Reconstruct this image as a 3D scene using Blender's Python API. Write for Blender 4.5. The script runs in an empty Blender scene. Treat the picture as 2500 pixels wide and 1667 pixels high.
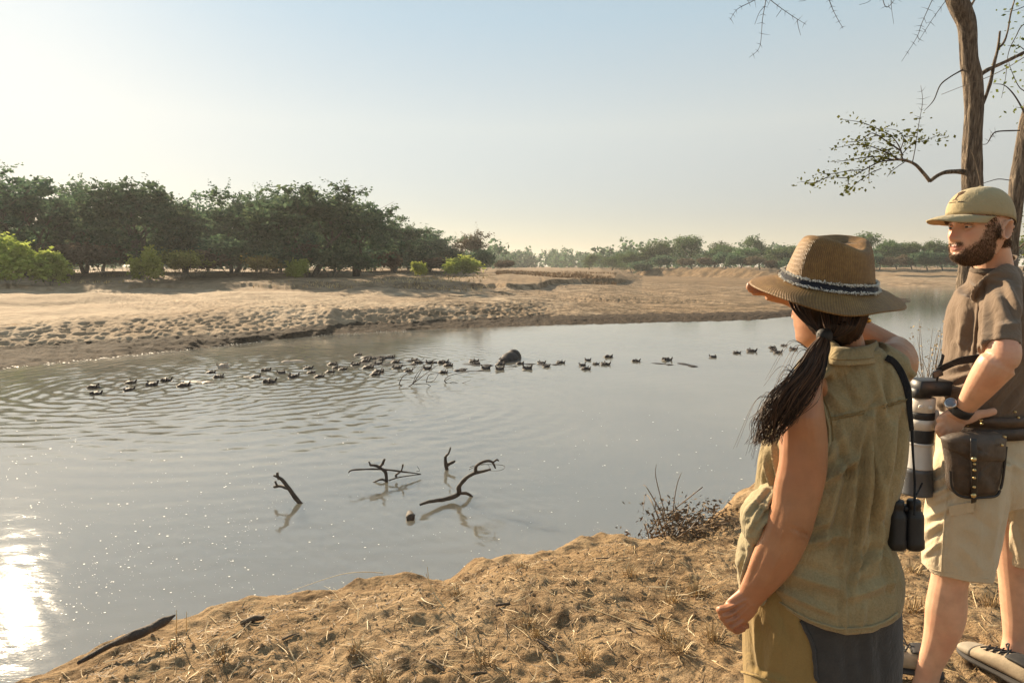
import bpy, bmesh, math, random
import numpy as np
from mathutils import Vector, Matrix

# ------------------------------------------------------------------ camera
scene = bpy.context.scene
col = scene.collection
R = math.radians
CZ = 4.0                    # camera height over the water
BANK = 2.45                 # height of the near bank
F = 1667.0                  # focal length in photograph pixels
PITCH = math.atan((833.5 - 650.0) / F)
cp, sp = math.cos(PITCH), math.sin(PITCH)
cam_d = bpy.data.cameras.new('camera')
cam_d.sensor_width = 36.0
cam_d.lens = 36.0 * F / 2500.0
cam_d.clip_start = 0.05
cam_d.clip_end = 9000
cam = bpy.data.objects.new('camera', cam_d)
cam.location = (0, 0, CZ)
cam.rotation_euler = (math.pi / 2 - PITCH, 0, 0)
col.objects.link(cam)
scene.camera = cam

# ------------------------------------------------------------------ sky, sun, exposure
SUN_EL, SUN_AZ = 22.7, -37.4          # degrees; azimuth from straight ahead, left negative
world = bpy.data.worlds.new('World')
scene.world = world
world.use_nodes = True
wn, wl = world.node_tree.nodes, world.node_tree.links
wn.clear()
sky = wn.new('ShaderNodeTexSky')
sky.sky_type = 'NISHITA'
sky.sun_disc = False
sky.sun_elevation = R(SUN_EL)
sky.sun_rotation = R(SUN_AZ)
sky.altitude = 500
sky.air_density = 1.0
sky.dust_density = 0.3
sky.ozone_density = 1.0
wb = wn.new('ShaderNodeBackground')
wb.inputs['Strength'].default_value = 0.05
wo = wn.new('ShaderNodeOutputWorld')
wm = wn.new('ShaderNodeMix'); wm.data_type = 'RGBA'; wm.blend_type = 'MULTIPLY'; wm.inputs[0].default_value = 1.0
wm.inputs[7].default_value = (.50, .46, .41, 1)          # dust takes some of the blue
wl.new(sky.outputs[0], wm.inputs[6]); wl.new(wm.outputs[2], wb.inputs[0])
# dry-season dust: a pale veil over the whole sky, the same all the way round
wt = wn.new('ShaderNodeTexCoord'); wx = wn.new('ShaderNodeSeparateXYZ'); wr_ = wn.new('ShaderNodeValToRGB')
wl.new(wt.outputs['Generated'], wx.inputs[0]); wl.new(wx.outputs[2], wr_.inputs[0])
we = wr_.color_ramp.elements
VEIL = [(0.0, (.080, .064, .066)), (.07, (.10, .082, .082)), (.19, (.185, .172, .142)), (.325, (.145, .174, .178)), (1.0, (.09, .13, .16))]
while len(we) < len(VEIL): we.new(.5)
for e_, (p_, c_) in zip(we, VEIL): e_.position = p_; e_.color = (*c_, 1)
wb2 = wn.new('ShaderNodeBackground'); wl.new(wr_.outputs[0], wb2.inputs[0])
wa = wn.new('ShaderNodeAddShader'); wl.new(wb.outputs[0], wa.inputs[0]); wl.new(wb2.outputs[0], wa.inputs[1])
wl.new(wa.outputs[0], wo.inputs[0])

sun_d = bpy.data.lights.new('sun', 'SUN')
sun_d.energy = 5.0
sun_d.angle = R(0.6)
sun_d.color = (1.0, 0.80, 0.55)
sun_o = bpy.data.objects.new('sun', sun_d)
SUNV = Vector((math.sin(R(SUN_AZ)) * math.cos(R(SUN_EL)), math.cos(R(SUN_AZ)) * math.cos(R(SUN_EL)), math.sin(R(SUN_EL))))
sun_o.rotation_euler = SUNV.to_track_quat('Z', 'Y').to_euler()
sun_o.location = (-20, 20, 30)
col.objects.link(sun_o)

vs = scene.view_settings
vs.view_transform = 'Standard'
vs.look = 'None'
vs.exposure = 1.33
vs.gamma = 1.0
scene.cycles.max_bounces = 6
scene.cycles.diffuse_bounces = 3
scene.cycles.glossy_bounces = 3
scene.cycles.transmission_bounces = 3
scene.cycles.volume_bounces = 0
scene.cycles.transparent_max_bounces = 6
scene.cycles.use_denoising = True

rnd = random.Random(7)
nrng = np.random.default_rng(11)

# ------------------------------------------------------------------ picture <-> place
def U(px, py, Y):
    """point on the vertical plane at distance Y that shows at photograph pixel px, py"""
    a = (px - 1250.0) / F; t = (py - 833.5) / F
    f = cp - t * sp
    d = Y / f
    return Vector((a * d, Y, CZ - (t * cp + sp) * d))
def G(px, py, z=0.0):
    """point at height z that shows at photograph pixel px, py"""
    a = (px - 1250.0) / F; t = (py - 833.5) / F
    d = (CZ - z) / (t * cp + sp)
    return Vector((a * d, (cp - t * sp) * d, z))
def S(px, Y, z):
    """point at distance Y and height z that shows in photograph column px"""
    d = Y * cp - (z - CZ) * sp
    return Vector(((px - 1250.0) / F * d, Y, z))
def proj(P):
    """numpy (n,3) -> pixel x, pixel y"""
    x, y, z = P[:, 0], P[:, 1], P[:, 2] - CZ
    d = y * cp - z * sp
    d = np.maximum(d, 1e-3)
    return 1250 + F * x / d, 833.5 - F * (y * sp + z * cp) / d

# ------------------------------------------------------------------ numpy noise
_perm = np.random.default_rng(3).permutation(4096)
_val = np.random.default_rng(4).random(4096)
_val2 = np.random.default_rng(5).random(4096)
def _h(ix, iy, tab=_val, s=0):
    return tab[_perm[(_perm[(ix + s) & 4095] + iy) & 4095]]
def vnoise(x, y, s=0):
    ix = np.floor(x).astype(np.int64); iy = np.floor(y).astype(np.int64)
    fx = x - ix; fy = y - iy
    fx = fx * fx * (3 - 2 * fx); fy = fy * fy * (3 - 2 * fy)
    a = _h(ix, iy, s=s); b = _h(ix + 1, iy, s=s); c = _h(ix, iy + 1, s=s); d = _h(ix + 1, iy + 1, s=s)
    return (a + (b - a) * fx) * (1 - fy) + (c + (d - c) * fx) * fy - 0.5
def fbm(x, y, oct=4, s=0, gain=0.5):
    r = 0; a = 1.0
    for o in range(oct):
        r = r + a * vnoise(x * 2 ** o + 17.3 * o, y * 2 ** o - 9.1 * o, s + o * 31); a *= gain
    return r
def cell(x, y, s=0):
    """distance to the nearest jittered cell point"""
    ix = np.floor(x).astype(np.int64); iy = np.floor(y).astype(np.int64)
    best = np.full(x.shape, 9.0)
    for i in (-1, 0, 1):
        for j in (-1, 0, 1):
            cx = ix + i + _h(ix + i, iy + j, _val, s); cy = iy + j + _h(ix + i, iy + j, _val2, s)
            best = np.minimum(best, (x - cx) ** 2 + (y - cy) ** 2)
    return np.sqrt(best)
def sstep(a, b, x):
    t = np.clip((x - a) / (b - a), 0, 1)
    return t * t * (3 - 2 * t)

# ------------------------------------------------------------------ objects
def tag(o, label=None, cat=None, group=None, kind=None):
    if label: o['label'] = label
    if cat: o['category'] = cat
    if group: o['group'] = group
    if kind: o['kind'] = kind
    return o
def empty(name, loc=(0, 0, 0)):
    o = bpy.data.objects.new(name, None)
    o.location = loc
    o.empty_display_size = 0.2
    col.objects.link(o)
    return o
def mesh_np(name, V, faces, mat=None, smooth=True):
    """faces: (n,3) or (n,4) int array or list of lists"""
    me = bpy.data.meshes.new(name)
    V = np.asarray(V, dtype=np.float32)
    if isinstance(faces, np.ndarray):
        n, k = faces.shape
        me.vertices.add(len(V)); me.vertices.foreach_set('co', V.ravel())
        me.loops.add(n * k); me.loops.foreach_set('vertex_index', faces.astype(np.int32).ravel())
        me.polygons.add(n)
        me.polygons.foreach_set('loop_start', np.arange(0, n * k, k, dtype=np.int32))
        me.polygons.foreach_set('loop_total', np.full(n, k, dtype=np.int32))
        me.update(calc_edges=True)
        me.validate()
    else:
        me.from_pydata([tuple(v) for v in V], [], [list(f) for f in faces]); me.update()
    me.polygons.foreach_set('use_smooth', np.full(len(me.polygons), smooth))
    if mat: me.materials.append(mat)
    return me
def obj(name, me, parent=None):
    o = bpy.data.objects.new(name, me)
    col.objects.link(o)
    if parent:
        o.parent = parent
        o.matrix_parent_inverse = Matrix.Translation(-Vector(parent.location))
    return o
def attr(me, name, vals, domain='POINT'):
    a = me.attributes.new(name, 'FLOAT', domain)
    a.data.foreach_set('value', np.asarray(vals, dtype=np.float32))
def grid_faces(nr, nc, wrap=False):
    r = np.arange(nr - 1)[:, None]; c = np.arange(nc if wrap else nc - 1)[None, :]
    c2 = (c + 1) % nc
    return np.stack([r * nc + c, r * nc + c2, (r + 1) * nc + c2, (r + 1) * nc + c], -1).reshape(-1, 4)
class MB:
    """collects pieces of one mesh"""
    def __init__(s): s.V = []; s.Fc = []; s.n = 0
    def add(s, V, Fc):
        V = np.asarray(V, dtype=float).reshape(-1, 3)
        s.V.append(V)
        for f in Fc: s.Fc.append([int(i) + s.n for i in f])
        s.n += len(V)
        return s
    def mesh(s, name, mat=None, smooth=True):
        return mesh_np(name, np.concatenate(s.V), s.Fc, mat, smooth)
def crom(P, m):
    """Catmull-Rom through P (list of arrays), m steps per span"""
    P = [np.asarray(p, float) for p in P]
    if len(P) == 2:
        return [P[0] + (P[1] - P[0]) * t for t in np.linspace(0, 1, m + 1)]
    Q = [2 * P[0] - P[1]] + P + [2 * P[-1] - P[-2]]
    out = []
    for i in range(1, len(Q) - 2):
        a, b, c, d = Q[i - 1], Q[i], Q[i + 1], Q[i + 2]
        for k in range(m):
            t = k / m
            out.append(0.5 * (2 * b + (c - a) * t + (2 * a - 5 * b + 4 * c - d) * t * t + (3 * b - a - 3 * c + d) * t ** 3))
    out.append(P[-1])
    return out
VIEW = np.array([0, cp, -sp])
def loft(stations, n=20, m=4, ex=2.0, cap=True, slim=False):
    """stations: (centre xyz, radius across the picture, radius in depth) -> V, faces (closed)"""
    C = crom([np.concatenate([np.asarray(s[0], float), [s[1], s[2]]]) for s in stations], m)
    C = np.array(C); P = C[:, :3]; ra = np.maximum(C[:, 3], 1e-4); rb = np.maximum(C[:, 4], 1e-4)
    T = np.gradient(P, axis=0)
    T /= np.linalg.norm(T, axis=1)[:, None] + 1e-9
    ref = None; rows = []
    for i in range(len(P)):
        t = T[i]
        s_ = np.cross(t, VIEW)
        if np.linalg.norm(s_) < 0.25:
            s_ = ref - t * np.dot(ref, t) if ref is not None else np.cross(t, np.array([0, 0, 1.0]))
        s_ = s_ / (np.linalg.norm(s_) + 1e-9)
        if ref is not None and np.dot(s_, ref) < 0: s_ = -s_
        ref = s_
        o_ = np.cross(s_, t)
        a = np.linspace(0, 2 * math.pi, n, endpoint=False)
        ca, sa = np.cos(a), np.sin(a)
        if ex != 2.0:
            ca = np.sign(ca) * np.abs(ca) ** (2 / ex); sa = np.sign(sa) * np.abs(sa) ** (2 / ex)
        row = P[i] + np.outer(ca * ra[i], s_) + np.outer(sa * rb[i], o_)
        if slim and abs(s_[0]) > .55:      # fit the outline as seen off axis to the measured edges
            q0 = np.array([P[i] - s_ * ra[i], P[i] + s_ * ra[i]])
            f0 = (q0[:, 0] * s_[0] - (q0[:, 2] - CZ) * 0) / (q0[:, 1] * cp - (q0[:, 2] - CZ) * sp)
            c0, w0 = f0.mean(), abs(f0[1] - f0[0]) / 2
            cc, kk = P[i].copy(), 1.0
            for _ in range(4):
                row = cc + np.outer(ca * ra[i] * kk, s_) + np.outer(sa * rb[i], o_)
                f1 = row[:, 0] * s_[0] / (row[:, 1] * cp - (row[:, 2] - CZ) * sp)
                w1 = (f1.max() - f1.min()) / 2
                kk = max(.45, kk * (w0 / w1)); dd = (c0 - (f1.max() + f1.min()) / 2) * (P[i][1] * cp - (P[i][2] - CZ) * sp)
                cc = cc + np.array([dd / s_[0], 0, 0])
        rows.append(row)
    V = np.concatenate(rows)
    Fc = grid_faces(len(rows), n, True).tolist()
    if cap:
        k = len(V)
        V = np.concatenate([V, P[:1], P[-1:]])
        b = (len(rows) - 1) * n
        for j in range(n):
            Fc.append([k, (j + 1) % n, j]); Fc.append([k + 1, b + j, b + (j + 1) % n])
    return V, Fc
def pl(stations, **k):
    """loft from picture stations: (px, py, Y, half width in px, half depth in m)"""
    st = []
    for (px, py, Y, r, d) in stations:
        c = U(px, py, Y)
        dd = Y * cp - (c.z - CZ) * sp
        st.append((c, r * dd / F, d))
    return loft(st, slim=True, **k)
def ring_rows(rings, n=64, m=4, Y=None):
    """rings: list of 8-control rings of world points -> rows of n points, m in-between rows"""
    def per(ctrl):
        k = len(ctrl); A = np.array([np.asarray(c, float) for c in ctrl])
        u = np.linspace(0, k, n, endpoint=False); i = np.floor(u).astype(int); t = (u - i)[:, None]
        a, b, c, d = A[(i - 1) % k], A[i % k], A[(i + 1) % k], A[(i + 2) % k]
        return 0.5 * (2 * b + (c - a) * t + (2 * a - 5 * b + 4 * c - d) * t * t + (3 * b - a - 3 * c + d) * t ** 3)
    rr = [per(r).ravel() for r in rings]
    return [q.reshape(n, 3) for q in crom(rr, m)]
def remesh(mb, voxel, smooth=4, factor=0.5, name='tmp', keep=1.0):
    """fuse overlapping closed pieces into one continuous surface"""
    me = mb.mesh(name)
    o = bpy.data.objects.new(name, me); col.objects.link(o)
    md = o.modifiers.new('r', 'REMESH'); md.mode = 'VOXEL'; md.voxel_size = voxel; md.use_smooth_shade = True
    if smooth:
        ms = o.modifiers.new('s', 'SMOOTH'); ms.factor = factor; ms.iterations = smooth
    if keep < 1.0:
        mdc = o.modifiers.new('d', 'DECIMATE'); mdc.ratio = keep
    dg = bpy.context.evaluated_depsgraph_get()
    out = bpy.data.meshes.new_from_object(o.evaluated_get(dg))
    bpy.data.objects.remove(o); bpy.data.meshes.remove(me)
    out.polygons.foreach_set('use_smooth', np.full(len(out.polygons), True))
    return out
def get_co(me):
    V = np.empty(len(me.vertices) * 3, np.float32); me.vertices.foreach_get('co', V); return V.reshape(-1, 3).astype(float)
def get_no(me):
    V = np.empty(len(me.vertices) * 3, np.float32); me.vertices.foreach_get('normal', V); return V.reshape(-1, 3).astype(float)
def set_co(me, V):
    me.vertices.foreach_set('co', np.asarray(V, np.float32).ravel()); me.update()
def fold(me, folds, ripple=0.0, rs=18.0, seed=0, stretch=(1.0, 1.0)):
    """cloth folds: (x0,y0,x1,y1,width px,height m) ridges pressed into the side that faces the bank path"""
    V = get_co(me); N = get_no(me)
    px, py = proj(V)
    away = V - np.array([0, 0, CZ]); away /= np.linalg.norm(away, axis=1)[:, None]
    face = np.clip(-(N * away).sum(1) * 1.6 + 0.15, 0, 1)
    D = np.zeros(len(V))
    for (x0, y0, x1, y1, w, h) in folds:
        dx, dy = x1 - x0, y1 - y0; L2 = dx * dx + dy * dy
        t = ((px - x0) * dx + (py - y0) * dy) / L2
        tc = np.clip(t, 0, 1)
        d = np.hypot(px - x0 - tc * dx, py - y0 - tc * dy)
        env = np.sin(np.clip(t * 0.86 + 0.07, 0.02, 0.98) * math.pi) ** 0.6
        prof = np.exp(-(d / (.8 * w)) ** 1.3) - 0.45 * np.exp(-((d - 1.9 * w) / (0.9 * w)) ** 2)
        D += h * prof * env * (t > -0.15) * (t < 1.15)
    D *= face
    if ripple:
        q = V * rs
        D += ripple * fbm(q[:, 0] * stretch[0] + q[:, 1] * 0.7 + seed, q[:, 2] * stretch[1] + q[:, 1] * 0.4, 3, seed)
    set_co(me, V + N * D[:, None])

# ------------------------------------------------------------------ materials
def nt(name):
    m = bpy.data.materials.new(name); m.use_nodes = True
    n, l = m.node_tree.nodes, m.node_tree.links
    p = n['Principled BSDF']
    return m, n, l, p
def ramp(n, l, src, stops, interp='LINEAR'):
    r = n.new('ShaderNodeValToRGB'); r.color_ramp.interpolation = interp
    e = r.color_ramp.elements
    while len(e) < len(stops): e.new(0.5)
    for i, (pos, c) in enumerate(stops):
        e[i].position = pos; e[i].color = (*c, 1) if len(c) == 3 else c
    l.new(src, r.inputs[0])
    return r.outputs[0]
def noise(n, l, scale, detail=4, rough=0.55, vec=None, dist=0.0):
    t = n.new('ShaderNodeTexNoise'); t.inputs['Scale'].default_value = scale
    t.inputs['Detail'].default_value = detail; t.inputs['Roughness'].default_value = rough
    t.inputs['Distortion'].default_value = dist
    if vec is not None: l.new(vec, t.inputs['Vector'])
    return t.outputs[0]
def coords(n, l, kind='Object', scale=(1, 1, 1), rot=(0, 0, 0)):
    tc = n.new('ShaderNodeTexCoord'); mp = n.new('ShaderNodeMapping')
    mp.inputs['Scale'].default_value = scale; mp.inputs['Rotation'].default_value = rot
    l.new(tc.outputs[kind], mp.inputs[0])
    return mp.outputs[0]
def position(n, l, scale=(1, 1, 1), rot=(0, 0, 0)):
    g = n.new('ShaderNodeNewGeometry'); mp = n.new('ShaderNodeMapping')
    mp.inputs['Scale'].default_value = scale; mp.inputs['Rotation'].default_value = rot
    l.new(g.outputs['Position'], mp.inputs[0])
    return mp.outputs[0]
def math_n(n, l, op, a, b=None, clamp=False):
    t = n.new('ShaderNodeMath'); t.operation = op; t.use_clamp = clamp
    for i, v in enumerate((a, b)):
        if v is None: continue
        if isinstance(v, (int, float)): t.inputs[i].default_value = v
        else: l.new(v, t.inputs[i])
    return t.outputs[0]
def mixc(n, l, fac, a, b, mode='MIX'):
    t = n.new('ShaderNodeMix'); t.data_type = 'RGBA'; t.blend_type = mode
    for s, v in ((0, fac), (6, a), (7, b)):
        if isinstance(v, (int, float)): t.inputs[s].default_value = v
        elif isinstance(v, tuple): t.inputs[s].default_value = (*v, 1) if len(v) == 3 else v
        else: l.new(v, t.inputs[s])
    return t.outputs[2]
def attr_n(n, name):
    t = n.new('ShaderNodeAttribute'); t.attribute_name = name
    return t.outputs['Fac']
def bump(n, l, p, h, strength=0.3, dist=0.01, prev=None):
    b = n.new('ShaderNodeBump'); b.inputs['Strength'].default_value = strength; b.inputs['Distance'].default_value = dist
    l.new(h, b.inputs['Height'])
    if prev is not None: l.new(prev, b.inputs['Normal'])
    if p is not None: l.new(b.outputs[0], p.inputs['Normal'])
    return b.outputs[0]
def plain(name, c, rough=0.6, var=0.25, scale=30, bs=0.15, bd=0.003, bscale=None, metal=0.0, spec=0.5, kind='Object'):
    """a base colour that wanders a little, with fine relief"""
    m, n, l, p = nt(name)
    v = coords(n, l, kind)
    f = noise(n, l, scale, 5, 0.6, v)
    lo = tuple(x * (1 - var) for x in c); hi = tuple(min(1, x * (1 + var)) for x in c)
    l.new(ramp(n, l, f, [(0.3, lo), (0.7, hi)]), p.inputs['Base Color'])
    p.inputs['Roughness'].default_value = rough; p.inputs['Metallic'].default_value = metal
    p.inputs['Specular IOR Level'].default_value = spec
    if bs: bump(n, l, p, noise(n, l, bscale or scale * 4, 4, 0.6, v), bs, bd)
    return m
def cloth(name, c, var=0.18, weave=900, c2=None, blotch=9, bs=0.35, sheen=0.15, vein=0.0):
    """woven cotton: worn patches, thread relief"""
    m, n, l, p = nt(name)
    v = coords(n, l)
    f = noise(n, l, blotch, 5, 0.62, v, 0.4)
    lo = tuple(x * (1 - var) for x in c); hi = tuple(min(1, x * (1 + var)) for x in (c2 or c))
    base = ramp(n, l, f, [(0.3, lo), (0.72, hi)])
    wv = n.new('ShaderNodeTexWave'); wv.inputs['Scale'].default_value = weave / 6.28; wv.bands_direction = 'Z'; l.new(v, wv.inputs[0])
    wh = n.new('ShaderNodeTexWave'); wh.inputs['Scale'].default_value = weave / 6.28; wh.bands_direction = 'X'; l.new(v, wh.inputs[0])
    w = math_n(n, l, 'MULTIPLY', wv.outputs[1], wh.outputs[1])
    fine = noise(n, l, 260, 3, 0.6, v)
    base = mixc(n, l, 0.35, base, ramp(n, l, fine, [(0.3, lo), (0.7, hi)]))
    l.new(base, p.inputs['Base Color'])
    p.inputs['Roughness'].default_value = 0.92
    p.inputs['Specular IOR Level'].default_value = 0.15
    p.inputs['Sheen Weight'].default_value = sheen
    b1 = bump(n, l, None, w, bs * 0.5, 0.0006)
    b2 = bump(n, l, None, fine, bs * 0.6, 0.0012, b1)
    b3 = bump(n, l, None, noise(n, l, 45, 4, 0.6, v, 0.6), bs * 0.7, 0.006, b2)
    cr = math_n(n, l, 'ABSOLUTE', math_n(n, l, 'SUBTRACT', noise(n, l, 15, 4, .55, coords(n, l, 'Object', (1.3, 1.3, .7), (.3, .5, .2)), 1.2), .5))
    bump(n, l, p, cr, bs * 1.4, 0.014, b3)
    return m
# ================================================================== the setting
DS = 2500.0 / 2352.0
def prof(x, keys):
    """one cross-profile of the far side: keys (display row, height) or ('Y', distance, height)"""
    out = []
    for k in keys:
        if k[0] == 'Y': out.append((k[1], k[2]))
        else:
            g = G(1250, k[0] * DS, k[1]); out.append((g.y, k[1]))
    return ((x * DS - 1250.0) / F, out)
FAR = ('Y', 2600, 3.4)
stations = [
 prof(-900, [(985, 0), (905, .25), (830, .9), (740, 1.4), (680, 1.9), (666, 2.3), (634, 2.9), ('Y', 130, 3.0), ('Y', 400, 3.2), FAR]),
 prof(-400, [(905, 0), (850, .25), (790, .9), (720, 1.4), (672, 1.9), (660, 2.3), (632, 2.9), ('Y', 130, 3.0), ('Y', 400, 3.2), FAR]),
 prof(0,    [(848, 0), (806, .3), (752, 1.0), (700, 1.5), (665, 1.9), (654, 2.35), (629, 2.9), ('Y', 130, 3.0), ('Y', 400, 3.2), FAR]),
 prof(400,  [(806, 0), (785, .3), (725, 1.1), (690, 1.5), (660, 1.9), (651, 2.3), (629, 2.9), ('Y', 130, 3.0), ('Y', 400, 3.2), FAR]),
 prof(700,  [(773, 0), (760, .28), (704, 1.2), (686, 1.5), (659, 1.95), (649, 2.3), (628, 3.0), ('Y', 135, 3.0), ('Y', 400, 3.2), FAR]),
 prof(760,  [(768, 0), (752, .28), (711, 1.2), (686, 1.45), (659, 1.95), (649, 2.3), (628, 3.0), ('Y', 140, 3.0), ('Y', 400, 3.2), FAR]),
 prof(1000, [(756, 0), (740, .28), (703, 1.15), (684, 1.4), (662, 1.8), (650, 2.3), (623, 3.0), ('Y', 190, 3.0), ('Y', 400, 3.2), FAR]),
 prof(1250, [(747, 0), (733, .2), (692, 1.0), (672, 1.2), (656, 1.6), (646, 2.2), (625, 2.8), ('Y', 230, 2.9), ('Y', 400, 3.2), FAR]),
 prof(1410, [(743, 0), (730, .2), (692, .8), (666, 1.0), (651, 1.3), (641, 2.1), (630, 2.4), ('Y', 240, 2.4), ('Y', 320, 3.0), FAR]),
 prof(1475, [(741, 0), (728, .2), (696, .5), (670, .65), (650, .78), (643, .82), (637, .9), ('Y', 214, 1.0), ('Y', 220, 3.2), FAR]),
 prof(1720, [(736, 0), (722, .15), (698, .35), (674, .5), (658, .6), (649, .7), (644, .8), ('Y', 173, .95), ('Y', 178, 3.3), FAR]),
 prof(1900, [(720, 0), (712, .15), (697, .3), (683, .34), (671, .2), (664, .05), (660, -.2), ('Y', 149, -.25), ('Y', 153, .1), FAR]),
 prof(2010, [(706, 0), (701, .08), (694, .16), (686, .2), (679, .1), (672, -.1), (667, -.4), ('Y', 142, -.3), ('Y', 146, .1), FAR]),
 prof(2112, [(691, -.03), (690, -.03), (688, -.04), (686, -.05), (682, -.2), (674, -.4), (667, -.5), ('Y', 136, -.3), ('Y', 140, .1), FAR]),
 prof(2240, [(720, -.3), (715, -.3), (705, -.4), (695, -.4), (685, -.5), (677, -.5), (670, -.5), ('Y', 130, -.3), ('Y', 134, .1), FAR]),
 prof(3400, [(720, -.3), (715, -.3), (705, -.4), (695, -.4), (685, -.5), (677, -.5), (675, -.5), ('Y', 114, -.3), ('Y', 118, .1), FAR]),
]
# the right-hand far bank rises behind the last shore: sand, then an eroded cut bank
def bank_b(u, Y, Yshore, hgt):
    d = Y - Yshore
    wob = 1.6 * fbm(u * 60 + 3, u * 0 + 1.7, 3, 9)
    return sstep(0, 9, d) * 0.9 + sstep(9 + wob, 13 + wob * 1.3, d) * hgt + np.clip((d - 30) / 400, 0, 1) * 1.0
SU = np.array([s[0] for s in stations])
NK = 10
KY = np.array([[k[0] for k in s[1]] for s in stations]); KZ = np.array([[k[1] for k in s[1]] for s in stations])
KLY = np.log(KY)
SUBD = [12, 58, 36, 24, 14, 12, 18, 8, 10]
def far_keys(u):
    ly = np.stack([np.interp(u, SU, KLY[:, k]) for k in range(NK)], -1)
    zz = np.stack([np.interp(u, SU, KZ[:, k]) for k in range(NK)], -1)
    return np.exp(ly), zz
def far_detail(u, X, Y, seg, tt, z):
    """relief: trampled sand, hummocks, erosion"""
    slope = (seg == 1) * np.sin(np.clip(tt, 0, 1) * math.pi) ** 0.5 + (seg == 2) * np.exp(-tt * 5)
    left = 1 - sstep(0.0, 0.12, u)
    d1 = cell(X * 1.75 + fbm(X * .6, Y * .6, 2) * 1.2, Y * 1.15, 1)
    d2 = cell(X * 3.6 + 7, Y * 2.6 + 3, 2)
    pits = .05 - .17 * np.exp(-(d1 / .36) ** 2) - .06 * np.exp(-(d2 / .30) ** 2)
    h = slope * pits * (0.35 + 0.65 * left)
    h += fbm(X * .22, Y * .16, 4, 5) * 0.22 * np.clip(z, 0.0, 1.4)
    foot = -.07 * np.exp(-(d2 / .28) ** 2) - .11 * np.exp(-(d1 / .26) ** 2)
    h += ((seg == 2) + (seg == 3) * .8) * foot * (0.5 + fbm(X * .12, Y * .1, 2, 8) * 1.6).clip(0, 1)
    h += (seg >= 3) * fbm(X * .09 + 4, Y * .12, 4, 3) * .55 * left
    h += (seg == 0) * fbm(X * 2.4, Y * 3.2, 3, 4) * 0.10
    return h
def far_height(X, Y):
    """height of the far land anywhere (for standing trees on)"""
    X = np.atleast_1d(np.asarray(X, float)); Y = np.atleast_1d(np.asarray(Y, float))
    u = X / Y
    ky, kz = far_keys(u)
    z = np.array([np.interp(np.log(Y[i]), np.log(ky[i]), kz[i]) for i in range(len(u))])
    sh = np.interp(u, [.43, .5, .6, 1.4], [147, 144, 134, 118]); on = sstep(.40, .47, u)
    zb = bank_b(u, Y, sh, 2.2)
    return np.where((u > .40) & (Y > sh), np.maximum(z * (1 - on), zb * on), z)
ucols = np.unique(np.concatenate([np.linspace(-1.35, -.80, 90), np.linspace(-.80, .62, 980), np.linspace(.62, 1.4, 90)]))
ky, kz = far_keys(ucols)
ky[:, 4] *= 1 + .10 * fbm(ucols * 26, ucols * 0 + 2.2, 4, 40); ky[:, 5] = np.maximum(ky[:, 5] * (1 + .10 * fbm(ucols * 22, ucols * 0 + 5.2, 4, 41)), ky[:, 4] * 1.02); ky[:, 1] *= 1 + .03 * fbm(ucols * 40, ucols * 0 + 8.2, 3, 42)
rowsY, rowsZ, rowsS, rowsT = [], [], [], []
rowsY.append(ky[:, 0] * 0.93); rowsZ.append(np.full(len(ucols), -.5)); rowsS.append(-1); rowsT.append(0.0)
for s_, nsub in enumerate(SUBD):
    for k in range(nsub):
        t = k / nsub
        ts = t * t * (3 - 2 * t) if s_ in (4, 7) else t
        rowsY.append(np.exp(np.log(ky[:, s_]) * (1 - t) + np.log(ky[:, s_ + 1]) * t))
        rowsZ.append(kz[:, s_] * (1 - ts) + kz[:, s_ + 1] * ts); rowsS.append(s_); rowsT.append(t)
rowsY.append(ky[:, -1]); rowsZ.append(kz[:, -1]); rowsS.append(8); rowsT.append(1.0)
YY = np.array(rowsY); ZZ = np.array(rowsZ); UU = np.broadcast_to(ucols, YY.shape)
SEG = np.broadcast_to(np.array(rowsS)[:, None], YY.shape); TT = np.broadcast_to(np.array(rowsT)[:, None], YY.shape)
XX = UU * YY
sh = np.interp(UU, [.43, .5, .6, 1.4], [147, 144, 134, 118]); on = sstep(.40, .47, UU)
zb = bank_b(UU, YY, sh, 2.2) + 0.5 * fbm(XX * .12, YY * .3, 3, 7) * sstep(3, 12, YY - sh)
ZL = ZZ + far_detail(UU, XX, YY, SEG, TT, ZZ)
ZL = np.where((UU > .40) & (YY > sh), np.maximum(ZL * (1 - on), zb * on), ZL)
ZL += np.where((YY > 165) & (UU > .13) & (UU < .45) & (ZZ > 1), .7 * fbm(XX * .07, YY * .3, 3, 6), 0)

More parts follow.
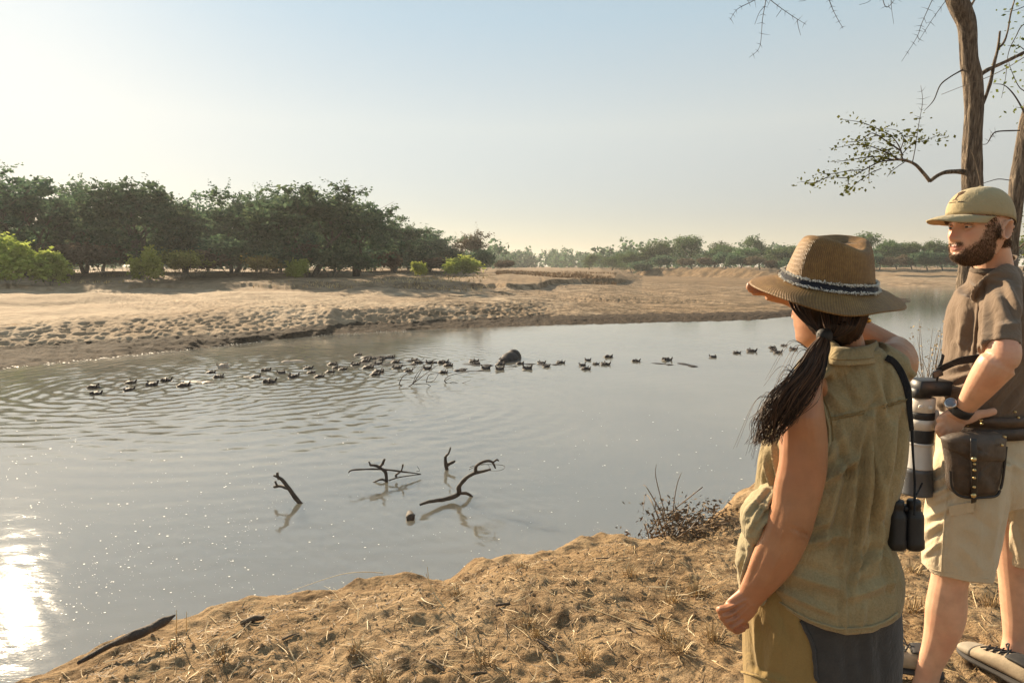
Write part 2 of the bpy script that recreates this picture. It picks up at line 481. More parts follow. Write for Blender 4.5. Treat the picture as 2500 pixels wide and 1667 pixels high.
# --- sand and bank material: pale dry sand, damp mud by the water, thin dry grass on the terrace
def land_material():
    m, n, l, p = nt('far bank sand and earth')
    pos = position(n, l)
    big = noise(n, l, .09, 5, .6, pos, .5)
    mid = noise(n, l, .9, 5, .65, pos)
    sand = mixc(n, l, ramp(n, l, big, [(.38, (0, 0, 0)), (.62, (1, 1, 1))]), (.47, .36, .245), (.34, .24, .15))
    sand = mixc(n, l, ramp(n, l, mid, [(.42, (0, 0, 0)), (.75, (.7, .7, .7))]), sand, (.21, .145, .088))
    earth = attr_n(n, 'earth')
    e2 = math_n(n, l, 'ADD', earth, math_n(n, l, 'MULTIPLY', math_n(n, l, 'SUBTRACT', mid, .5), 1.1), True)
    c = mixc(n, l, e2, sand, (.21, .135, .07))
    dry = attr_n(n, 'litter')
    li = math_n(n, l, 'MULTIPLY', dry, ramp(n, l, noise(n, l, .75, 7, .74, position(n, l, (.6, 1, 1))), [(.44, (0, 0, 0)), (.56, (1, 1, 1))]))
    c = mixc(n, l, li, c, (.085, .058, .032))
    mud = math_n(n, l, 'ADD', attr_n(n, 'mud'), math_n(n, l, 'MULTIPLY', math_n(n, l, 'SUBTRACT', noise(n, l, 1.3, 5, .65, pos), .5), 1.5), True)
    mudf = ramp(n, l, mud, [(.42, (0, 0, 0)), (.62, (1, 1, 1))])
    c = mixc(n, l, mudf, c, mixc(n, l, ramp(n, l, noise(n, l, 3, 6, .75, pos), [(.4, (0, 0, 0)), (.62, (1, 1, 1))]), (.020, .013, .008), (.075, .050, .030)))
    l.new(c, p.inputs['Base Color'])
    p.inputs['Roughness'].default_value = .95
    p.inputs['Specular IOR Level'].default_value = .15
    b = bump(n, l, None, noise(n, l, 2.2, 6, .7, pos), .8, .2)
    bump(n, l, p, noise(n, l, 9, 5, .7, pos), .6, .05, b)
    return m
mud_a = np.where(SEG <= 0, 1.0, np.where(SEG == 1, 1 - sstep(0.02, 0.34, TT), 0)) * (ZZ > -.6)
mud_a = np.maximum(mud_a, (SEG == 1) * (UU > .02) * (1 - sstep(.05, .6, TT)) * .75)
mud_a = np.maximum(mud_a, (1 - sstep(.02, .3, ZL)) * (SEG <= 3))
lit_a = np.where(SEG >= 5, .55, np.where(SEG >= 1, .10 + sstep(.1, .5, TT + (SEG > 1)) * .8 * sstep(-.42, -.02, UU + .12 * fbm(XX * .1, YY * .1, 2, 3)), .10))
earth_a = np.where(SEG >= 5, .55, np.where(SEG == 4, .3 + .3 * TT, 0.0)) + .62 * sstep(.04, .2, UU + .1 * fbm(XX * .06, YY * .06, 3, 2)) * (SEG >= 1)
dsh = YY - sh
earth_a = np.where(YY > sh, np.where(UU > .40, .1 + .95 * sstep(7, 10, dsh) * (1 - .5 * sstep(16, 22, dsh)), earth_a), earth_a)
earth_a = np.where((SEG == 7) & (UU > .13) & (UU <= .42), .95, earth_a); lit_a = np.where((SEG == 7) & (UU > .13), .7, lit_a)
V = np.stack([XX, YY, ZL], -1).reshape(-1, 3)
me = mesh_np('far_bank', V, grid_faces(*YY.shape), land_material())
attr(me, 'mud', mud_a.ravel()); attr(me, 'litter', lit_a.ravel()); attr(me, 'earth', earth_a.ravel())
tag(obj('far_bank_terrain', me), kind='structure')

# ------------------------------------------------------------------ near bank
EDGE = [(-30, -16), (-9.0, -4.0), (-4.8, .5), (-3.2, 1.95), (-2.06, 2.64), (-1.60, 3.05), (-1.27, 3.28), (-.95, 3.36), (-.55, 3.50), (-.3, 3.52), (-.12, 3.74), (.3, 3.8),
        (.62, 4.08), (.82, 3.98), (1.1, 4.12), (1.45, 4.35), (1.9, 4.95), (2.6, 5.9), (3.7, 7.4), (5.2, 9.0), (9, 12.2), (16, 16), (40, 24)]
EDGE_D = np.array(EDGE)
def edge_dist(X, Y):
    """signed distance to the lip of the bank, positive on the bank"""
    best = np.full(X.shape, 1e9); sgn = np.ones(X.shape)
    for (x0, y0), (x1, y1) in zip(EDGE[:-1], EDGE[1:]):
        dx, dy = x1 - x0, y1 - y0
        t = np.clip(((X - x0) * dx + (Y - y0) * dy) / (dx * dx + dy * dy), 0, 1)
        d = np.hypot(X - x0 - t * dx, Y - y0 - t * dy)
        c = dx * (Y - y0) - dy * (X - x0)
        up = d < best - 1e-9
        best = np.where(up, d, best); sgn = np.where(up, np.where(c > 0, -1, 1), sgn)
    return best * sgn
def near_height(X, Y):
    X = np.asarray(X, float); Y = np.asarray(Y, float)
    d = edge_dist(X, Y) + .07 * fbm(X * 2.2, Y * 2.2, 4, 21)
    z = BANK - 2.9 * (1 - sstep(-1.5, 0.02, d)) ** 1.25 - .13 * np.exp(-(np.clip(d, 0, 9) / .3) ** 2)
    flat = sstep(-.05, .25, d)
    z += .07 * fbm(X * .55, Y * .55, 3, 12) * flat
    z += flat * (.022 * fbm(X * 2.6, Y * 2.6, 4, 13) + .024 * fbm(X * 9, Y * 9, 4, 14) - .020 * np.abs(fbm(X * 16, Y * 13, 3, 18)))
    z += (1 - flat) * .07 * fbm(X * 5, Y * 5, 4, 15)
    cl = np.clip(.5 - cell(X * 11 + 2 * fbm(X * 3, Y * 3, 2), Y * 11, 5), 0, 1) * np.clip(.4 + 2.2 * fbm(X * .9, Y * .9, 2, 16), 0, 1)
    z += .030 * cl
    # the ground tips down gently to the left where the bank has slumped
    z -= .05 * sstep(-.3, -3.0, X)
    return z
def graded(lo, hi, fine_lo, fine_hi, step, coarse):
    a = [fine_lo]
    s = step
    while a[0] > lo: s *= coarse; a.insert(0, a[0] - s)
    b = list(np.arange(fine_lo + step, fine_hi, step))
    c = [fine_hi]; s = step
    while c[-1] < hi: s *= coarse; c.append(c[-1] + s)
    return np.array(a + b + c)
gx = graded(-30, 40, -2.6, 3.0, .0135, 1.07)
gy = graded(-16, 24, 1.7, 4.9, .0125, 1.07)
GX, GY = np.meshgrid(gx, gy)
GZ = near_height(GX, GY)
keep = edge_dist(GX, GY) > -1.9
Fc = grid_faces(*GX.shape)
Fc = Fc[keep.ravel()[Fc].all(1)]
Vn = np.stack([GX, GY, GZ], -1).reshape(-1, 3)
used = np.zeros(len(Vn), bool); used[Fc.ravel()] = True
idx = np.cumsum(used) - 1
def bank_material():
    m, n, l, p = nt('near bank dry earth')
    pos = position(n, l)
    a = noise(n, l, 1.6, 6, .6, pos, .6); b = noise(n, l, 14, 6, .7, pos); c = noise(n, l, 90, 4, .7, pos)
    base = ramp(n, l, a, [(.32, (.25, .160, .080)), (.5, (.355, .240, .130)), (.68, (.44, .315, .185))])
    base = mixc(n, l, ramp(n, l, b, [(.36, (.8, .8, .8)), (.50, (0, 0, 0))]), base, (.20, .125, .065))
    dk = noise(n, l, 3.3, 7, .75, pos, .8)
    base = mixc(n, l, ramp(n, l, dk, [(.50, (0, 0, 0)), (.62, (.8, .8, .8))]), base, (.12, .074, .038))
    base = mixc(n, l, ramp(n, l, c, [(.52, (0, 0, 0)), (.75, (.55, .55, .55))]), base, (.52, .39, .24))
    grit = n.new('ShaderNodeTexVoronoi'); grit.inputs['Scale'].default_value = 55; l.new(pos, grit.inputs['Vector'])
    base = mixc(n, l, ramp(n, l, grit.outputs['Distance'], [(.0, (.5, .5, .5)), (.18, (0, 0, 0))]), base, (.13, .085, .045))
    l.new(base, p.inputs['Base Color'])
    p.inputs['Roughness'].default_value = .97; p.inputs['Specular IOR Level'].default_value = .1
    b1 = bump(n, l, None, b, 1.0, .05)
    b2 = bump(n, l, None, grit.outputs['Distance'], .35, .008, b1)
    bump(n, l, p, c, .7, .008, b2)
    return m
me = mesh_np('near_bank', Vn[used], idx[Fc], bank_material())
tag(obj('near_bank_ground', me), kind='structure')
def gz(x, y): return float(near_height(np.array([x]), np.array([y]))[0])

# ------------------------------------------------------------------ hippo places (picture column, row) used by the water too
HIP = [ # px, py, variant, facing (degrees), scale
 (227, 946, 'h', 200, 1), (233, 962, 'h', 150, .85), (317, 935, 'h', 250, .9), (314, 952, 'h', 265, 1), (370, 940, 'h', 280, 1.05), (405, 929, 'b', 170, 1.1),
 (450, 942, 'h', 200, 1), (514, 910, 'h', 230, .9), (545, 897, 'p', 80, 1), (533, 921, 'b', 185, 1), (626, 921, 'h', 200, 1), (648, 905, 'h', 160, .95),
 (657, 933, 'h', 160, 1.1), (687, 910, 'h', 300, 1), (716, 920, 'h', 270, 1), (751, 900, 'h', 250, 1), (759, 910, 'h', 230, .85), (780, 920, 'h', 210, .95),
 (767, 880, 'd', 20, .6), (806, 909, 'h', 200, .95), (812, 890, 'b', 200, .9), (820, 898, 'h', 220, .9), (836, 902, 'h', 240, .85), (874, 867, 'h', 220, 1),
 (867, 891, 'h', 260, 1), (893, 883, 'b', 190, 1), (903, 877, 'h', 160, .9), (921, 877, 'h', 280, 1), (929, 879, 'h', 250, 1.05), (923, 889, 'h', 270, 1),
 (899, 898, 'b', 210, 1.15), (924, 908, 'h', 200, 1), (917, 915, 'h', 190, .9), (953, 873, 'h', 170, 1), (996, 874, 'd', 0, .95), (966, 885, 'b', 185, .9),
 (968, 899, 'h', 260, 1.25), (996, 906, 'h', 250, .95), (1014, 880, 'b', 0, 1), (1020, 886, 'b', 20, 1), (1048, 886, 'h', 270, .95), (1043, 900, 'h', 270, 1.1),
 (1081, 886, 'b', 160, 1.1), (1094, 893, 'h', 200, .95), (1082, 910, 'b', 200, 1), (1122, 884, 'd', 10, .6), (1156, 883, 'h', 220, 1.1), (1163, 889, 'h', 290, 1),
 (1152, 897, 'd', 60, .55), (1129, 905, 'h', 240, .75), (1186, 900, 'h', 270, 1), (1226, 884, 'r', 250, .78), (1222, 890, 'b', 185, 1), (1220, 902, 'h', 270, 1.2),
 (1270, 888, 'b', 170, 1), (1287, 900, 'h', 265, 1.1), (1321, 887, 'h', 240, .95), (1333, 895, 'h', 250, .95), (1368, 886, 'h', 200, .85), (1422, 892, 'h', 270, .9),
 (1435, 880, 'h', 260, .75), (1430, 901, 'h', 190, 1), (1454, 889, 'h', 200, .85), (1477, 890, 'h', 220, 1), (1485, 872, 'h', 160, 1), (1552, 882, 'b', 140, 1.05),
 (1627, 879, 'b', 110, 1.05), (1741, 872, 'h', 270, .9), (1798, 862, 'h', 200, 1), (1834, 858, 'h', 220, 1.1), (1885, 849, 'h', 170, 1), (1889, 855, 'h', 260, .9),
 (1898, 861, 'h', 230, 1), (1913, 844, 'h', 200, .9), (1936, 853, 'h', 230, 1)]
HIPW = [(*G(h[0], h[1], 0.0)[:2], h) for h in HIP]

# ------------------------------------------------------------------ river
def wave_height(X, Y):
    h = np.zeros(X.shape)
    amp_l = 1 - sstep(-.05, .16, X / Y)               # the pod stirs the left half
    # wind ripple, long crests lying across the stream
    wr = np.random.default_rng(8)
    for i in range(16):
        lam = .28 * 1.17 ** i * (0.8 + .4 * wr.random()); th = wr.normal(1.42, .42); ph = wr.random() * 6.28
        k = 2 * math.pi / lam
        a = .00052 * lam ** .8
        h += a * np.sin(k * (X * math.cos(th) + Y * math.sin(th)) + ph + 1.6 * fbm(X * .35 + i, Y * .35, 2, i))
    for i in range(10):                                # short chop where the animals stir the water
        lam = .20 + .045 * i; th = wr.normal(1.35, .5); k = 2 * math.pi / lam
        h += .0011 * amp_l * lam ** .6 * np.sin(k * (X * math.cos(th) + Y * math.sin(th)) + 6.28 * wr.random() + 2.2 * fbm(X * .6 + i, Y * .6, 2, i + 50))
    patch = np.clip(.55 + 1.4 * fbm(X * .07, Y * .09, 3, 55), .12, 1.3)
    h *= (.55 + .75 * amp_l) * patch
    # rings spreading from moving animals
    for j, (hx, hy, hh) in enumerate(HIPW):
        if hh[2] == 'd' and j % 2: continue
        r = np.hypot(X - hx, Y - hy)
        big = 1.0 + .9 * (hh[0] < 760) + .5 * (hh[2] == 'r')
        lam = .42 + .36 * ((j * 37 % 10) / 10)
        env = np.exp(-((r - 2.0) / (2.2 + 1.5 * big)) ** 2) * (1 - np.exp(-(r / .5) ** 2))
        h += .0013 * big * (.35 + .65 * amp_l) * env * np.sin(2 * math.pi * r / lam - j + 1.5 * fbm(X * .9 + j, Y * .9, 2, j))
    for (cx, cy, am, r0, wd, lam) in ((-7.5, 19.6, .0036, 4.5, 4.2, .72), (-3.2, 19.3, .003, 2.5, 3.4, .6), (-11.5, 21.2, .003, 3.0, 3.5, .66)):
        r = np.hypot(X - cx, Y - cy)
        h += am * np.exp(-((r - r0) / wd) ** 2) * np.sin(2 * math.pi * r / lam + 3.0 * fbm(X * .3, Y * .3, 2, 5))
    return h * (1 - .72 * sstep(45, 130, Y)) 
wu = np.concatenate([np.linspace(-1.5, -.82, 60), np.linspace(-.81, .60, 600), np.linspace(.61, 1.5, 60)])
wy = np.concatenate([np.linspace(1.2, 6.0, 24), np.geomspace(6.1, 60, 420), np.geomspace(61, 260, 50), np.geomspace(270, 2400, 12)])
WU, WY = np.meshgrid(wu, wy); WX = WU * WY
WZ = wave_height(WX, WY) * sstep(1.2, 7, WY)
me = mesh_np('river_water', np.stack([WX, WY, WZ], -1).reshape(-1, 3), grid_faces(*WX.shape))
def water_material():
    m, n, l, p = nt('muddy river water')
    pos = position(n, l)
    silt = ramp(n, l, noise(n, l, .18, 3, .5, pos), [(.35, (.140, .134, .112)), (.65, (.175, .165, .136))])
    l.new(silt, p.inputs['Base Color'])
    p.inputs['Roughness'].default_value = .03
    p.inputs['IOR'].default_value = 2.45
    p.subsurface_method = 'BURLEY'; p.inputs['Subsurface Weight'].default_value = 1.0; p.inputs['Subsurface Radius'].default_value = (1, .85, .6); p.inputs['Subsurface Scale'].default_value = 1.2
    rip = noise(n, l, 3.4, 4, .6, position(n, l, (.55, 1.25, 1), (0, 0, .2)), .3)
    fine = noise(n, l, 13, 3, .55, position(n, l, (.6, 1.2, 1), (0, 0, -.15)))
    b = bump(n, l, None, rip, .28, .014)
    bump(n, l, p, fine, .16, .003, b)
    return m
me.materials.append(water_material())
tag(obj('river_water', me), kind='structure')
# ================================================================== trees and bushes
def leaf_material(name, c1, c2, c3, trans=.35):
    m, n, l, p = nt(name)
    pos = position(n, l)
    oi = n.new('ShaderNodeObjectInfo')
    f = noise(n, l, .55, 4, .6, pos); g = attr_n(n, 'leaf')
    f = math_n(n, l, 'ADD', math_n(n, l, 'MULTIPLY', f, .7), math_n(n, l, 'MULTIPLY', g, .3))
    c = ramp(n, l, f, [(.28, c1), (.5, c2), (.74, c3)])
    hs = n.new('ShaderNodeHueSaturation'); l.new(c, hs.inputs['Color'])
    l.new(math_n(n, l, 'ADD', math_n(n, l, 'MULTIPLY', oi.outputs['Random'], .05), .475), hs.inputs['Hue'])
    l.new(math_n(n, l, 'ADD', math_n(n, l, 'MULTIPLY', oi.outputs['Random'], .5), .75), hs.inputs['Value'])
    out = n['Material Output']
    d = n.new('ShaderNodeBsdfDiffuse'); t = n.new('ShaderNodeBsdfTranslucent'); mx = n.new('ShaderNodeMixShader')
    l.new(hs.outputs[0], d.inputs[0]); l.new(hs.outputs[0], t.inputs[0])
    mx.inputs[0].default_value = trans
    l.new(d.outputs[0], mx.inputs[1]); l.new(t.outputs[0], mx.inputs[2]); l.new(mx.outputs[0], out.inputs[0])
    n.remove(p)
    return m
BARK = plain('grey brown bark', (.075, .064, .053), .95, .4, 6, .6, .02, 14)
DEADWOOD = plain('dead twig wood', (.17, .125, .085), .95, .35, 8, .4, .01, 30)
ACACIA = leaf_material('acacia foliage', (.036, .070, .046), (.075, .13, .076), (.15, .21, .105), .45)
OLIVE = leaf_material('riverine foliage', (.040, .072, .030), (.08, .135, .05), (.15, .21, .08), .45)
FRESH = leaf_material('fresh green foliage', (.19, .235, .045), (.36, .42, .085), (.52, .56, .16), .5)
GREYB = leaf_material('dry grey scrub', (.07, .058, .04), (.13, .105, .07), (.20, .165, .11))
YELL = leaf_material('yellowing scrub', (.10, .085, .03), (.20, .17, .05), (.30, .26, .08), .45)

def tube_np(P, r, k=5):
    """quick tapered tube along P with radii r"""
    P = np.asarray(P, float); T = np.gradient(P, axis=0); T /= np.linalg.norm(T, axis=1)[:, None] + 1e-9
    a = np.linspace(0, 2 * math.pi, k, endpoint=False)
    up = np.array([0.31, 0.17, .93])
    rows = []
    for i in range(len(P)):
        s_ = np.cross(T[i], up)
        if np.linalg.norm(s_) < .1: s_ = np.cross(T[i], [1, 0, 0])
        s_ /= np.linalg.norm(s_); o_ = np.cross(s_, T[i])
        rows.append(P[i] + r[i] * (np.outer(np.cos(a), s_) + np.outer(np.sin(a), o_)))
    return np.concatenate(rows), grid_faces(len(P), k, True).tolist()
def leaf_cloud(C, size, rng, per, spread, flat=1.0, long=1.6, droop=0.0):
    """leaf-sized folded blades spread round the points C -> V, faces, per-face shade"""
    n = len(C) * per
    P = np.repeat(C, per, 0) + rng.normal(0, 1, (n, 3)) * np.array([spread, spread, spread * flat])
    d = rng.normal(0, 1, (n, 3)); d[:, 2] = d[:, 2] * .6 - droop
    d /= np.linalg.norm(d, axis=1)[:, None]
    q = np.cross(d, rng.normal(0, 1, (n, 3))); q /= np.linalg.norm(q, axis=1)[:, None] + 1e-9
    s = size * (0.55 + .9 * rng.random(n))[:, None]
    a = P - d * s * long * .5; b = P + q * s * .5; c = P + d * s * long * .5; e = P - q * s * .5
    V = np.stack([a, b, c, e], 1).reshape(-1, 3)
    Fc = np.arange(n * 4).reshape(-1, 4)
    return V, Fc, np.repeat(rng.random(n), 4)
def grow(rng, h, spread, trunks, levels, lean=.25, fork=3, first=.28, rise=.5, wig=.10, r0=.30, layered=True):
    """branching skeleton -> list of (points, radii), list of twig ends"""
    br, ends = [], []
    def go(p, d, L, r, lv):
        k = 5
        pts = [p]; rr = [r]; q = p.copy(); dd = d / np.linalg.norm(d)
        for i in range(k):
            dd = dd + rng.normal(0, wig, 3) + np.array([0, 0, .04 if lv < 2 else -.02])
            dd /= np.linalg.norm(dd)
            q = q + dd * L / k; pts.append(q.copy()); rr.append(r * (1 - .42 * (i + 1) / k))
        br.append((np.array(pts), np.array(rr)))
        if lv >= levels:
            ends.append(q.copy()); ends.append(pts[-2].copy()); ends.append(pts[-3].copy()); return
        if lv >= levels - 1: ends.append(q.copy())
        nf = fork + (rng.random() < .5)
        a0 = rng.random() * 6.28
        for j in range(nf):
            az = a0 + 6.28 * j / nf + rng.normal(0, .35)
            out = np.array([math.cos(az) * spread, math.sin(az) * spread, rise * (1.0 if lv < 1 else .55)])
            nd = dd * .55 + out * (.75 + .4 * rng.random())
            at = pts[-1] if j < 2 else pts[-2 - (rng.random() < .5)]
            go(np.array(at), nd, L * (.66 + .22 * rng.random()), rr[-1] * (.62 + .15 * rng.random()), lv + 1)
    for t in range(trunks):
        az = 6.28 * t / trunks + rng.random()
        d = np.array([math.cos(az) * lean * (trunks > 1), math.sin(az) * lean * (trunks > 1), 1.0]) + np.append(rng.normal(0, .07, 2), 0)
        go(np.array([.15 * math.cos(az) * (trunks > 1), .15 * math.sin(az) * (trunks > 1), -.15]), d, h * first, r0 * (.8 + .3 * rng.random()), 0)
    return br, np.array(ends)
def make_tree(name, seed, h, w, leafmat, leaves=7, leaf=.34, trunks=1, levels=3, spread=.85, first=.3, rise=.5, r0=.28, clump=.55, flat=.6,
              droop=0.0, dome=None, twigs=0, wig=.1, lean=.3, barkmat=None, hang=0.0):
    """a tree standing at the origin: an empty with the parts trunk and crown"""
    rng = np.random.default_rng(seed)
    br, ends = grow(rng, h, spread, trunks, levels, lean, 3, first, rise, wig, r0)
    P = np.concatenate([b[0] for b in br]); top = np.percentile(ends[:, 2], 97)
    sc = np.array([w / (2 * np.percentile(np.hypot(ends[:, 0], ends[:, 1]), 95) + .01), 0, h / top]); sc[1] = sc[0]
    mb = MB()
    for p, r in br:
        v, f = tube_np(p * sc, r * h / 11, 6 if r[0] > .08 else 4); mb.add(v, f)
    E = ends * sc
    if dome is not None:                      # umbrella outline: lift the middle, lower the rim
        rr = np.hypot(E[:, 0], E[:, 1]) / (w / 2)
        E[:, 2] += dome * h * (0.35 - np.clip(rr, 0, 1.1) ** 2)
    if hang:                                  # curtains of foliage drooping below the limbs
        k = rng.random(len(E)) < .8
        H = E[k].copy(); rr = np.hypot(H[:, 0], H[:, 1]) / (w / 2)
        H[:, 2] -= hang * h * rng.random(len(H)) * (.45 + .8 * np.clip(rr, 0, 1)); H[:, :2] *= (1.0 + .08 * rng.random(len(H)))[:, None]
        E = np.concatenate([E, H[H[:, 2] > .16 * h]])
    V, Fc, sh_ = leaf_cloud(E, leaf, rng, leaves, clump, flat, 1.7, droop)
    if twigs:                                 # wisps that break the outline
        k = rng.choice(len(E), twigs)
        T = np.repeat(E[k], 6, 0) + np.repeat(rng.normal(0, .3, (twigs, 3)) + np.array([0, 0, .55]), 6, 0) * np.tile(np.linspace(.4, 2.0, 6), twigs)[:, None]
        V2, F2, s2 = leaf_cloud(T, leaf * .6, rng, 3, .16, 1.0, 1.7, 0)
        Fc = np.concatenate([Fc, F2 + len(V)]); V = np.concatenate([V, V2]); sh_ = np.concatenate([sh_, s2])
    cr = mesh_np('crown', V, Fc, leafmat, False); attr(cr, 'leaf', sh_)
    tr = mb.mesh('trunk', barkmat or BARK)
    e = empty(name)
    obj('trunk', tr, e); obj('crown', cr, e)
    return e
_protos_used = set()
def place(proto, loc, rz, sc, name, label, cat, group):
    """stand a tree: the first time the model itself, later copies of it and of its parts"""
    if proto.name not in _protos_used:
        _protos_used.add(proto.name); o = proto
    else:
        o = proto.copy(); col.objects.link(o)
        for ch in proto.children:
            c = ch.copy(); c.parent = o; col.objects.link(c)
    o.name = name
    o.location = loc; o.rotation_euler = (0, 0, rz); o.scale = sc if isinstance(sc, tuple) else (sc, sc, sc)
    return tag(o, label, cat, group)

AC = [make_tree('acacia_tree', 21 + i, 12, 13.5, ACACIA, 15, .30, trunks=2 + i % 2, levels=3, spread=.95, first=.36, rise=.55, r0=.34, clump=.43, flat=.45, droop=.35,
                dome=.10, twigs=90, lean=.34, hang=.42) for i in range(4)]
RT = [make_tree('riverine_tree', 61 + i, 12, 11, OLIVE, 17, .30, trunks=1, levels=3, spread=.75, first=.3, rise=.7, r0=.26, clump=.68, flat=.75, twigs=25, hang=.6) for i in range(3)]
GB = [make_tree('leafy_bush', 81 + i, 2.6, 3.2, FRESH, 9, .16, trunks=6, levels=2, spread=.62, first=.34, rise=.85, r0=.05, clump=.20, flat=.9, lean=.6, hang=.5, wig=.22) for i in range(2)]
SB = [make_tree('scrub_bush', 91 + i, 2.6, 3.8, GREYB, 26, .15, trunks=6, levels=2, spread=.7, first=.3, rise=.6, r0=.06, clump=.32, flat=.7, lean=.7) for i in range(2)]
DB = [make_tree('dark_bush', 101 + i, 3.2, 4.6, ACACIA, 26, .20, trunks=5, levels=2, spread=.75, first=.3, rise=.6, r0=.07, clump=.42, flat=.7, lean=.7) for i in range(2)]
YB = [make_tree('yellowing_bush', 111, 3.4, 4.6, YELL, 13, .17, trunks=6, levels=2, spread=.6, first=.3, rise=.9, r0=.07, clump=.34, flat=.9, lean=.5)]
BT = [make_tree('half_bare_tree', 121, 6, 6.4, GREYB, 12, .16, trunks=2, levels=3, spread=.8, first=.34, rise=.7, r0=.22, clump=.30, flat=.7, twigs=40)]

def stand(proto, dx, Y, hpx, wpx, rz, name, label, cat, group, ph, pw, sink=0.0):
    """dx: display column; hpx, wpx: display height and width in the photograph; ph, pw: size of the model"""
    px = dx * DS
    X = (px - 1250) / F * Y
    z = float(far_height(X, Y)[0]) - sink
    k = Y * DS / F
    return place(proto, S(px, Y, z), rz, (wpx * k / pw, wpx * k / pw, hpx * k / ph), name, label, cat, group)
# (display column, distance, display height, display width, model, label)
tall = [
 (-150, 84, 235, 290, 1, 'acacia cut off by the edge beyond the yellow-green bush, leftmost of the treeline'),
 (70, 86, 238, 270, 0, 'tall wide acacia behind the big bright bush at the far left'),
 (195, 96, 205, 190, 2, 'acacia partly hidden between the two tallest left acacias'),
 (315, 87, 222, 250, 3, 'broad dark acacia directly behind the yellow-green sapling'),
 (428, 100, 170, 150, 1, 'lower acacia filling the dip in the treeline'),
 (535, 92, 196, 200, 2, 'open acacia with visible forked stems left of the tallest crown'),
 (640, 104, 190, 170, 0, 'acacia half hidden behind the tallest drooping crown'),
 (715, 85, 218, 270, 0, 'tallest rounded acacia with drooping foliage in the middle of the left grove'),
 (818, 93, 172, 190, 3, 'acacia sloping down on the riverward side of the tallest crown'),
 (905, 118, 116, 150, 1, 'smaller hazy acacia near the right end of the grove'),
 (985, 132, 98, 140, 2, 'last rounded acacia of the grove, beside the half bare tree'),
]
for i, (dx, Y, hp, wp, k, lab) in enumerate(tall):
    stand(AC[k], dx, Y, hp * .90, wp * 1.06, rnd.random() * 6, 'acacia_tree', lab, 'tree', 'acacias of the grove across the river', 12, 13.5, .1)
back = [(-60, 122, 160, 170), (20, 125, 150, 160), (110, 120, 160, 150), (235, 125, 150, 170), (375, 122, 140, 160), (480, 128, 140, 150), (590, 124, 140, 150), (680, 130, 140, 160), (770, 126, 125, 150), (860, 134, 100, 140), (940, 150, 80, 130)]
for i, (dx, Y, hp, wp) in enumerate(back):
    stand(RT[i % 3], dx, Y, hp * .85, wp, rnd.random() * 6, 'background_tree', 'shaded tree standing behind the front row of acacias', 'tree', 'second row of trees in the grove', 12, 11, .1)
for i in range(34):
    dx = -90 + i * 33 + rnd.uniform(-10, 10)
    stand(DB[i % 2], dx, 94 + rnd.random() * 14 + max(0, dx - 650) * .1, 70 + rnd.random() * 34 - max(0, dx - 650) * .11, 105, rnd.random() * 6, 'thicket_bush', 'dark thicket bush in the shade at the back of the grove', 'bush', 'thicket at the back of the grove', 3.2, 4.6, .1)
stand(BT[0], 1085, 128, 84, 82, 1.0, 'half_bare_tree', 'thin half bare brown tree at the tip of the grove', 'tree', None, 6, 6.4)
bush = [
 (SB, 165, 76, 70, 130, 'scrub_bush', 'grey scrub mound beside the bright bush under the acacias', 2.6, 3.8),
 (DB, 540, 84, 78, 140, 'dark_bush', 'big dark rounded bush under the forked acacia', 3.2, 4.6),
 (SB, 240, 92, 64, 120, 'scrub_bush', 'grey scrub behind the yellow-green sapling', 2.6, 3.8),
 (DB, 640, 82, 56, 100, 'dark_bush', 'dark green bush in shade below the tallest acacia', 3.2, 4.6),
 (SB, 455, 80, 56, 110, 'scrub_bush', 'brown scrub right of the yellowing bush', 2.6, 3.8),
 (DB, 760, 86, 56, 110, 'dark_bush', 'dark bush below the sloping acacia', 3.2, 4.6),
 (SB, 887, 96, 44, 60, 'scrub_bush', 'round pale grey scrub ball on the terrace', 2.6, 3.8),
 (DB, 838, 92, 40, 60, 'dark_bush', 'small dark green bush left of the pale scrub ball', 3.2, 4.6),
 (SB, 1005, 118, 30, 70, 'scrub_bush', 'low brown scrub between the two small green bushes', 2.6, 3.8),
 (DB, 1110, 124, 44, 60, 'dark_bush', 'dark bush below the half bare tree', 3.2, 4.6),
 (DB, 340, 98, 70, 120, 'dark_bush', 'dark bush deep in shade behind the sapling', 3.2, 4.6),
 (DB, 60, 92, 80, 150, 'dark_bush', 'dark undergrowth bush behind the big bright bush', 3.2, 4.6),
 (SB, 700, 94, 60, 120, 'scrub_bush', 'dull scrub between the trunks of the tallest acacia', 2.6, 3.8),
 (SB, 1160, 150, 22, 40, 'scrub_bush', 'little brown scrub past the end of the grove', 2.6, 3.8),
 (YB, 415, 76, 60, 105, 'yellowing_bush', 'yellowing thin bush right of the yellow-green sapling', 3.4, 4.6),
 (YB, 600, 78, 48, 80, 'yellowing_bush', 'thin yellow-tinged bush before the dark undergrowth', 3.4, 4.6),
 (GB, 30, 64, 92, 150, 'leafy_bush', 'large bright yellow-green bush at the far left of the sand', 2.6, 3.4),
 (GB, 112, 66, 64, 95, 'leafy_bush', 'lower bright green bush beside the large one', 2.6, 3.4),
 (GB, 345, 72, 66, 78, 'leafy_bush', 'bright yellow-green sapling bush standing alone on the terrace', 2.6, 3.4),
 (GB, 958, 100, 28, 42, 'leafy_bush', 'small vivid green bush on the terrace', 2.6, 3.4),
 (GB, 1060, 104, 38, 80, 'leafy_bush', 'vivid green bush in front of the half bare tree', 2.6, 3.4),
 (GB, 690, 80, 40, 60, 'leafy_bush', 'dull green bush at the foot of the tallest acacia', 2.6, 3.4),
]
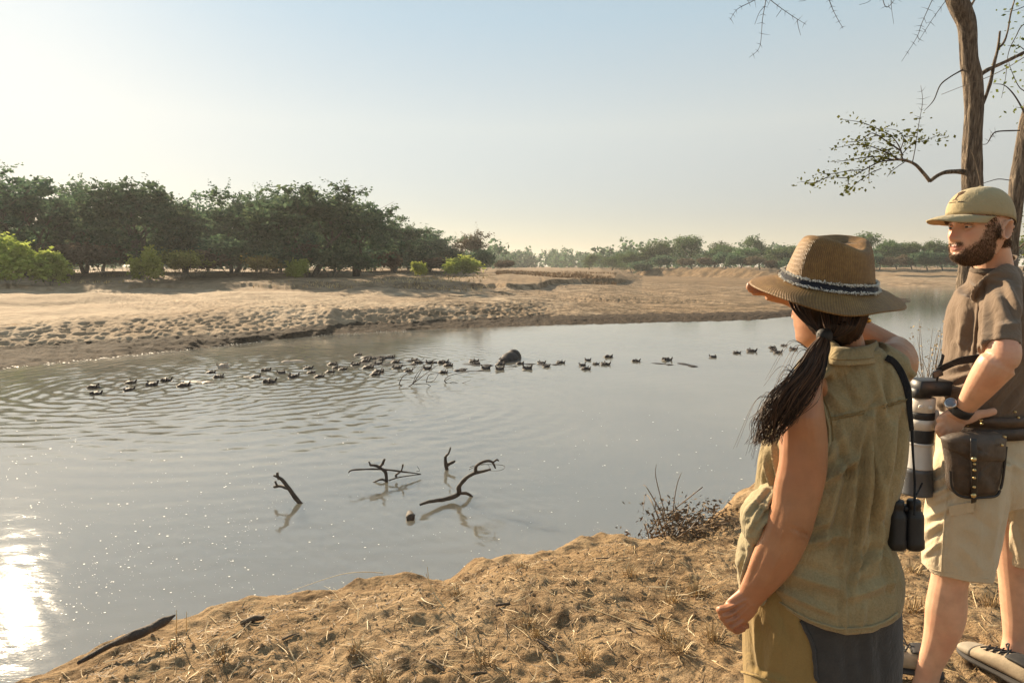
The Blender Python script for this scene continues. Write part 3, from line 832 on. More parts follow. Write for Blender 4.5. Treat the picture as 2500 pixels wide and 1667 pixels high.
for i, (ps, dx, Y, hp, wp, nm, lab, ph, pw) in enumerate(bush):
    stand(ps[i % len(ps)], dx, Y, hp, wp, rnd.random() * 6, nm, lab, 'bush', 'bushes along the terrace' if nm != 'leafy_bush' else 'bright green bushes along the terrace', ph, pw, .05)
# --- the wooded cut bank on the far right
right = [(1352, 245, 38, 46), (1405, 240, 34, 60), (1450, 228, 48, 60), (1490, 228, 52, 70), (1535, 226, 62, 64), (1590, 222, 74, 74), (1640, 224, 52, 70), (1668, 236, 58, 60), (1700, 215, 48, 70),
         (1745, 222, 76, 66), (1790, 206, 58, 74), (1830, 206, 66, 70), (1880, 200, 70, 70), (1930, 195, 70, 70), (1985, 200, 82, 60), (2020, 190, 66, 60), (2060, 192, 62, 60), (2095, 186, 62, 56), (2130, 182, 60, 56), (2165, 178, 66, 60),
         (2205, 176, 62, 56), (2250, 172, 66, 60), (2300, 170, 70, 66), (2350, 168, 72, 66), (2410, 166, 70, 66)]
ordn = ['first', 'second', 'third', 'fourth', 'fifth', 'sixth', 'seventh', 'eighth', 'ninth', 'tenth', 'eleventh', 'twelfth', 'thirteenth', 'fourteenth', 'fifteenth', 'sixteenth', 'seventeenth', 'eighteenth', 'nineteenth', 'twentieth', 'twenty-first', 'twenty-second', 'twenty-third', 'twenty-fourth', 'twenty-fifth'] + ['twenty-' + q for q in ('sixth', 'seventh', 'eighth', 'ninth')]
for i, (dx, Y, hp, wp) in enumerate(right):
    stand(RT[i % 3], dx, Y, hp * .95, wp * 1.1, rnd.random() * 6, 'riverine_tree', '%s tree from the left on the wooded cut bank across the sandbar' % ordn[i], 'tree', 'trees on the far right bank', 12, 11, .2)
for i, (dx, Y, hp, wp) in enumerate([(1470, 216, 26, 40), (1520, 214, 24, 44), (1575, 206, 24, 40), (1625, 200, 26, 44), (1660, 196, 30, 36), (1690, 190, 26, 40), (1730, 186, 30, 44), (1775, 182, 28, 40), (1815, 178, 30, 46),
                                     (2010, 168, 30, 36), (2040, 166, 30, 40), (2080, 166, 34, 36), (2110, 164, 32, 36), (2145, 162, 34, 40), (2180, 160, 32, 36), (2230, 158, 34, 40), (2290, 156, 34, 40)]):
    stand((DB + SB)[i % 4], dx, Y, hp, wp, rnd.random() * 6, 'bank_bush', '%s shrub from the left along the edge of the far cut bank' % ordn[i], 'bush', 'shrubs on the far right bank', 3.0, 4.2, .1)
# --- distant wood closing the valley: reads as one mass
far_rng = np.random.default_rng(77)
Vs, Fs, Ss, nv = [], [], [], 0
for i in range(214):
    dx = 1110 + far_rng.random() * 330 if i < 58 else (1380 + far_rng.random() * 1000 if i < 124 else -250 + far_rng.random() * 1400)
    Y = (360 + far_rng.random() * 130) if i < 58 else (270 + far_rng.random() * 90 if i < 124 else 210 + far_rng.random() * 120)
    px = dx * DS; X = (px - 1250) / F * Y
    hh = (10 + 4 * far_rng.random()); z = 3.2
    pts = []
    for b in range(22):
        a = far_rng.random() * 6.28; rr_ = far_rng.random() ** .5
        pts.append((X + math.cos(a) * rr_ * 5.5, Y + math.sin(a) * rr_ * 5, z + hh * (.05 + .9 * far_rng.random() * (1 - .5 * rr_ ** 2))))
    v, f, s2 = leaf_cloud(np.array(pts), 1.0, far_rng, 11, .85, .6, 1.4)
    Vs.append(v); Fs.append(f + nv); Ss.append(s2); nv += len(v)
me = mesh_np('distant_wood', np.concatenate(Vs), np.concatenate(Fs), ACACIA, False); attr(me, 'leaf', np.concatenate(Ss))
tag(obj('distant_woodland', me), 'hazy blue-green line of distant woodland closing the valley', 'woodland', None, 'stuff')

# --- dry grass on the terrace and litter on the sand
def blades(P, h, rng, w=.012, lean=.35, segs=2, mat=None, name='dry_grass'):
    n = len(P)
    az = rng.random(n) * 6.28; ln = lean * (.4 + 1.2 * rng.random(n)); hh = h * (.5 + rng.random(n))
    d = np.stack([np.cos(az) * ln, np.sin(az) * ln, np.ones(n)], 1)
    q = np.stack([-np.sin(az), np.cos(az), np.zeros(n)], 1) * (w * (.6 + .8 * rng.random(n)))[:, None]
    b = P; m_ = P + d * (hh * .55)[:, None]; t = P + d * hh[:, None] * np.array([1.5, 1.5, .92])
    V = np.stack([b - q, b + q, m_ + q * .8, m_ - q * .8, t], 1).reshape(-1, 3)
    k = np.arange(n)[:, None] * 5
    Fq = np.concatenate([k + 0, k + 1, k + 2, k + 3], 1); Ft = np.concatenate([k + 3, k + 2, k + 4], 1)
    return mesh_np(name, V, Fq.tolist() + Ft.tolist(), mat, False)
STRAW = plain('dry straw', (.42, .30, .14), .8, .35, 3, 0)
RUST = plain('rusty dry grass', (.22, .125, .05), .9, .35, .6, 0)
gr = np.random.default_rng(31)
dxs = 1140 + 275 * gr.random(5200); ys = 100 + 42 * gr.random(5200) ** 1.2
X = (dxs * DS - 1250) / F * ys
zz = far_height(X, ys)
ok = fbm(X * .12, ys * .1, 2, 4) > -.18
tag(obj('terrace_grass', blades(np.stack([X, ys, zz], 1)[ok], .42, gr, .05, .5, mat=RUST)), 'rusty dry grass covering the low terrace', 'grass', None, 'stuff')
dxs = -40 + 1180 * gr.random(5200); ys = 66 + 40 * gr.random(5200)
X = (dxs * DS - 1250) / F * ys; zz = far_height(X, ys)
ok = fbm(X * .1, ys * .1, 2, 9) > .08
tag(obj('bank_grass', blades(np.stack([X, ys, zz], 1)[ok], .28, gr, .04, .5, mat=STRAW)), 'thin dry grass below the acacia grove', 'grass', None, 'stuff')
# ================================================================== hippos
def hippo_skin():
    m, n, l, p = nt('wet hippo hide')
    v = coords(n, l)
    f = noise(n, l, 3.2, 5, .6, v)
    oi = n.new('ShaderNodeObjectInfo')
    c = ramp(n, l, f, [(.3, (.016, .012, .011)), (.55, (.030, .023, .021)), (.75, (.060, .042, .035))])
    l.new(c, p.inputs['Base Color'])
    p.inputs['Roughness'].default_value = .62; p.inputs['Specular IOR Level'].default_value = .18
    bump(n, l, p, noise(n, l, 16, 5, .7, v), .4, .02)
    return m
HIDE = hippo_skin()
PALE = plain('dusty dry hippo hide', (.34, .27, .21), .8, .25, 4, .4, .02, 20)
def hippo_mesh(name, head_up, back_up, mat, rump=False, only_back=False):
    """one continuous body, facing +X, water level at z = 0"""
    mb = MB()
    def lf(st, n=18, m=4):
        V, Fc = loft([((a, b, c), r1, r2) for a, b, c, r1, r2 in st], n=n, m=m); mb.add(V, Fc)
    b = back_up
    def ell(P, Rr, nn=16):
        th = np.linspace(0, math.pi, nn // 2 + 1); ph = np.linspace(0, 2 * math.pi, nn, endpoint=False)
        T, Q = np.meshgrid(th, ph, indexing='ij')
        V = np.stack([P[0] + Rr[0] * np.sin(T) * np.cos(Q), P[1] + Rr[1] * np.sin(T) * np.sin(Q), P[2] + Rr[2] * np.cos(T)], -1).reshape(-1, 3)
        mb.add(V, grid_faces(nn // 2 + 1, nn, True)[:, ::-1].tolist())
    # barrel: chest, belly, rump
    ell((-1.55, 0, b - .55), (1.35, .58, .58)); ell((-.85, 0, b - .62), (.8, .52, .52)); ell((-2.25, 0, b - .58 + (.1 if rump else 0)), (.75, .55, .62))
    for sx, sy in ((-.75, .32), (-.75, -.32), (-2.35, .32), (-2.35, -.32)):
        ell((sx, sy, b - 1.15), (.17, .17, .45), 10)
    if not only_back:
        h = head_up
        ell((-.35, 0, (h + b) * .5 - .38), (.62, .36, .34))                      # neck
        ell((.0, 0, h - .18), (.34, .25, .22)); ell((.28, 0, h - .26), (.30, .19, .17)); ell((.52, 0, h - .33), (.20, .24, .17)); ell((.56, 0, h - .38), (.20, .23, .14))   # skull, muzzle
        for s in (-1, 1):
            ell((.08, s * .15, h - .015), (.09, .07, .075), 10)                   # eye bump
            ell((.60, s * .11, h - .175), (.055, .055, .045), 10)                  # nostril
            ell((-.20, s * .205, h + .045), (.03, .05, .065), 10)                 # ear
            ell((-.17, s * .18, h - .02), (.05, .05, .07), 8)
    me = remesh(mb, .028, 3, .5, name)
    V = get_co(me)
    V[:, 2] += .012 * fbm(V[:, 0] * 5, V[:, 1] * 5 + V[:, 2] * 4, 3, 2)
    set_co(me, V); me.materials.append(mat); me.name = name
    return me
HM = {'h': hippo_mesh('hippo', .10, -.14, HIDE), 'b': hippo_mesh('hippo', .10, .03, HIDE), 'p': hippo_mesh('hippo', .16, -.06, PALE),
      'r': hippo_mesh('hippo', .24, .50, HIDE, True), 'd': hippo_mesh('hippo', -.3, .12, HIDE, only_back=True)}
HM['dp'] = HM['d'].copy(); HM['dp'].materials.clear(); HM['dp'].materials.append(PALE)
special = {
 (227, 946): 'leftmost hippo of the pod, turned in profile', (233, 962): 'small hippo nearest the bank at the left end of the pod',
 (405, 929): 'long low hippo floating in profile at the left with its back awash', (545, 897): 'pale dusty hippo head at the back of the left group',
 (533, 921): 'hippo in profile trailing a long wake line, below the pale head', (767, 880): 'pale rounded hippo back by the sandbank shallows',
 (657, 933): 'hippo closest to the ripples in the left middle of the pod', (874, 867): 'farthest dark hippo under the sandbank in the middle',
 (996, 874): 'smooth dark hippo back without a head, behind the dead branches', (968, 899): 'large hippo head left of the dead branches',
 (899, 898): 'broad hippo head and shoulders in the thick of the pod', (1152, 897): 'round wet grey hippo back right of the dead branches',
 (1122, 884): 'flat hippo back barely breaking the water', (1226, 884): 'big hippo standing with its rounded rump high out of the water',
 (1220, 902): 'hippo facing the bank right below the standing one', (1222, 890): 'hippo lying across in front of the standing one',
 (1287, 900): 'hippo head with pale back just right of the standing one', (1552, 882): 'hippo with pale domed back, left of the two domed ones',
 (1627, 879): 'hippo with pale domed back, right of the two domed ones', (1741, 872): 'lone hippo head between the domed backs and the hat',
 (1485, 872): 'farthest hippo of the middle right group', (1936, 853): 'hippo closest to the face of the woman in the hat',
 (1186, 900): 'lone hippo head just left of the standing one', (1129, 905): 'small hippo head right of the dead branches'}
_zc = {}
for i, (hx, hy, h) in enumerate(sorted(HIPW, key=lambda q: q[2][0])):
    px, py, v, fa, sc = h
    key = 'dp' if (px, py) in ((767, 880), ) else v
    o = obj('hippo', HM[key])
    o.location = (hx, hy, -.01); o.rotation_euler = (0, 0, R(fa)); o.scale = (sc * .74 * (1 + .12 * math.sin(i * 2.3)),) * 3
    lab = special.get((px, py))
    if not lab:
        zone = 0 if px < 850 else 1 if px < 1200 else 2 if px < 1700 else 3
        _zc[zone] = _zc.get(zone, 0) + 1; nth = ordn[_zc[zone] - 1]
        lab = nth + [' from the left of the plain dark hippos in the left part of the pod', ' from the left of the hippos crowded in the thick of the pod',
                     ' from the left of the hippos strung out right of the standing one', ' from the left of the far hippos beside the face in the hat'][zone]
    tag(o, lab, 'hippo', 'hippos in the river')

# ================================================================== dead branches in the water
SNAG = plain('waterlogged dead wood', (.045, .033, .024), .75, .5, 9, .7, .012, 40)
def rough_tube(mb, pts, radii, k=8, m=4, amp=.18, seed=0):
    P = np.array(crom([np.asarray(p, float) for p in pts], m)); r = np.interp(np.linspace(0, len(radii) - 1, len(P)), range(len(radii)), radii)
    V, Fc = tube_np(P, r, k)
    c = np.repeat(P, k, 0); d = V - c
    nn = 1 + amp * 2 * vnoise(V[:, 0] * 18 + V[:, 2] * 9 + seed, V[:, 1] * 18 + V[:, 2] * 14, seed)
    V = c + d * nn[:, None]
    n0 = len(V)
    V = np.concatenate([V, P[:1], P[-1:]])
    for j in range(k): Fc.append([n0, (j + 1) % k, j]); Fc.append([n0 + 1, n0 - k + j, n0 - k + (j + 1) % k])
    mb.add(V, Fc)
def snag(name, label, Y, limbs, base_px, cat='branch', group=None, z=0.0):
    """limbs: list of [(px, py[, dY]) ...], [radii in px]"""
    e = empty(name, S(base_px, Y, z))
    for i, (pts, rad) in enumerate(limbs):
        mb = MB()
        W = [U(p[0], p[1], Y + (p[2] if len(p) > 2 else 0)) for p in pts]
        k = Y / F
        rough_tube(mb, W, [r * k for r in rad], 8, 4, .22, i * 7)
        obj('limb' if rad[0] > 3.2 else 'twig', mb.mesh('limb', SNAG), e)
    return tag(e, label, cat, group)
def q8(x, y): return (640 + x / 3.5636, 1080 + y / 3.5636)
Y1 = G(733, 1228).y
snag('dead_branch', 'dead forked branch leaning left out of the river, leftmost snag', Y1, [
 ([(*q8(350, 560), -.02), q8(330, 525), q8(270, 455), q8(215, 375), q8(165, 315), q8(100, 285)], [6.5, 6, 5.5, 5, 4.4, 2.6]),
 ([q8(150, 320), q8(135, 290), q8(133, 258)], [4.5, 3.6, 3.4]),
 ([q8(235, 405), (*q8(190, 385), .1), (*q8(150, 378), .15), (*q8(105, 385), .2)], [5, 4.2, 3.8, 3.2]),
 ([(*q8(130, 375), .15), (*q8(118, 350), .15), (*q8(115, 333), .15)], [3.2, 3.0, 2.6])], 733, 'branch', 'snags near the bank')
Y2 = G(943, 1176).y
snag('dead_branch', 'dead branch with a long level stick crossing an upright stub', Y2, [
 ([q8(1082, 365), q8(1080, 310), q8(1068, 250), q8(1000, 205), q8(940, 195)], [4, 4, 4.4, 3.6, 3]),
 ([q8(1010, 220), q8(1045, 190), q8(1065, 142)], [3.6, 3.3, 3.0]), ([q8(945, 198), q8(928, 165)], [3, 2]),
 ([(*q8(752, 262), -.2), (*q8(780, 240), -.2), (*q8(900, 232), -.1), q8(1060, 234), (*q8(1200, 250), .1), (*q8(1380, 274), .3)], [1.6, 2.0, 2.2, 2.4, 2.2, 1.2]),
 ([(*q8(1175, 300), .1), (*q8(1160, 285), .1), (*q8(1210, 245), .1), (*q8(1225, 188), .1)], [2.2, 2.4, 2.4, 2.0]),
 ([(*q8(1100, 330), -.1), (*q8(1200, 300), 0), (*q8(1380, 276), .3)], [1.6, 1.6, 1.0]),
 ([(*q8(1340, 250), .3), (*q8(1370, 245), .3), (*q8(1350, 205), .3)], [.8, .6, .4]),
 ([q8(1095, 350), q8(1040, 320), q8(960, 350), q8(900, 375)], [3, 2.6, 2, 1.4])], 943, 'branch', 'snags near the bank')
Y3 = G(1094, 1146).y
snag('dead_branch', 'small upright dead stub behind the large curled branch', Y3, [
 ([q8(1608, 245), q8(1600, 200), q8(1596, 125), q8(1622, 95), q8(1640, 40)], [5, 4.6, 4.0, 3.0, 1.6]),
 ([q8(1610, 195), q8(1650, 175), q8(1680, 160)], [4.2, 3.8, 3.2])], 1094, 'branch', 'snags near the bank')
Y4 = G(1120, 1222).y
snag('dead_branch', 'large dead branch curling up in an S from the river', Y4, [
 ([(*q8(1375, 540), -.5), (*q8(1450, 515), -.35), (*q8(1600, 490), -.1), q8(1705, 450), q8(1715, 380), q8(1780, 305), q8(1850, 265), q8(1920, 250), q8(1990, 232)], [3.0, 4.6, 5.6, 6.4, 5.4, 4.8, 4.4, 3.6, 2.4]),
 ([q8(1855, 262), q8(1868, 200), q8(1940, 162), q8(2000, 168), q8(2030, 225)], [4.2, 3.8, 3.4, 3.0, 1.8]), ([q8(2010, 170), q8(2040, 150), q8(2058, 160)], [2.6, 2.4, 1.8]),
 ([q8(1710, 445), (*q8(1770, 440), .1), (*q8(1820, 465), .2), (*q8(1838, 500), .2)], [5.0, 4.4, 3.8, 3.4]),
 ([(*q8(1805, 215), .2), (*q8(1900, 190), .3), (*q8(2080, 195), .3), (*q8(2110, 220), .2), (*q8(2050, 245), .1), (*q8(1900, 240), .1)], [.7, .7, .6, .6, .5, .4]),
 ([(*q8(1800, 235), .2), (*q8(1870, 205), .3), (*q8(1960, 190), .3), (*q8(1985, 235), .2)], [.6, .5, .5, .4])], 1120, 'branch', 'snags near the bank')
Y5 = G(903, 1262).y
snag('log_stub', 'blunt dark log end just breaking the surface', Y5, [([(*q8(1292, 665), -.15), q8(1290, 640), (*q8(1285, 612), .25)], [11, 12, 7])], 903, 'log')
# thin dead bush in mid river
def q7(x, y): return (850 + x / 3.36, 840 + y / 3.36)
Y6 = G(*q7(530, 345)).y
snag('dead_branch', 'fan of thin bare twigs in mid river before the hippos', Y6, [
 ([q7(470, 360), q7(530, 325), q7(575, 260), q7(640, 160), q7(720, 125)], [1.3, 1.2, 1.0, .8, .5]),
 ([q7(440, 345), q7(420, 325), q7(450, 265), q7(530, 210), q7(630, 105)], [1.2, 1.2, 1.0, .8, .5]),
 ([q7(525, 328), q7(600, 270), q7(660, 225), q7(750, 160)], [1.1, 1.0, .8, .5]), ([q7(640, 312), q7(665, 250), q7(745, 235), q7(790, 200)], [1.0, .9, .7, .5]),
 ([q7(530, 328), q7(640, 325), q7(695, 360)], [1.0, .8, .6]), ([q7(530, 322), q7(560, 250), q7(600, 200), q7(620, 165)], [1.0, .8, .7, .5]),
 ([q7(640, 312), q7(700, 300), q7(745, 235)], [.9, .7, .5])], 1007, 'branch', 'snags in mid river')
Y7 = G(*q7(800, 318)).y
snag('dead_branch', 'short bent twig snag right of the twig fan', Y7, [
 ([q7(820, 330), q7(790, 298), q7(830, 260), q7(930, 235), q7(990, 232)], [1.1, 1.3, .9, .6, .4]), ([q7(795, 298), q7(845, 272)], [1.0, .6]),
 ([q7(820, 322), q7(860, 312), q7(930, 320), q7(1005, 295)], [.6, .6, .5, .4])], 1090, 'branch', 'snags in mid river')

# floating specks of froth and seed
fl = np.random.default_rng(19)
npx = np.concatenate([fl.random(1500) * 1900, fl.random(900) * 700]); npy = np.concatenate([1000 + 640 * fl.random(1500) ** .8, 1080 + 540 * fl.random(900)])
Vs, Fs = [], []
cl_ = fbm(npx * .006, npy * .012, 2, 3)
FG = np.array([G(a, b, .0)[:] for a, b in zip(npx, npy)])
fok = (edge_dist(FG[:, 0], FG[:, 1]) < -1.2) & ((cl_ > -.12) | (fl.random(len(npx)) > .7))
FG = FG[fok]; fz = wave_height(FG[:, 0], FG[:, 1]) + .006
k = 0
for g, zz in zip(FG, fz):
    r = (.0025 + .010 * fl.random() ** 4) * g[1] / 11
    a0 = fl.random() * 6
    for j in range(5):
        an = a0 + j * 1.257; rj = r * (.7 + .6 * fl.random())
        Vs.append((g[0] + math.cos(an) * rj * 1.5, g[1] + math.sin(an) * rj, zz))
    Fs.append(list(range(k, k + 5))); k += 5
FROTH = plain('pale froth', (.78, .74, .66), .6, .1, 5, 0)
tag(obj('froth_specks', mesh_np('froth_specks', np.array(Vs), Fs, FROTH, False)), 'pale specks of froth drifting on the near water', 'froth', None, 'stuff')
# line of foam where the water meets the sandbank
Vs, Fs, k = [], [], 0
for i in range(650):
    dxp = fl.random() * 1000 - 60
    yy = np.interp(dxp, [-400, 0, 400, 700, 760, 1000], [905, 848, 806, 773, 768, 756])
    g = G(dxp * DS, yy * DS + fl.normal(0, 1.6) + 1.6, .0)
    if fbm(np.array([dxp * .02]), np.array([3.0]), 3, 4)[0] < -.3: continue
    r = .006 + .022 * fl.random() ** 2
    a0 = fl.random() * 6
    for j in range(6):
        an = a0 + j * 1.047; rj = r * (.6 + .8 * fl.random())
        Vs.append((g.x + math.cos(an) * rj * 1.8, g.y + math.sin(an) * rj, .035 + .01 * fl.random()))
    Fs.append(list(range(k, k + 6))); k += 6
tag(obj('shore_foam', mesh_np('shore_foam', np.array(Vs), Fs, FROTH, False)), 'thin line of pale foam along the sandbank shore', 'foam', None, 'stuff')
# ================================================================== near bank litter
lr = np.random.default_rng(41)
def scatter(n, x0, x1, y0, y1, margin=.03):
    X = x0 + (x1 - x0) * lr.random(n); Y = y0 + (y1 - y0) * lr.random(n)
    ok = edge_dist(X, Y) > margin
    X, Y = X[ok], Y[ok]
    return np.stack([X, Y, near_height(X, Y)], 1)
def straws(P, L, w, rng, lift=.15, bend=.5):
    """lying stalks: bent strips"""
    n = len(P); az = rng.random(n) * 6.28; ll = L * (.3 + 1.2 * rng.random(n) ** 1.5)
    d = np.stack([np.cos(az), np.sin(az), lift * rng.normal(0, 1, n).clip(-.2, 2)], 1)
    s = np.stack([-np.sin(az), np.cos(az), np.zeros(n)], 1)
    bd = rng.normal(0, bend, n)
    V = []
    for t in (0, .33, .66, 1):
        c = P + d * (ll * t)[:, None] + s * (bd * ll * t * t * .5)[:, None]
        zz = np.maximum(c[:, 2], near_height(c[:, 0], c[:, 1]) + .004); c[:, 2] = zz
        ww = (w * (.6 + .8 * rng.random(n)) * (1 - .6 * t))[:, None]
        up = np.array([0, 0, 1.0]) * ww * .6
        V += [c - s * ww + up * 0, c + s * ww + up]
    V = np.stack(V, 1).reshape(-1, 3)
    k = np.arange(n)[:, None] * 8
    Fc = np.concatenate([np.concatenate([k + 2 * i, k + 2 * i + 1, k + 2 * i + 3, k + 2 * i + 2], 1) for i in range(3)])
    return V, Fc
def straw_mat(name, cs):
    m, n, l, p = nt(name)
    f = attr_n(n, 'tone')
    l.new(ramp(n, l, f, cs), p.inputs['Base Color']); p.inputs['Roughness'].default_value = .7
    return m
STALK = straw_mat('bleached and brown stalks', [(0, (.10, .06, .028)), (.4, (.26, .165, .07)), (.7, (.48, .34, .16)), (1, (.68, .55, .34))])
V1, F1 = straws(scatter(9500, -2.6, 3.4, 1.7, 6.5), .085, .0017, lr)
V2, F2 = straws(scatter(420, -2.4, 3.2, 1.8, 6), .22, .0024, lr, .12, .8)
V3, F3 = straws(scatter(9000, -2.6, 2.8, 1.8, 4.8), .032, .0028, lr, .35)
V = np.concatenate([V1, V2, V3]); Fc = np.concatenate([F1, F2 + len(V1), F3 + len(V1) + len(V2)])
me = mesh_np('straw_litter', V, Fc, STALK, False)
tone = np.repeat(np.concatenate([lr.random(len(V1) // 8), .55 + .45 * lr.random(len(V2) // 8), lr.random(len(V3) // 8) ** 2 * .6]), 8)
attr(me, 'tone', tone)
tag(obj('straw_litter', me), 'broken straw and stalks strewn over the near bank', 'straw', None, 'stuff')
# crumbs of earth and bark
Pc = scatter(5200, -2.7, 3.3, 1.7, 6.0, .0)
rc = (.003 + .010 * lr.random(len(Pc)) ** 3)[:, None]
octv = np.array([[1, 0, 0], [0, 1, 0], [-1, 0, 0], [0, -1, 0], [0, 0, .8], [0, 0, -.6]])
Vc_ = (Pc[:, None, :] + octv[None] * (.6 + .8 * lr.random((len(Pc), 6, 1))) * rc[:, None, :] + np.array([0, 0, .002])).reshape(-1, 3)
of = np.array([[0, 1, 4], [1, 2, 4], [2, 3, 4], [3, 0, 4], [1, 0, 5], [2, 1, 5], [3, 2, 5], [0, 3, 5]])
Fc_ = (np.arange(len(Pc))[:, None, None] * 6 + of[None]).reshape(-1, 3)
me = mesh_np('earth_crumbs', Vc_, Fc_, plain('earth crumbs', (.25, .16, .085), .97, .5, 30, 0), False)
tag(obj('earth_crumbs', me), 'crumbs of dry earth scattered over the near bank', 'earth', None, 'stuff')
# cropped tussocks
def tussock(P, rng, n, h, sp_):
    C = P + np.concatenate([rng.normal(0, sp_, (n, 2)), np.zeros((n, 1))], 1)
    C[:, 2] = near_height(C[:, 0], C[:, 1]) - .005
    az = np.arctan2(C[:, 1] - P[1], C[:, 0] - P[0]) + rng.normal(0, .6, n)
    ln = rng.random(n) * 1.1; hh = h * (.35 + .9 * rng.random(n)); w = .0014 + .0014 * rng.random(n)
    d = np.stack([np.cos(az) * ln, np.sin(az) * ln, np.ones(n)], 1); d /= np.linalg.norm(d, axis=1)[:, None]
    s = np.stack([-np.sin(az), np.cos(az), np.zeros(n)], 1) * w[:, None]
    t = C + d * hh[:, None]; t2 = t + (d * .6 + np.stack([np.cos(az) * .5, np.sin(az) * .5, -np.full(n, .25)], 1)) * (hh * .5)[:, None]
    V = np.stack([C - s, C + s, t + s * .8, t - s * .8, t2], 1).reshape(-1, 3)
    return V, n
tus_px = [(545, 1600, .05), (1275, 1380, .035), (1290, 1525, .04), (1310, 1550, .045), (1180, 1620, .05), (1540, 1410, .04), (1660, 1600, .05), (1620, 1560, .04), (1740, 1560, .06), (930, 1660, .05), (1115, 1445, .035),
          (1700, 1445, .05), (870, 1590, .04), (2230, 1490, .05), (2290, 1530, .05), (420, 1560, .035), (1430, 1610, .05), (1640, 1470, .045), (1790, 1500, .06), (2235, 1400, .045), (2420, 1480, .05)]
tus_px = tus_px[:1] + sorted(tus_px[1:])
for i, (a, b, h) in enumerate(tus_px):
    g = G(a, b, BANK); P = np.array([g.x, g.y, gz(g.x, g.y)])
    V, n = tussock(P, lr, 50, h, .014 + .10 * h)
    k = np.arange(n)[:, None] * 5
    Fc = np.concatenate([k, k + 1, k + 2, k + 3], 1).tolist() + np.concatenate([k + 3, k + 2, k + 4], 1).tolist()
    me = mesh_np('grass_tussock', V, Fc, STALK, False); attr(me, 'tone', np.repeat(.25 + .65 * lr.random(n), 5))
    tag(obj('grass_tussock', me), 'rust-coloured cropped grass tussock at the lip of the bank, beside the log' if i == 0 else '%s small cropped dry tussock from the left on the bare near bank' % ordn[i - 1], 'grass tussock', 'cropped tussocks on the near bank')
# single long stalks one can pick out
def stalk(name, label, pts, r, group='long dry stalks'):
    mb = MB(); V, Fc = tube_np(np.array(crom([np.asarray(p, float) for p in pts], 6)), np.linspace(r, r * .45, (len(pts) - 1) * 6 + 1), 5); mb.add(V, Fc)
    me = mb.mesh(name, STALK); attr(me, 'tone', np.full(len(me.vertices), .85))
    return tag(obj(name, me), label, 'stalk', group)
def on(px, py, up=.006):
    g = G(px, py, BANK); z = gz(g.x, g.y)
    g = G(px, py, z + up); return g
stalk('dry_stalk', 'bundle-leaning pale stalk rising from the middle of the bank', [on(1087, 1485), U(1060, 1450, 3.0), U(1040, 1400, 3.0)], .003)
stalk('dry_stalk', 'second pale stalk of the pair in the middle of the bank', [on(1087, 1485), U(1052, 1435, 3.02), U(1043, 1383, 3.0)], .0025)
stalk('dry_stalk', 'tall arching stalk at the lip beside the dead bush', [on(1500, 1470), U(1545, 1400, 3.5), U(1550, 1350, 3.6), U(1525, 1325, 3.7)], .003)
stalk('dry_stalk', 'second arching stalk at the lip beside the dead bush', [on(1515, 1440), U(1562, 1360, 3.6), U(1545, 1330, 3.7), U(1530, 1318, 3.7)], .0028)
stalk('dry_stalk', 'long straight stalk lying across the bank toward the hand', [on(1420, 1478), on(1500, 1505), on(1600, 1545), on(1700, 1600)], .003)
stalk('dry_stalk', 'pale stalk lying below the long straight one', [on(1515, 1485), on(1600, 1500), on(1690, 1528)], .0026)
stalk('dry_stalk', 'pale bent stalk standing at the lower left of the bank', [on(725, 1660), U(722, 1620, 2.3), U(705, 1580, 2.35)], .003)
stalk('dry_stalk', 'thin upright stalk beside the charred log', [on(430, 1545, 0), U(431, 1510, 2.75), U(430, 1488, 2.75)], .003)
stalk('dry_stalk', 'shorter upright stalk right of the charred log', [on(455, 1540, 0), U(455, 1512, 2.8), U(456, 1492, 2.8)], .0025)
stalk('dry_stalk', 'arched grass stem drooping over the lip right of the log', [on(625, 1470), U(590, 1466, 3.1), U(545, 1478, 3.1), U(502, 1512, 3.05)], .0022)
stalk('dry_stalk', 'long arched grass stem hanging over the water from the lip', [on(935, 1398), U(880, 1396, 3.4), U(820, 1405, 3.4), U(700, 1445, 3.35)], .0022)
stalk('dry_stalk', 'long fallen stalk on the ground between the two people', [on(2370, 1425), on(2385, 1480), on(2405, 1515)], .003)
# sticks
STICK = plain('weathered stick', (.10, .07, .045), .9, .4, 20, .5, .006, 60)
def stick(name, label, pts, rad, cat='stick', group=None, mat=None):
    mb = MB(); rough_tube(mb, pts, rad, 9, 5, .3, len(label))
    return tag(obj(name, mb.mesh(name, mat or STICK)), label, cat, group)
CHAR = plain('dark weathered log', (.055, .040, .030), .85, .5, 14, .9, .012, 34)
stick('driftwood_log', 'dark splintered log poking out over the water at lower left', [on(190, 1618, -.02), on(262, 1578, .012), U(330, 1548, 2.72), U(370, 1532, 2.78), U(398, 1517, 2.82), U(415, 1508, 2.85), U(428, 1500, 2.87)], [.007, .014, .020, .021, .024, .013, .003], 'log', None, CHAR)
stick('stick', 'short dark stick lying near the lip at lower left', [on(590, 1520), on(620, 1510), on(645, 1506)], [.010, .013, .008], group='sticks on the bank')
stick('stick', 'dark stick lying in the middle of the bank', [on(1210, 1477), on(1245, 1472)], [.006, .004], group='sticks on the bank')
stick('stick', 'thin stick lying level near the lip by the dead bush', [on(1455, 1362), on(1540, 1361)], [.005, .003], group='sticks on the bank')
for i, (a, b, c, d) in enumerate(sorted([(1150, 1645, 1190, 1641), (1040, 1610, 1085, 1638), (1310, 1560, 1350, 1590), (1555, 1545, 1530, 1530), (690, 1560, 730, 1545), (1560, 1508, 1590, 1520), (860, 1630, 900, 1622)])):
    stick('stick', '%s small broken twig from the left on the lower bank' % ordn[i], [on(a, b), on((a + c) / 2, (b + d) / 2 - 2), on(c, d)], [.004, .005, .003], group='small twigs on the bank')

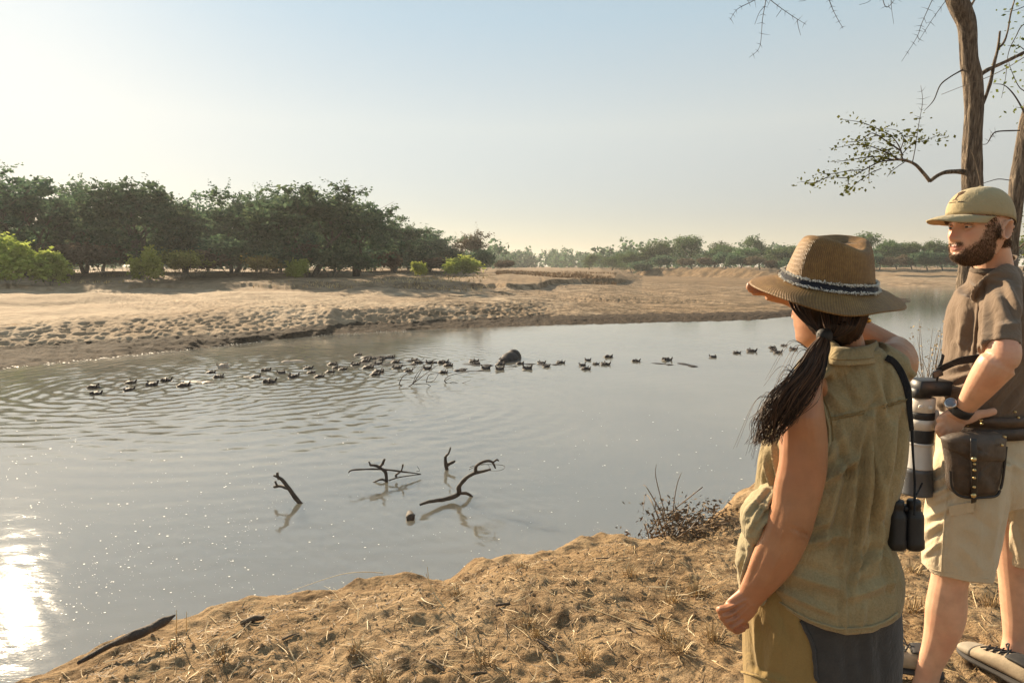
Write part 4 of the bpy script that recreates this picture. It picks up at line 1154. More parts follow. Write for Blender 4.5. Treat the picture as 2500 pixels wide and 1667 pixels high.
# --- dead bush at the lip of the bank
def q9(x, y): return (800 + x / 2.24, 1050 + y / 2.24)
DEADLEAF = plain('curled dead leaves', (.13, .085, .045), .9, .5, 12, 0)
eb = empty('dead_bush', G(1610, 1325, BANK))
br_ = np.random.default_rng(52)
def bushpt(x, y, Y): return U(*q9(x, y), Y)
mbt = MB(); tipz = []
for st in ([(1870, 610), (1850, 480), (1795, 260), (1797, 185)], [(1880, 610), (1890, 430), (1910, 300), (1935, 230)], [(1860, 610), (1830, 470), (1750, 320), (1725, 300)], [(1850, 600), (1790, 430), (1740, 350), (1725, 440)],
           [(1900, 600), (1960, 500), (2060, 480), (2170, 490)], [(1900, 610), (2000, 470), (2100, 440), (2230, 480)], [(1880, 600), (1960, 470), (1975, 400)], [(1760, 620), (1750, 560), (1730, 510)],
           [(1900, 610), (2050, 530), (2140, 420)], [(1890, 600), (1990, 530), (2060, 410)], [(1840, 610), (1800, 520), (1780, 460)], [(1920, 610), (2040, 560), (2160, 500)], [(1850, 600), (1900, 520), (1990, 450)], [(1860, 460), (1910, 420), (2050, 310)]):
    W = [bushpt(a, b, 4.25 + br_.normal(0, .14)) for a, b in st]
    rough_tube(mbt, W, [.006] * 1 + [.004, .003, .0015][:len(W) - 1] if len(W) > 2 else [.005, .002], 5, 4, .15, 3)
    C_ = np.array(crom([np.asarray(w_) for w_ in W], 5)); tipz.append(C_[3:])
for i in range(46):                                     # the low tangle
    a0, b0 = 1770 + 420 * br_.random(), 470 + 140 * br_.random(); an = br_.normal(0, .9)
    L_ = 60 + 120 * br_.random(); Yt = 4.25 + br_.normal(0, .12)
    W = [bushpt(a0, b0, Yt), bushpt(a0 + L_ * .5 * math.cos(an), b0 - L_ * .35 * math.sin(an) - 8, Yt + br_.normal(0, .05)), bushpt(a0 + L_ * math.cos(an), b0 - L_ * .5 * math.sin(an), Yt + br_.normal(0, .08))]
    rough_tube(mbt, W, [.005, .0035, .0015], 4, 3, .15, i)
    tipz.append(np.array(crom([np.asarray(w_) for w_ in W], 3))[1:])
obj('twigs', mbt.mesh('twigs', DEADWOOD), eb)
T = np.concatenate(tipz); pxs, pys = proj(T); T = T[(pys > 1050 + 440 / 2.24)]
T = np.concatenate([T + br_.normal(0, .05, T.shape), T + br_.normal(0, .07, T.shape) + np.array([0, 0, -.05]), T + br_.normal(0, .09, T.shape) + np.array([.03, 0, -.09])])
V, Fc, sh_ = leaf_cloud(T, .012, br_, 2, .02, .8, 2.6)
obj('leaves', mesh_np('leaves', V, Fc, DEADLEAF, False), eb)
tag(eb, 'dead brown bush with withered leaves at the lip of the bank', 'bush')
# grass clump behind, at the lip between the two people
eg = empty('dry_bush', S(2330, 7.6, BANK))
Pg = np.array([S(2250 + 95 * br_.random(), 7.4 + .6 * br_.random(), BANK - .1) for i in range(42)])
mbt = MB(); ends = []
for p in Pg:
    h_ = .45 + .55 * br_.random(); t_ = p + np.array([br_.normal(0, .16), br_.normal(0, .1), h_])
    m_ = (p + t_) / 2 + br_.normal(0, .04, 3); rough_tube(mbt, [p, m_, t_], [.006, .004, .002], 4, 3, .1, 1); ends += [t_, (m_ + t_) / 2]
obj('twigs', mbt.mesh('twigs', DEADWOOD), eg)
V, Fc, sh_ = leaf_cloud(np.array(ends), .016, br_, 3, .05)
obj('leaves', mesh_np('leaves', V, Fc, STRAW, False), eg)
tag(eg, 'pale dry twiggy bush at the lip behind the camera lens', 'bush')

# ================================================================== near acacia
def bark_material():
    m, n, l, p = nt('furrowed acacia bark')
    pos = position(n, l, (1, 1, .16))
    f = noise(n, l, 42, 8, .72, pos, .8)
    rg = math_n(n, l, 'ABSOLUTE', math_n(n, l, 'SUBTRACT', noise(n, l, 24, 5, .6, pos, 1.0), .5))
    h = math_n(n, l, 'ADD', math_n(n, l, 'MULTIPLY', f, .7), math_n(n, l, 'MULTIPLY', rg, 1.6))
    l.new(ramp(n, l, h, [(.32, (.06, .043, .030)), (.5, (.20, .15, .105)), (.8, (.38, .30, .215))]), p.inputs['Base Color'])
    p.inputs['Roughness'].default_value = .95
    bump(n, l, p, h, 1.0, .03)
    return m
NB = bark_material()
def q6(x, y): return (1750 + x / 3.136, y / 3.136)
def trunk_mesh(st, Y, seed, k=40):
    """st: (left px, right px, row)"""
    pts = []; rad = []
    for (a, b, r) in st:
        c = U((a + b) / 2, r, Y); pts.append(np.asarray(c)); rad.append((b - a) / 2 * (Y * cp - (c.z - CZ) * sp) / F * .86)
    P = np.array(crom(pts, 8)); r = np.interp(np.linspace(0, len(rad) - 1, len(P)), range(len(rad)), rad)
    V, Fc = tube_np(P, r, k)
    c = np.repeat(P, k, 0); d = V - c
    a = np.tile(np.arange(k) / k * 6.283, len(P)); zz = V[:, 2]
    rg = np.abs(fbm(a * 3.2 + .6 * fbm(zz * 3, a * 2, 2), zz * 2.4 + seed, 3, seed)) * .22 + .10 * fbm(np.cos(a) * 2 + seed, zz * 3 + np.sin(a) * 2, 3, seed)
    V = c + d * (1 + rg)[:, None]
    mb = MB(); mb.add(V, Fc); return mb
et = empty('thorn_tree', S(2352, 5.7, gz(S(2352, 5.7, BANK).x, 5.7)))
YT = 5.7
mb = trunk_mesh([(2290, 2420, 1125), (2318, 2396, 1060), (2322, 2384, 900), (2332, 2388, 740), (2342, 2394, 640), (2350, 2397, 540), (2349, 2397, 440), (2350, 2397, 367), (2354, 2398, 319), (2356, 2401, 255), (2352, 2398, 191), (2345, 2389, 150),
                  (2343, 2385, 110), (2338, 2382, 60), (2320, 2370, 22), (2306, 2353, -20), (2300, 2340, -90), (2306, 2336, -200), (2320, 2340, -330), (2335, 2342, -480)], YT, 3)
obj('trunk', mb.mesh('trunk', NB), et)
def limb(parent, pts, rad, Y, name='limb', mat=NB, kk=9, raw=False):
    mbl = MB()
    W = [np.asarray(U(p[0], p[1], Y + (p[2] if len(p) > 2 else 0))) for p in pts]
    rough_tube(mbl, W, [r * Y / F for r in rad], kk, 6, .16, int(pts[0][0]))
    obj(name, mbl.mesh(name, mat), parent)
    return np.array(crom(W, 8))
TWIG = plain('dark thorny twig', (.050, .038, .032), .85, .4, 30, .3, .003)
L1 = limb(et, [q6(1930, 1318), q6(1860, 1315), q6(1760, 1318), q6(1690, 1345), q6(1632, 1388)], [6.5, 6, 5.2, 4.6, 4.4], YT)
L2 = limb(et, [q6(1632, 1390), q6(1585, 1330), q6(1520, 1262), q6(1440, 1228), q6(1360, 1222)], [4.4, 4.0, 3.6, 3.2, 2.6], YT)
fan = [
 [(1380, 1225), (1250, 1240), (1130, 1300), (1010, 1360), (850, 1360), (720, 1425)], [(1420, 1215), (1400, 1130), (1330, 1040), (1180, 965), (1090, 935), (960, 915)],
 [(1400, 1150), (1310, 1090), (1190, 1020), (1090, 1080), (960, 1090)], [(1390, 1220), (1300, 1170), (1170, 1120), (1040, 1110), (880, 1140)], [(1350, 1225), (1230, 1200), (1110, 1210), (990, 1230), (870, 1240)],
 [(1440, 1240), (1380, 1280), (1330, 1320), (1305, 1355)], [(1260, 1290), (1170, 1330), (1060, 1410), (980, 1480)], [(1170, 1270), (1165, 1340), (1165, 1400)], [(1010, 1365), (1000, 1430), (965, 1480)],
 [(1410, 1190), (1500, 1100), (1600, 1075), (1690, 1040), (1780, 1050)], [(1500, 1235), (1520, 1130), (1545, 960), (1575, 780), (1562, 655)], [(1410, 1140), (1430, 1060), (1380, 1000), (1270, 985)],
 [(1440, 1050), (1500, 1040), (1560, 1060)], [(1130, 1300), (1000, 1310), (890, 1330), (800, 1330)], [(850, 1355), (740, 1400), (640, 1390)], [(1330, 1050), (1240, 1040), (1160, 1060), (1080, 1130)], [(1300, 1170), (1240, 1220), (1130, 1240)],
 [(1380, 1225), (1290, 1140), (1210, 1160), (1100, 1170)]]
lfp = []
for i, st in enumerate(fan):
    C_ = limb(et, [(*q6(a, b), .25 * math.sin(i * 2.1) * (j / len(st))) for j, (a, b) in enumerate(st)], list(np.linspace(2.0 if i < 5 else 1.2, .45, len(st))), YT, 'twig', TWIG, 5)
    if i in (5, 7): C_ = C_[::3]
    if i == 10: C_ = C_[4:20]
    lfp.append(C_[3:])
LFT = leaf_material('small olive leaves', (.055, .062, .012), (.11, .115, .025), (.20, .19, .05), .3)
Lp = np.concatenate(lfp); V, Fc, sh_ = leaf_cloud(Lp, .020, br_, 2, .034, .9, 1.5)
me = mesh_np('leaves', V, Fc, LFT, False); attr(me, 'leaf', sh_); obj('leaves', me, et)
limb(et, [q6(1900, 530), q6(1860, 548), q6(1780, 595), q6(1710, 655), q6(1660, 770), q6(1588, 850)], [2.4, 1.8, 1.7, 1.5, 1.2, .6], YT, 'twig', TWIG, 6)
limb(et, [q6(1990, 600), q6(2060, 545), q6(2120, 515), q6(2240, 460), q6(2360, 400), q6(2500, 330)], [5.4, 4.6, 4.2, 4.0, 3.6, 3], YT, 'limb', NB)
limb(et, [q6(2010, 850), q6(2040, 790), q6(2090, 650), q6(2120, 500), q6(2150, 380), q6(2168, 240)], [4.2, 4.0, 3.8, 3.6, 3.2, 2.6], YT, 'limb', NB)
limb(et, [q6(2155, 370), q6(2195, 330), q6(2225, 250), q6(2250, 110), q6(2285, -20), q6(2300, -120)], [2.8, 2.4, 2.0, 1.8, 1.6, 1.2], YT, 'limb', NB)
limb(et, [q6(1930, 90), q6(1950, 40), q6(1985, -20), q6(2040, -120)], [3.0, 2.6, 2.2, 1.6], YT, 'limb', NB)
limb(et, [q6(1720, 725), q6(1900, 655), q6(2080, 590), q6(2240, 510), q6(2352, 440)], [.5, .7, .8, .9, 1.0], YT - .35, 'twig', DEADWOOD, 5)
limb(et, [q6(2025, 1445), q6(2000, 1320), q6(1965, 1200), q6(1940, 1130)], [1.6, 1.5, 1.3, .7], YT - .3, 'twig', DEADWOOD, 5)
limb(et, [q6(2020, 1410), q6(2090, 1388), q6(2160, 1372), q6(2250, 1382)], [.8, 1.0, 1.0, 1.1], YT, 'twig', TWIG, 5)
limb(et, [q6(1970, 1090), q6(2060, 1105), q6(2105, 1040), q6(2150, 1008), q6(2320, 1000)], [.6, .9, 1.4, 1.5, 1.6], YT + .1, 'twig', TWIG, 6)
# high limb above the picture carries the hanging thorn twigs
limb(et, [(2318, -60), (2230, -130), (2100, -150), (1950, -130), (1820, -90), (1740, -40)], [7, 6, 5.5, 4.5, 3.4, 2], YT - .2)
hang_ = [[(300, -60), (290, 0), (160, 70), (100, 155)], [(372, -120), (375, 0), (350, 150), (328, 360), (248, 442)], [(370, 45), (325, 100), (290, 190)], [(330, -100), (410, 0), (560, 112), (685, 190)], [(615, 152), (625, 210), (642, 272)], [(495, 75), (470, 110), (455, 132)],
         [(800, -190), (860, 0), (905, 110), (967, 220)], [(1330, -200), (1335, 30), (1355, 185)], [(1240, -160), (1290, 50), (1360, 0), (1420, -120)], [(1740, -190), (1650, 0), (1570, 180), (1530, 290), (1415, 472)], [(1800, -60), (1750, 10), (1650, 150), (1540, 325)], [(1280, -160), (1180, 0), (1090, 40)], [(720, -160), (690, -10), (628, 12)], [(250, -110), (235, 0), (295, 5)]]
thorn = MB(); hr = np.random.default_rng(9)
def thorns(C, every, L, dep=True):
    for i in range(2, len(C) - 1, every):
        t = C[i + 1] - C[i - 1]; t /= np.linalg.norm(t); s_ = np.cross(t, [0, 1, 0]); s_ /= np.linalg.norm(s_)
        for sg in (-1, 1):
            e_ = C[i] + (s_ * sg + t * .35 + hr.normal(0, .25, 3)) * L * (.6 + .7 * hr.random())
            v, f = tube_np(np.array([C[i], e_]), [.0022, .0004], 3); thorn.add(v, f)
for i, st in enumerate(hang_):
    C_ = limb(et, [q6(a, b) for a, b in st], list(np.linspace(1.1 if len(st) > 3 else .7, .4, len(st))), YT - .2, 'twig', TWIG, 5)
    if len(st) > 3 or i in (6, 10): thorns(C_, 3, .035)
thorns(np.array([np.asarray(U(*q6(a, b), YT)) for a, b in [(1518, 1140), (1530, 1050), (1545, 960), (1555, 900), (1565, 845), (1572, 800), (1576, 760), (1570, 700), (1562, 660)]]), 1, .04)
thorns(np.array(crom([np.asarray(U(*q6(a, b), YT + .1)) for a, b in [(2060, 1105), (2105, 1040), (2150, 1008)]], 5)), 2, .035)
tag(obj('thorns', thorn.mesh('thorns', TWIG), et), kind='stuff')
tag(et, 'thorny acacia with furrowed trunk and one leafy branch behind the man in the cap', 'tree')
# second stem at the picture edge
et2 = empty('thorn_tree', S(2478, 6.3, gz(S(2478, 6.3, BANK).x, 6.3)))
mb = trunk_mesh([(2425, 2500, 1060), (2440, 2490, 980), (2446, 2486, 800), (2452, 2484, 680), (2460, 2486, 590), (2463, 2497, 500), (2466, 2504, 440), (2486, 2522, 319), (2502, 2538, 255), (2530, 2562, 150), (2570, 2600, 20), (2610, 2636, -120), (2650, 2668, -280)], 6.3, 8, 30)
obj('trunk', mb.mesh('trunk', NB), et2)
limb(et2, [(2512, 300), (2490, 255), (2470, 225), (2450, 208), (2425, 205)], [2.2, 1.8, 1.4, 1.0, .5], 6.2, 'twig', TWIG, 5)
tw2 = [[(2545, 60), (2500, 60), (2480, 90), (2462, 130), (2455, 190), (2445, 240)], [(2560, 20), (2510, 15), (2480, 25), (2452, 30)], [(2520, 230), (2490, 215), (2470, 175), (2462, 150)], [(2545, 150), (2505, 125), (2485, 112), (2460, 112)], [(2530, 270), (2500, 265), (2480, 262)]]
l2 = []
for st in tw2: l2.append(limb(et2, st, list(np.linspace(1.4, .4, len(st))), 6.2, 'twig', TWIG, 5)[6:])
l2.append(np.array([np.asarray(U(2470 + 40 * br_.random(), 520 + 130 * br_.random(), 6.6)) for i in range(130)]))
limb(et2, [(2466, 640), (2482, 612), (2505, 590), (2530, 560)], [2.6, 2.2, 1.8, 1.2], 6.3, 'twig', DEADWOOD, 5)
V, Fc, sh_ = leaf_cloud(np.concatenate(l2), .020, br_, 1, .05, .9, 1.5)
LG = leaf_material('light green leaves', (.10, .13, .02), (.18, .22, .04), (.28, .32, .08), .4)
me = mesh_np('leaves', V, Fc, LG, False); attr(me, 'leaf', sh_); obj('leaves', me, et2)
tag(et2, 'leaning second acacia stem at the edge of the picture behind the cap', 'tree')
# ================================================================== people: shared pieces
def head_piece(mb, C, yaw, pitch=0.0, roll=0.0, s=1.0, female=False):
    """a head with face; local axes: x to the person's left, y forward (face), z up, origin at eye level. yaw: direction of the face, degrees from +X"""
    zs = np.array([-.128, -.118, -.108, -.095, -.080, -.066, -.052, -.036, -.018, 0, .015, .03, .05, .07, .088, .102, .112, .117])
    yf = np.array([.050, .072, .086, .090, .088, .091, .089, .087, .086, .087, .092, .095, .092, .084, .070, .050, .028, .004])
    yb = np.array([.000, -.02, -.035, -.050, -.060, -.068, -.077, -.088, -.096, -.101, -.104, -.105, -.102, -.094, -.080, -.060, -.036, -.008])
    hw = np.array([.018, .034, .044, .053, .060, .065, .0685, .071, .074, .0755, .0765, .077, .076, .071, .060, .046, .028, .006])
    if female: hw = hw * .95; yf = yf - .004 * (zs > .005)
    zz = np.linspace(-.128, .117, 110)
    YF, YB, HW = np.interp(zz, zs, yf), np.interp(zz, zs, yb), np.interp(zz, zs, hw)
    for _ in range(3):
        for A in (YF, YB, HW): A[1:-1] = .25 * A[:-2] + .5 * A[1:-1] + .25 * A[2:]
    n = 120; a = np.linspace(0, 2 * math.pi, n, endpoint=False)
    rows = []
    for z, f, b, w in zip(zz, YF, YB, HW):
        c, t = np.cos(a), np.sin(a)
        e = 2.0 / 2.35
        x = w * np.sign(c) * np.abs(c) ** e
        mid = f * .15 + b * .85 if False else 0.0
        y = np.where(t >= 0, f * np.abs(t) ** (2 / 2.15), b * np.abs(t) ** .95)
        rows.append(np.stack([x, y, np.full(n, z)], 1))
    V = np.concatenate(rows)
    x, y, z = V[:, 0], V[:, 1], V[:, 2]
    fr = np.clip(y / .05, 0, 1)
    g = lambda u, m_, s_: np.exp(-((u - m_) / s_) ** 2)
    nl = np.interp(z, [-.056, -.050, -.044, -.036, -.022, -.005, .008, .02], [0, .010, .024, .030, .022, .012, .005, 0]) * (.86 if female else 1)
    ns = np.interp(z, [-.056, -.044, -.036, -.015, .01], [.014, .0125, .011, .0085, .008])
    dy = nl * np.exp(-(x / ns) ** 2)
    dy += .010 * g(np.abs(x), .0155, .0065) * g(z, -.044, .007)                   # nostril wings
    dy -= .0135 * g(np.abs(x), .032, .015) * g(z, -.002, .0105)                   # sockets
    dy += .0070 * g(np.abs(x), .033, .020) * g(z, .0175, .0065)                   # brows
    dy += .0060 * g(np.abs(x), .043, .016) * g(z, -.030, .016)                    # cheekbones
    dy += .0055 * g(x, 0, .021) * g(z, -.0665, .0042) + .0065 * g(x, 0, .018) * g(z, -.0775, .0045)   # lips
    dy -= .0052 * g(x, 0, .026) * g(z, -.0720, .0020)
    dy -= .0035 * g(np.abs(x), .029, .005) * g(z, -.071, .006)
    dy += .0050 * g(x, 0, .017) * g(z, -.103, .010) - .003 * g(x, 0, .02) * g(z, -.088, .005)
    V[:, 1] += dy * fr
    Fc = grid_faces(len(zz), n, True)[:, ::1].tolist()
    k = len(V); V = np.concatenate([V, [[0, .02, zz[0] - .002]], [[0, -.005, zz[-1] + .001]]])
    b0 = (len(zz) - 1) * n
    for j in range(n): Fc.append([k, (j + 1) % n, j]); Fc.append([k + 1, b0 + j, b0 + (j + 1) % n])
    M = head_matrix(C, yaw, pitch, roll, s)
    def xf(P): return np.asarray(P) @ np.array(M.to_3x3()).T + np.array(M.translation)
    mb.add(xf(V), Fc)
    for sd in (-1, 1):                                                            # ears
        t = np.linspace(0, 2 * math.pi, 18, endpoint=False)
        ex = sd * .0745; outl = np.stack([np.full(18, ex), -.014 + .0165 * np.cos(t) - .006 * np.sin(t), -.018 + .032 * np.sin(t)], 1)
        rowsE = []
        for kx, sc_ in ((0, .85), (.010, 1.0), (.019, 1.04), (.022, .96), (.015, .80), (-.004, .58)):
            c_ = outl.mean(0); r_ = c_ + (outl - c_) * sc_; r_[:, 0] += sd * kx; r_[:, 1] -= kx * .55; rowsE.append(r_)
        VE = np.concatenate(rowsE + [rowsE[0].mean(0)[None], rowsE[-1].mean(0)[None]]); FE = grid_faces(6, 18, True).tolist()
        for j in range(18): FE.append([108, (j + 1) % 18, j]); FE.append([109, 90 + j, 90 + (j + 1) % 18])
        mb.add(xf(VE), FE)
    return M, xf
def head_matrix(C, yaw, pitch, roll, s):
    f = Vector((math.cos(R(yaw)), math.sin(R(yaw)), 0)); up = Vector((0, 0, 1)); lft = up.cross(f)
    M = Matrix((lft, f, up)).transposed()
    M = M @ Matrix.Rotation(R(pitch), 3, 'X') @ Matrix.Rotation(R(roll), 3, 'Y')
    return Matrix.Translation(Vector(C)) @ (M * s).to_4x4()
def aim_head(local, px, py, Y, yaw, pitch, roll, s):
    """head centre for which a face point shows at a picture position"""
    cx, cy = px, py
    for _ in range(5):
        C = U(cx, cy, Y); M = head_matrix(C, yaw, pitch, roll, s)
        q = np.array([M @ Vector(local)]); x_, y_ = proj(q)
        cx += px - x_[0]; cy += py - y_[0]
    return U(cx, cy, Y)
def skin(name, c, red, sss=.12, hair=0.0):
    m, n, l, p = nt(name)
    v = coords(n, l)
    f = noise(n, l, 22, 5, .6, v)
    base = ramp(n, l, f, [(.3, tuple(x * .86 for x in c)), (.7, tuple(min(1, x * 1.1) for x in c))])
    base = mixc(n, l, ramp(n, l, noise(n, l, 7, 3, .5, v), [(.45, (0, 0, 0)), (.7, (.5, .5, .5))]), base, red)
    base = mixc(n, l, attr_n(n, 'lip'), base, (.36, .13, .10))
    base = mixc(n, l, attr_n(n, 'flush'), base, red)
    base = mixc(n, l, attr_n(n, 'dark_tone'), base, (.09, .05, .03))
    l.new(base, p.inputs['Base Color'])
    p.inputs['Roughness'].default_value = .48; p.inputs['Specular IOR Level'].default_value = .4
    p.inputs['Subsurface Weight'].default_value = sss; p.inputs['Subsurface Radius'].default_value = (1, .35, .2); p.inputs['Subsurface Scale'].default_value = .012
    b1 = bump(n, l, None, noise(n, l, 160, 4, .6, v), .18, .002)
    bump(n, l, p, noise(n, l, 650, 3, .6, v), .2, .0008, b1)
    return m
def hair_material(name, c1, c2, rough=.58):
    m, n, l, p = nt(name)
    f = attr_n(n, 'tone')
    l.new(ramp(n, l, f, [(0, c1), (1, c2)]), p.inputs['Base Color'])
    p.inputs['Roughness'].default_value = rough; p.inputs['Specular IOR Level'].default_value = .3
    return m
def strands(mat, paths, radii, tones, name='hair', k=3):
    """hair locks: thin three-sided tubes"""
    Vs, Fs, Ts, n = [], [], [], 0
    for P, r, t in zip(paths, radii, tones):
        V, Fc = tube_np(P, r, k); Vs.append(V); Fs.append(np.array(Fc) + n); Ts.append(np.full(len(V), t)); n += len(V)
    me = mesh_np(name, np.concatenate(Vs), np.concatenate(Fs), mat); attr(me, 'tone', np.concatenate(Ts))
    return me
def shell(me_src, keep, off, mat, name, thick=.0):
    """a layer lying on part of a surface: faces with all corners kept, moved out along the normals"""
    V = get_co(me_src); N = get_no(me_src)
    fs = [tuple(p.vertices) for p in me_src.polygons]
    out = [f for f in fs if all(keep[i] for i in f)]
    ids = sorted({i for f in out for i in f}); mp = {i: j for j, i in enumerate(ids)}
    offv = off[ids][:, None] if hasattr(off, '__len__') else off
    me = mesh_np(name, V[ids] + N[ids] * offv, [[mp[i] for i in f] for f in out], mat)
    return me
def lathe_np(A, B, prof_, k=28):
    """ring profile (t along A-B, radius) -> V, faces"""
    A, B = np.asarray(A, float), np.asarray(B, float); t = (B - A) / np.linalg.norm(B - A)
    s_ = np.cross(t, [0, 1, 0]); s_ /= np.linalg.norm(s_); o_ = np.cross(t, s_)
    a = np.linspace(0, 2 * math.pi, k, endpoint=False)
    rows = [A + (B - A) * q + r * (np.outer(np.cos(a), s_) + np.outer(np.sin(a), o_)) for q, r in prof_]
    V = np.concatenate(rows); Fc = grid_faces(len(rows), k, True).tolist()
    n0 = len(V); V = np.concatenate([V, [A + (B - A) * prof_[0][0]], [A + (B - A) * prof_[-1][0]]])
    for j in range(k): Fc.append([n0, (j + 1) % k, j]); Fc.append([n0 + 1, n0 - k + j, n0 - k + (j + 1) % k])
    return V, Fc
def box_np(c, ax, ay, az, bev=.15):
    """rounded slab: centre and three half-axis vectors"""
    c, ax, ay, az = [np.asarray(q, float) for q in (c, ax, ay, az)]
    o = [(-1 + bev, -1), (1 - bev, -1), (1, -1 + bev), (1, 1 - bev), (1 - bev, 1), (-1 + bev, 1), (-1, 1 - bev), (-1, -1 + bev)]
    rows = []
    for z, s_ in ((-1, 1 - bev), (-1 + bev, 1), (1 - bev, 1), (1, 1 - bev)):
        rows.append(np.array([c + ax * x * s_ + ay * y * s_ + az * z for x, y in o]))
    V = np.concatenate(rows); Fc = grid_faces(4, 8, True).tolist() + [list(range(7, -1, -1)), list(range(24, 32))]
    return V, Fc
def piece(parent, name, VF, mat, smooth=True):
    mb = MB(); mb.add(*VF); return obj(name, mb.mesh(name, mat, smooth), parent)
def studs(parent, pts, r, mat, name='stud'):
    for q in pts:
        P = np.asarray(q, float)
        V, Fc = lathe_np(P + np.array([0, .004, 0]) , P - np.array([0.0001, .006, 0]), [(0, r), (.5, r), (.85, r * .7), (1, r * .2)], 10)
        piece(parent, name, (V, Fc), mat)
def ribbon(parent, pts, w, mat, name='strap', th=.0018):
    """flat strap: (px, py, Y) path, half width px"""
    return piece(parent, name, pl([(a, b, c, w if not hasattr(w, '__len__') else w[i], th) for i, (a, b, c) in enumerate(pts)], n=12, m=6, ex=4), mat)
# ================================================================== woman in the straw hat
YW = 1.6
def c5(x, y): return (1820 + x / 3.92, 540 + y / 3.92)
gw = gz(*S(2030, YW + .03, BANK)[:2])
W = empty('person', S(2030, YW + .03, gw))
SKW = skin('sun-browned skin', (.40, .195, .10), (.40, .155, .075))
KHAKI = cloth('faded olive cotton', (.225, .17, .085), .24, 900, (.32, .25, .135), 7, .5)
PANT = cloth('khaki drill', (.27, .185, .07), .14, 700, None, 8, .3)
GREY = cloth('charcoal fleece', (.055, .052, .05), .2, 500, None, 20, .4)
# --- body: one continuous surface
wb_ = MB()
wh = aim_head((0, .085, -.118), 1953, 842, YW + .02, 122, -3, 0, .94)
Mw, xw = head_piece(wb_, wh, 122, -3, 0, .94, True)
wb_.add(*pl([(2052, 790, YW, 50, .055), (2066, 835, YW, 46, .05), (2075, 870, YW, 52, .055), (2080, 910, YW, 90, .07)]))
wb_.add(*pl([(2080, 880, YW, 60, .06), (2080, 920, YW, 125, .08), (2070, 1000, YW + .01, 150, .10), (2050, 1120, YW + .02, 150, .105), (2030, 1250, YW + .02, 140, .10), (2020, 1400, YW + .03, 165, .11), (2010, 1540, YW + .03, 175, .12)], n=28))
# left arm, hanging
YA = YW - .11
wb_.add(*pl([(1995, 935, YW - .03, 30, .03), (1966, 950, YW - .06, 52, .05), (1958, 1000, YA, 56, .050), (1962, 1060, YA, 59, .048), (1961, 1130, YA, 59.5, .045), (1950, 1190, YA, 60, .043), (1938, 1245, YA, 56, .042),
             (1919, 1305, YA + .01, 56, .042), (1890, 1365, YA + .02, 53, .038), (1862, 1412, YA + .03, 43, .031), (1835, 1450, YA + .04, 33, .024), (1822, 1468, YA + .04, 32, .021)], n=24))
# left hand: loosely closed fist seen from the back
YH = YA + .04
def h4(x, y): return (1720 + x / 3.3588, 1200 + y / 3.3588)
wb_.add(*pl([(*h4(375, 850), YH, 30, .020), (*h4(320, 925), YH, 36, .018), (*h4(265, 980), YH + .002, 36, .015), (*h4(232, 1010), YH + .005, 30, .011)], n=20))
for i, (mc, kn, md, tp, r) in enumerate([((255, 925), (118, 968), (150, 1018), (235, 1052), 7.3), ((280, 970), (140, 1018), (170, 1068), (262, 1088), 7.6), ((300, 1010), (172, 1068), (205, 1112), (292, 1112), 7.3), ((325, 1040), (215, 1112), (250, 1142), (322, 1122), 6.6)]):
    kp = h4(*kn)
    wb_.add(*pl([(*h4(*mc), YH - .004, r * .8, .008), (*h4((mc[0] + kn[0]) / 2, (mc[1] + kn[1]) / 2), YH - .010, r * .95, .009), (kp[0], kp[1], YH - .008, r * 1.12, .0105), (*h4(*md), YH + .014, r, .0095), (*h4(*tp), YH + .030, r * .9, .0085)], n=12))
wb_.add(*pl([(*h4(345, 960), YH + .022, 12, .011), (*h4(318, 1045), YH + .032, 11.5, .011), (*h4(325, 1092), YH + .036, 10.5, .010), (*h4(362, 1088), YH + .032, 8.5, .008)], n=12))
# right arm, raised in front of the face
wb_.add(*pl([(2130, 905, YW, 45, .05), (2172, 893, YW + .02, 56, .055), (2187, 884, YW + .08, 50, .050), (2190, 868, YW + .16, 42, .045), (2186, 856, YW + .24, 37, .04)], n=20))
wb_.add(*pl([(2192, 862, YW + .24, 36, .04), (2150, 838, YW + .25, 35, .036), (2090, 806, YW + .25, 33, .033), (2000, 760, YW + .24, 27, .026), (1930, 728, YW + .22, 21, .02), (1900, 716, YW + .21, 24, .017), (1876, 709, YW + .20, 25, .014)], n=20))
for i, (dx_, dy_) in enumerate(((0, -8), (-2, 0), (3, 9), (12, 17))):
    wb_.add(*pl([(1885, 708 + dy_, YW + .20, 8, .0085), (1856 + dx_, 702 + dy_ * .8, YW + .19, 7.6, .008), (1834 + dx_, 701 + dy_ * .8, YW + .18, 7, .0075), (1826 + dx_, 703 + dy_ * .8, YW + .176, 5.5, .006)], n=10))
# legs
for s_, xx in ((-1, 1925), (1, 2110)):
    wb_.add(*pl([(xx, 1520, YW + .03, 85, .09), (xx, 1700, YW + .03, 70, .075), (xx + 3, 1880, YW + .03, 52, .06), (xx + 3, 2030, YW + .03, 50, .055), (xx + 5, 2215, YW + .03, 34, .04)], n=16))
bw = remesh(wb_, .0027, 2, .45, 'body', .28)
bw.materials.append(SKW)
Vb = get_co(bw)
fold(bw, [(1932, 1288, 1982, 1312, 5, -.0035), (1948, 1312, 1990, 1326, 4, -.0025), (1915, 1330, 1862, 1440, 16, .0035), (1868, 1330, 1830, 1420, 8, -.002), (1925, 1240, 1905, 1330, 10, .003), (1985, 1010, 1990, 1120, 14, .003), (1930, 980, 1925, 1100, 14, .003),
          (*h4(360, 880), *h4(150, 970), 3.5, .0022), (*h4(370, 900), *h4(190, 1030), 3.5, .0022), (*h4(385, 930), *h4(230, 1070), 3.5, .0020), (*h4(350, 900), *h4(170, 1000), 3, -.0015)], .0012, 30, 4)
Vb = get_co(bw); bx_, by_ = proj(Vb)
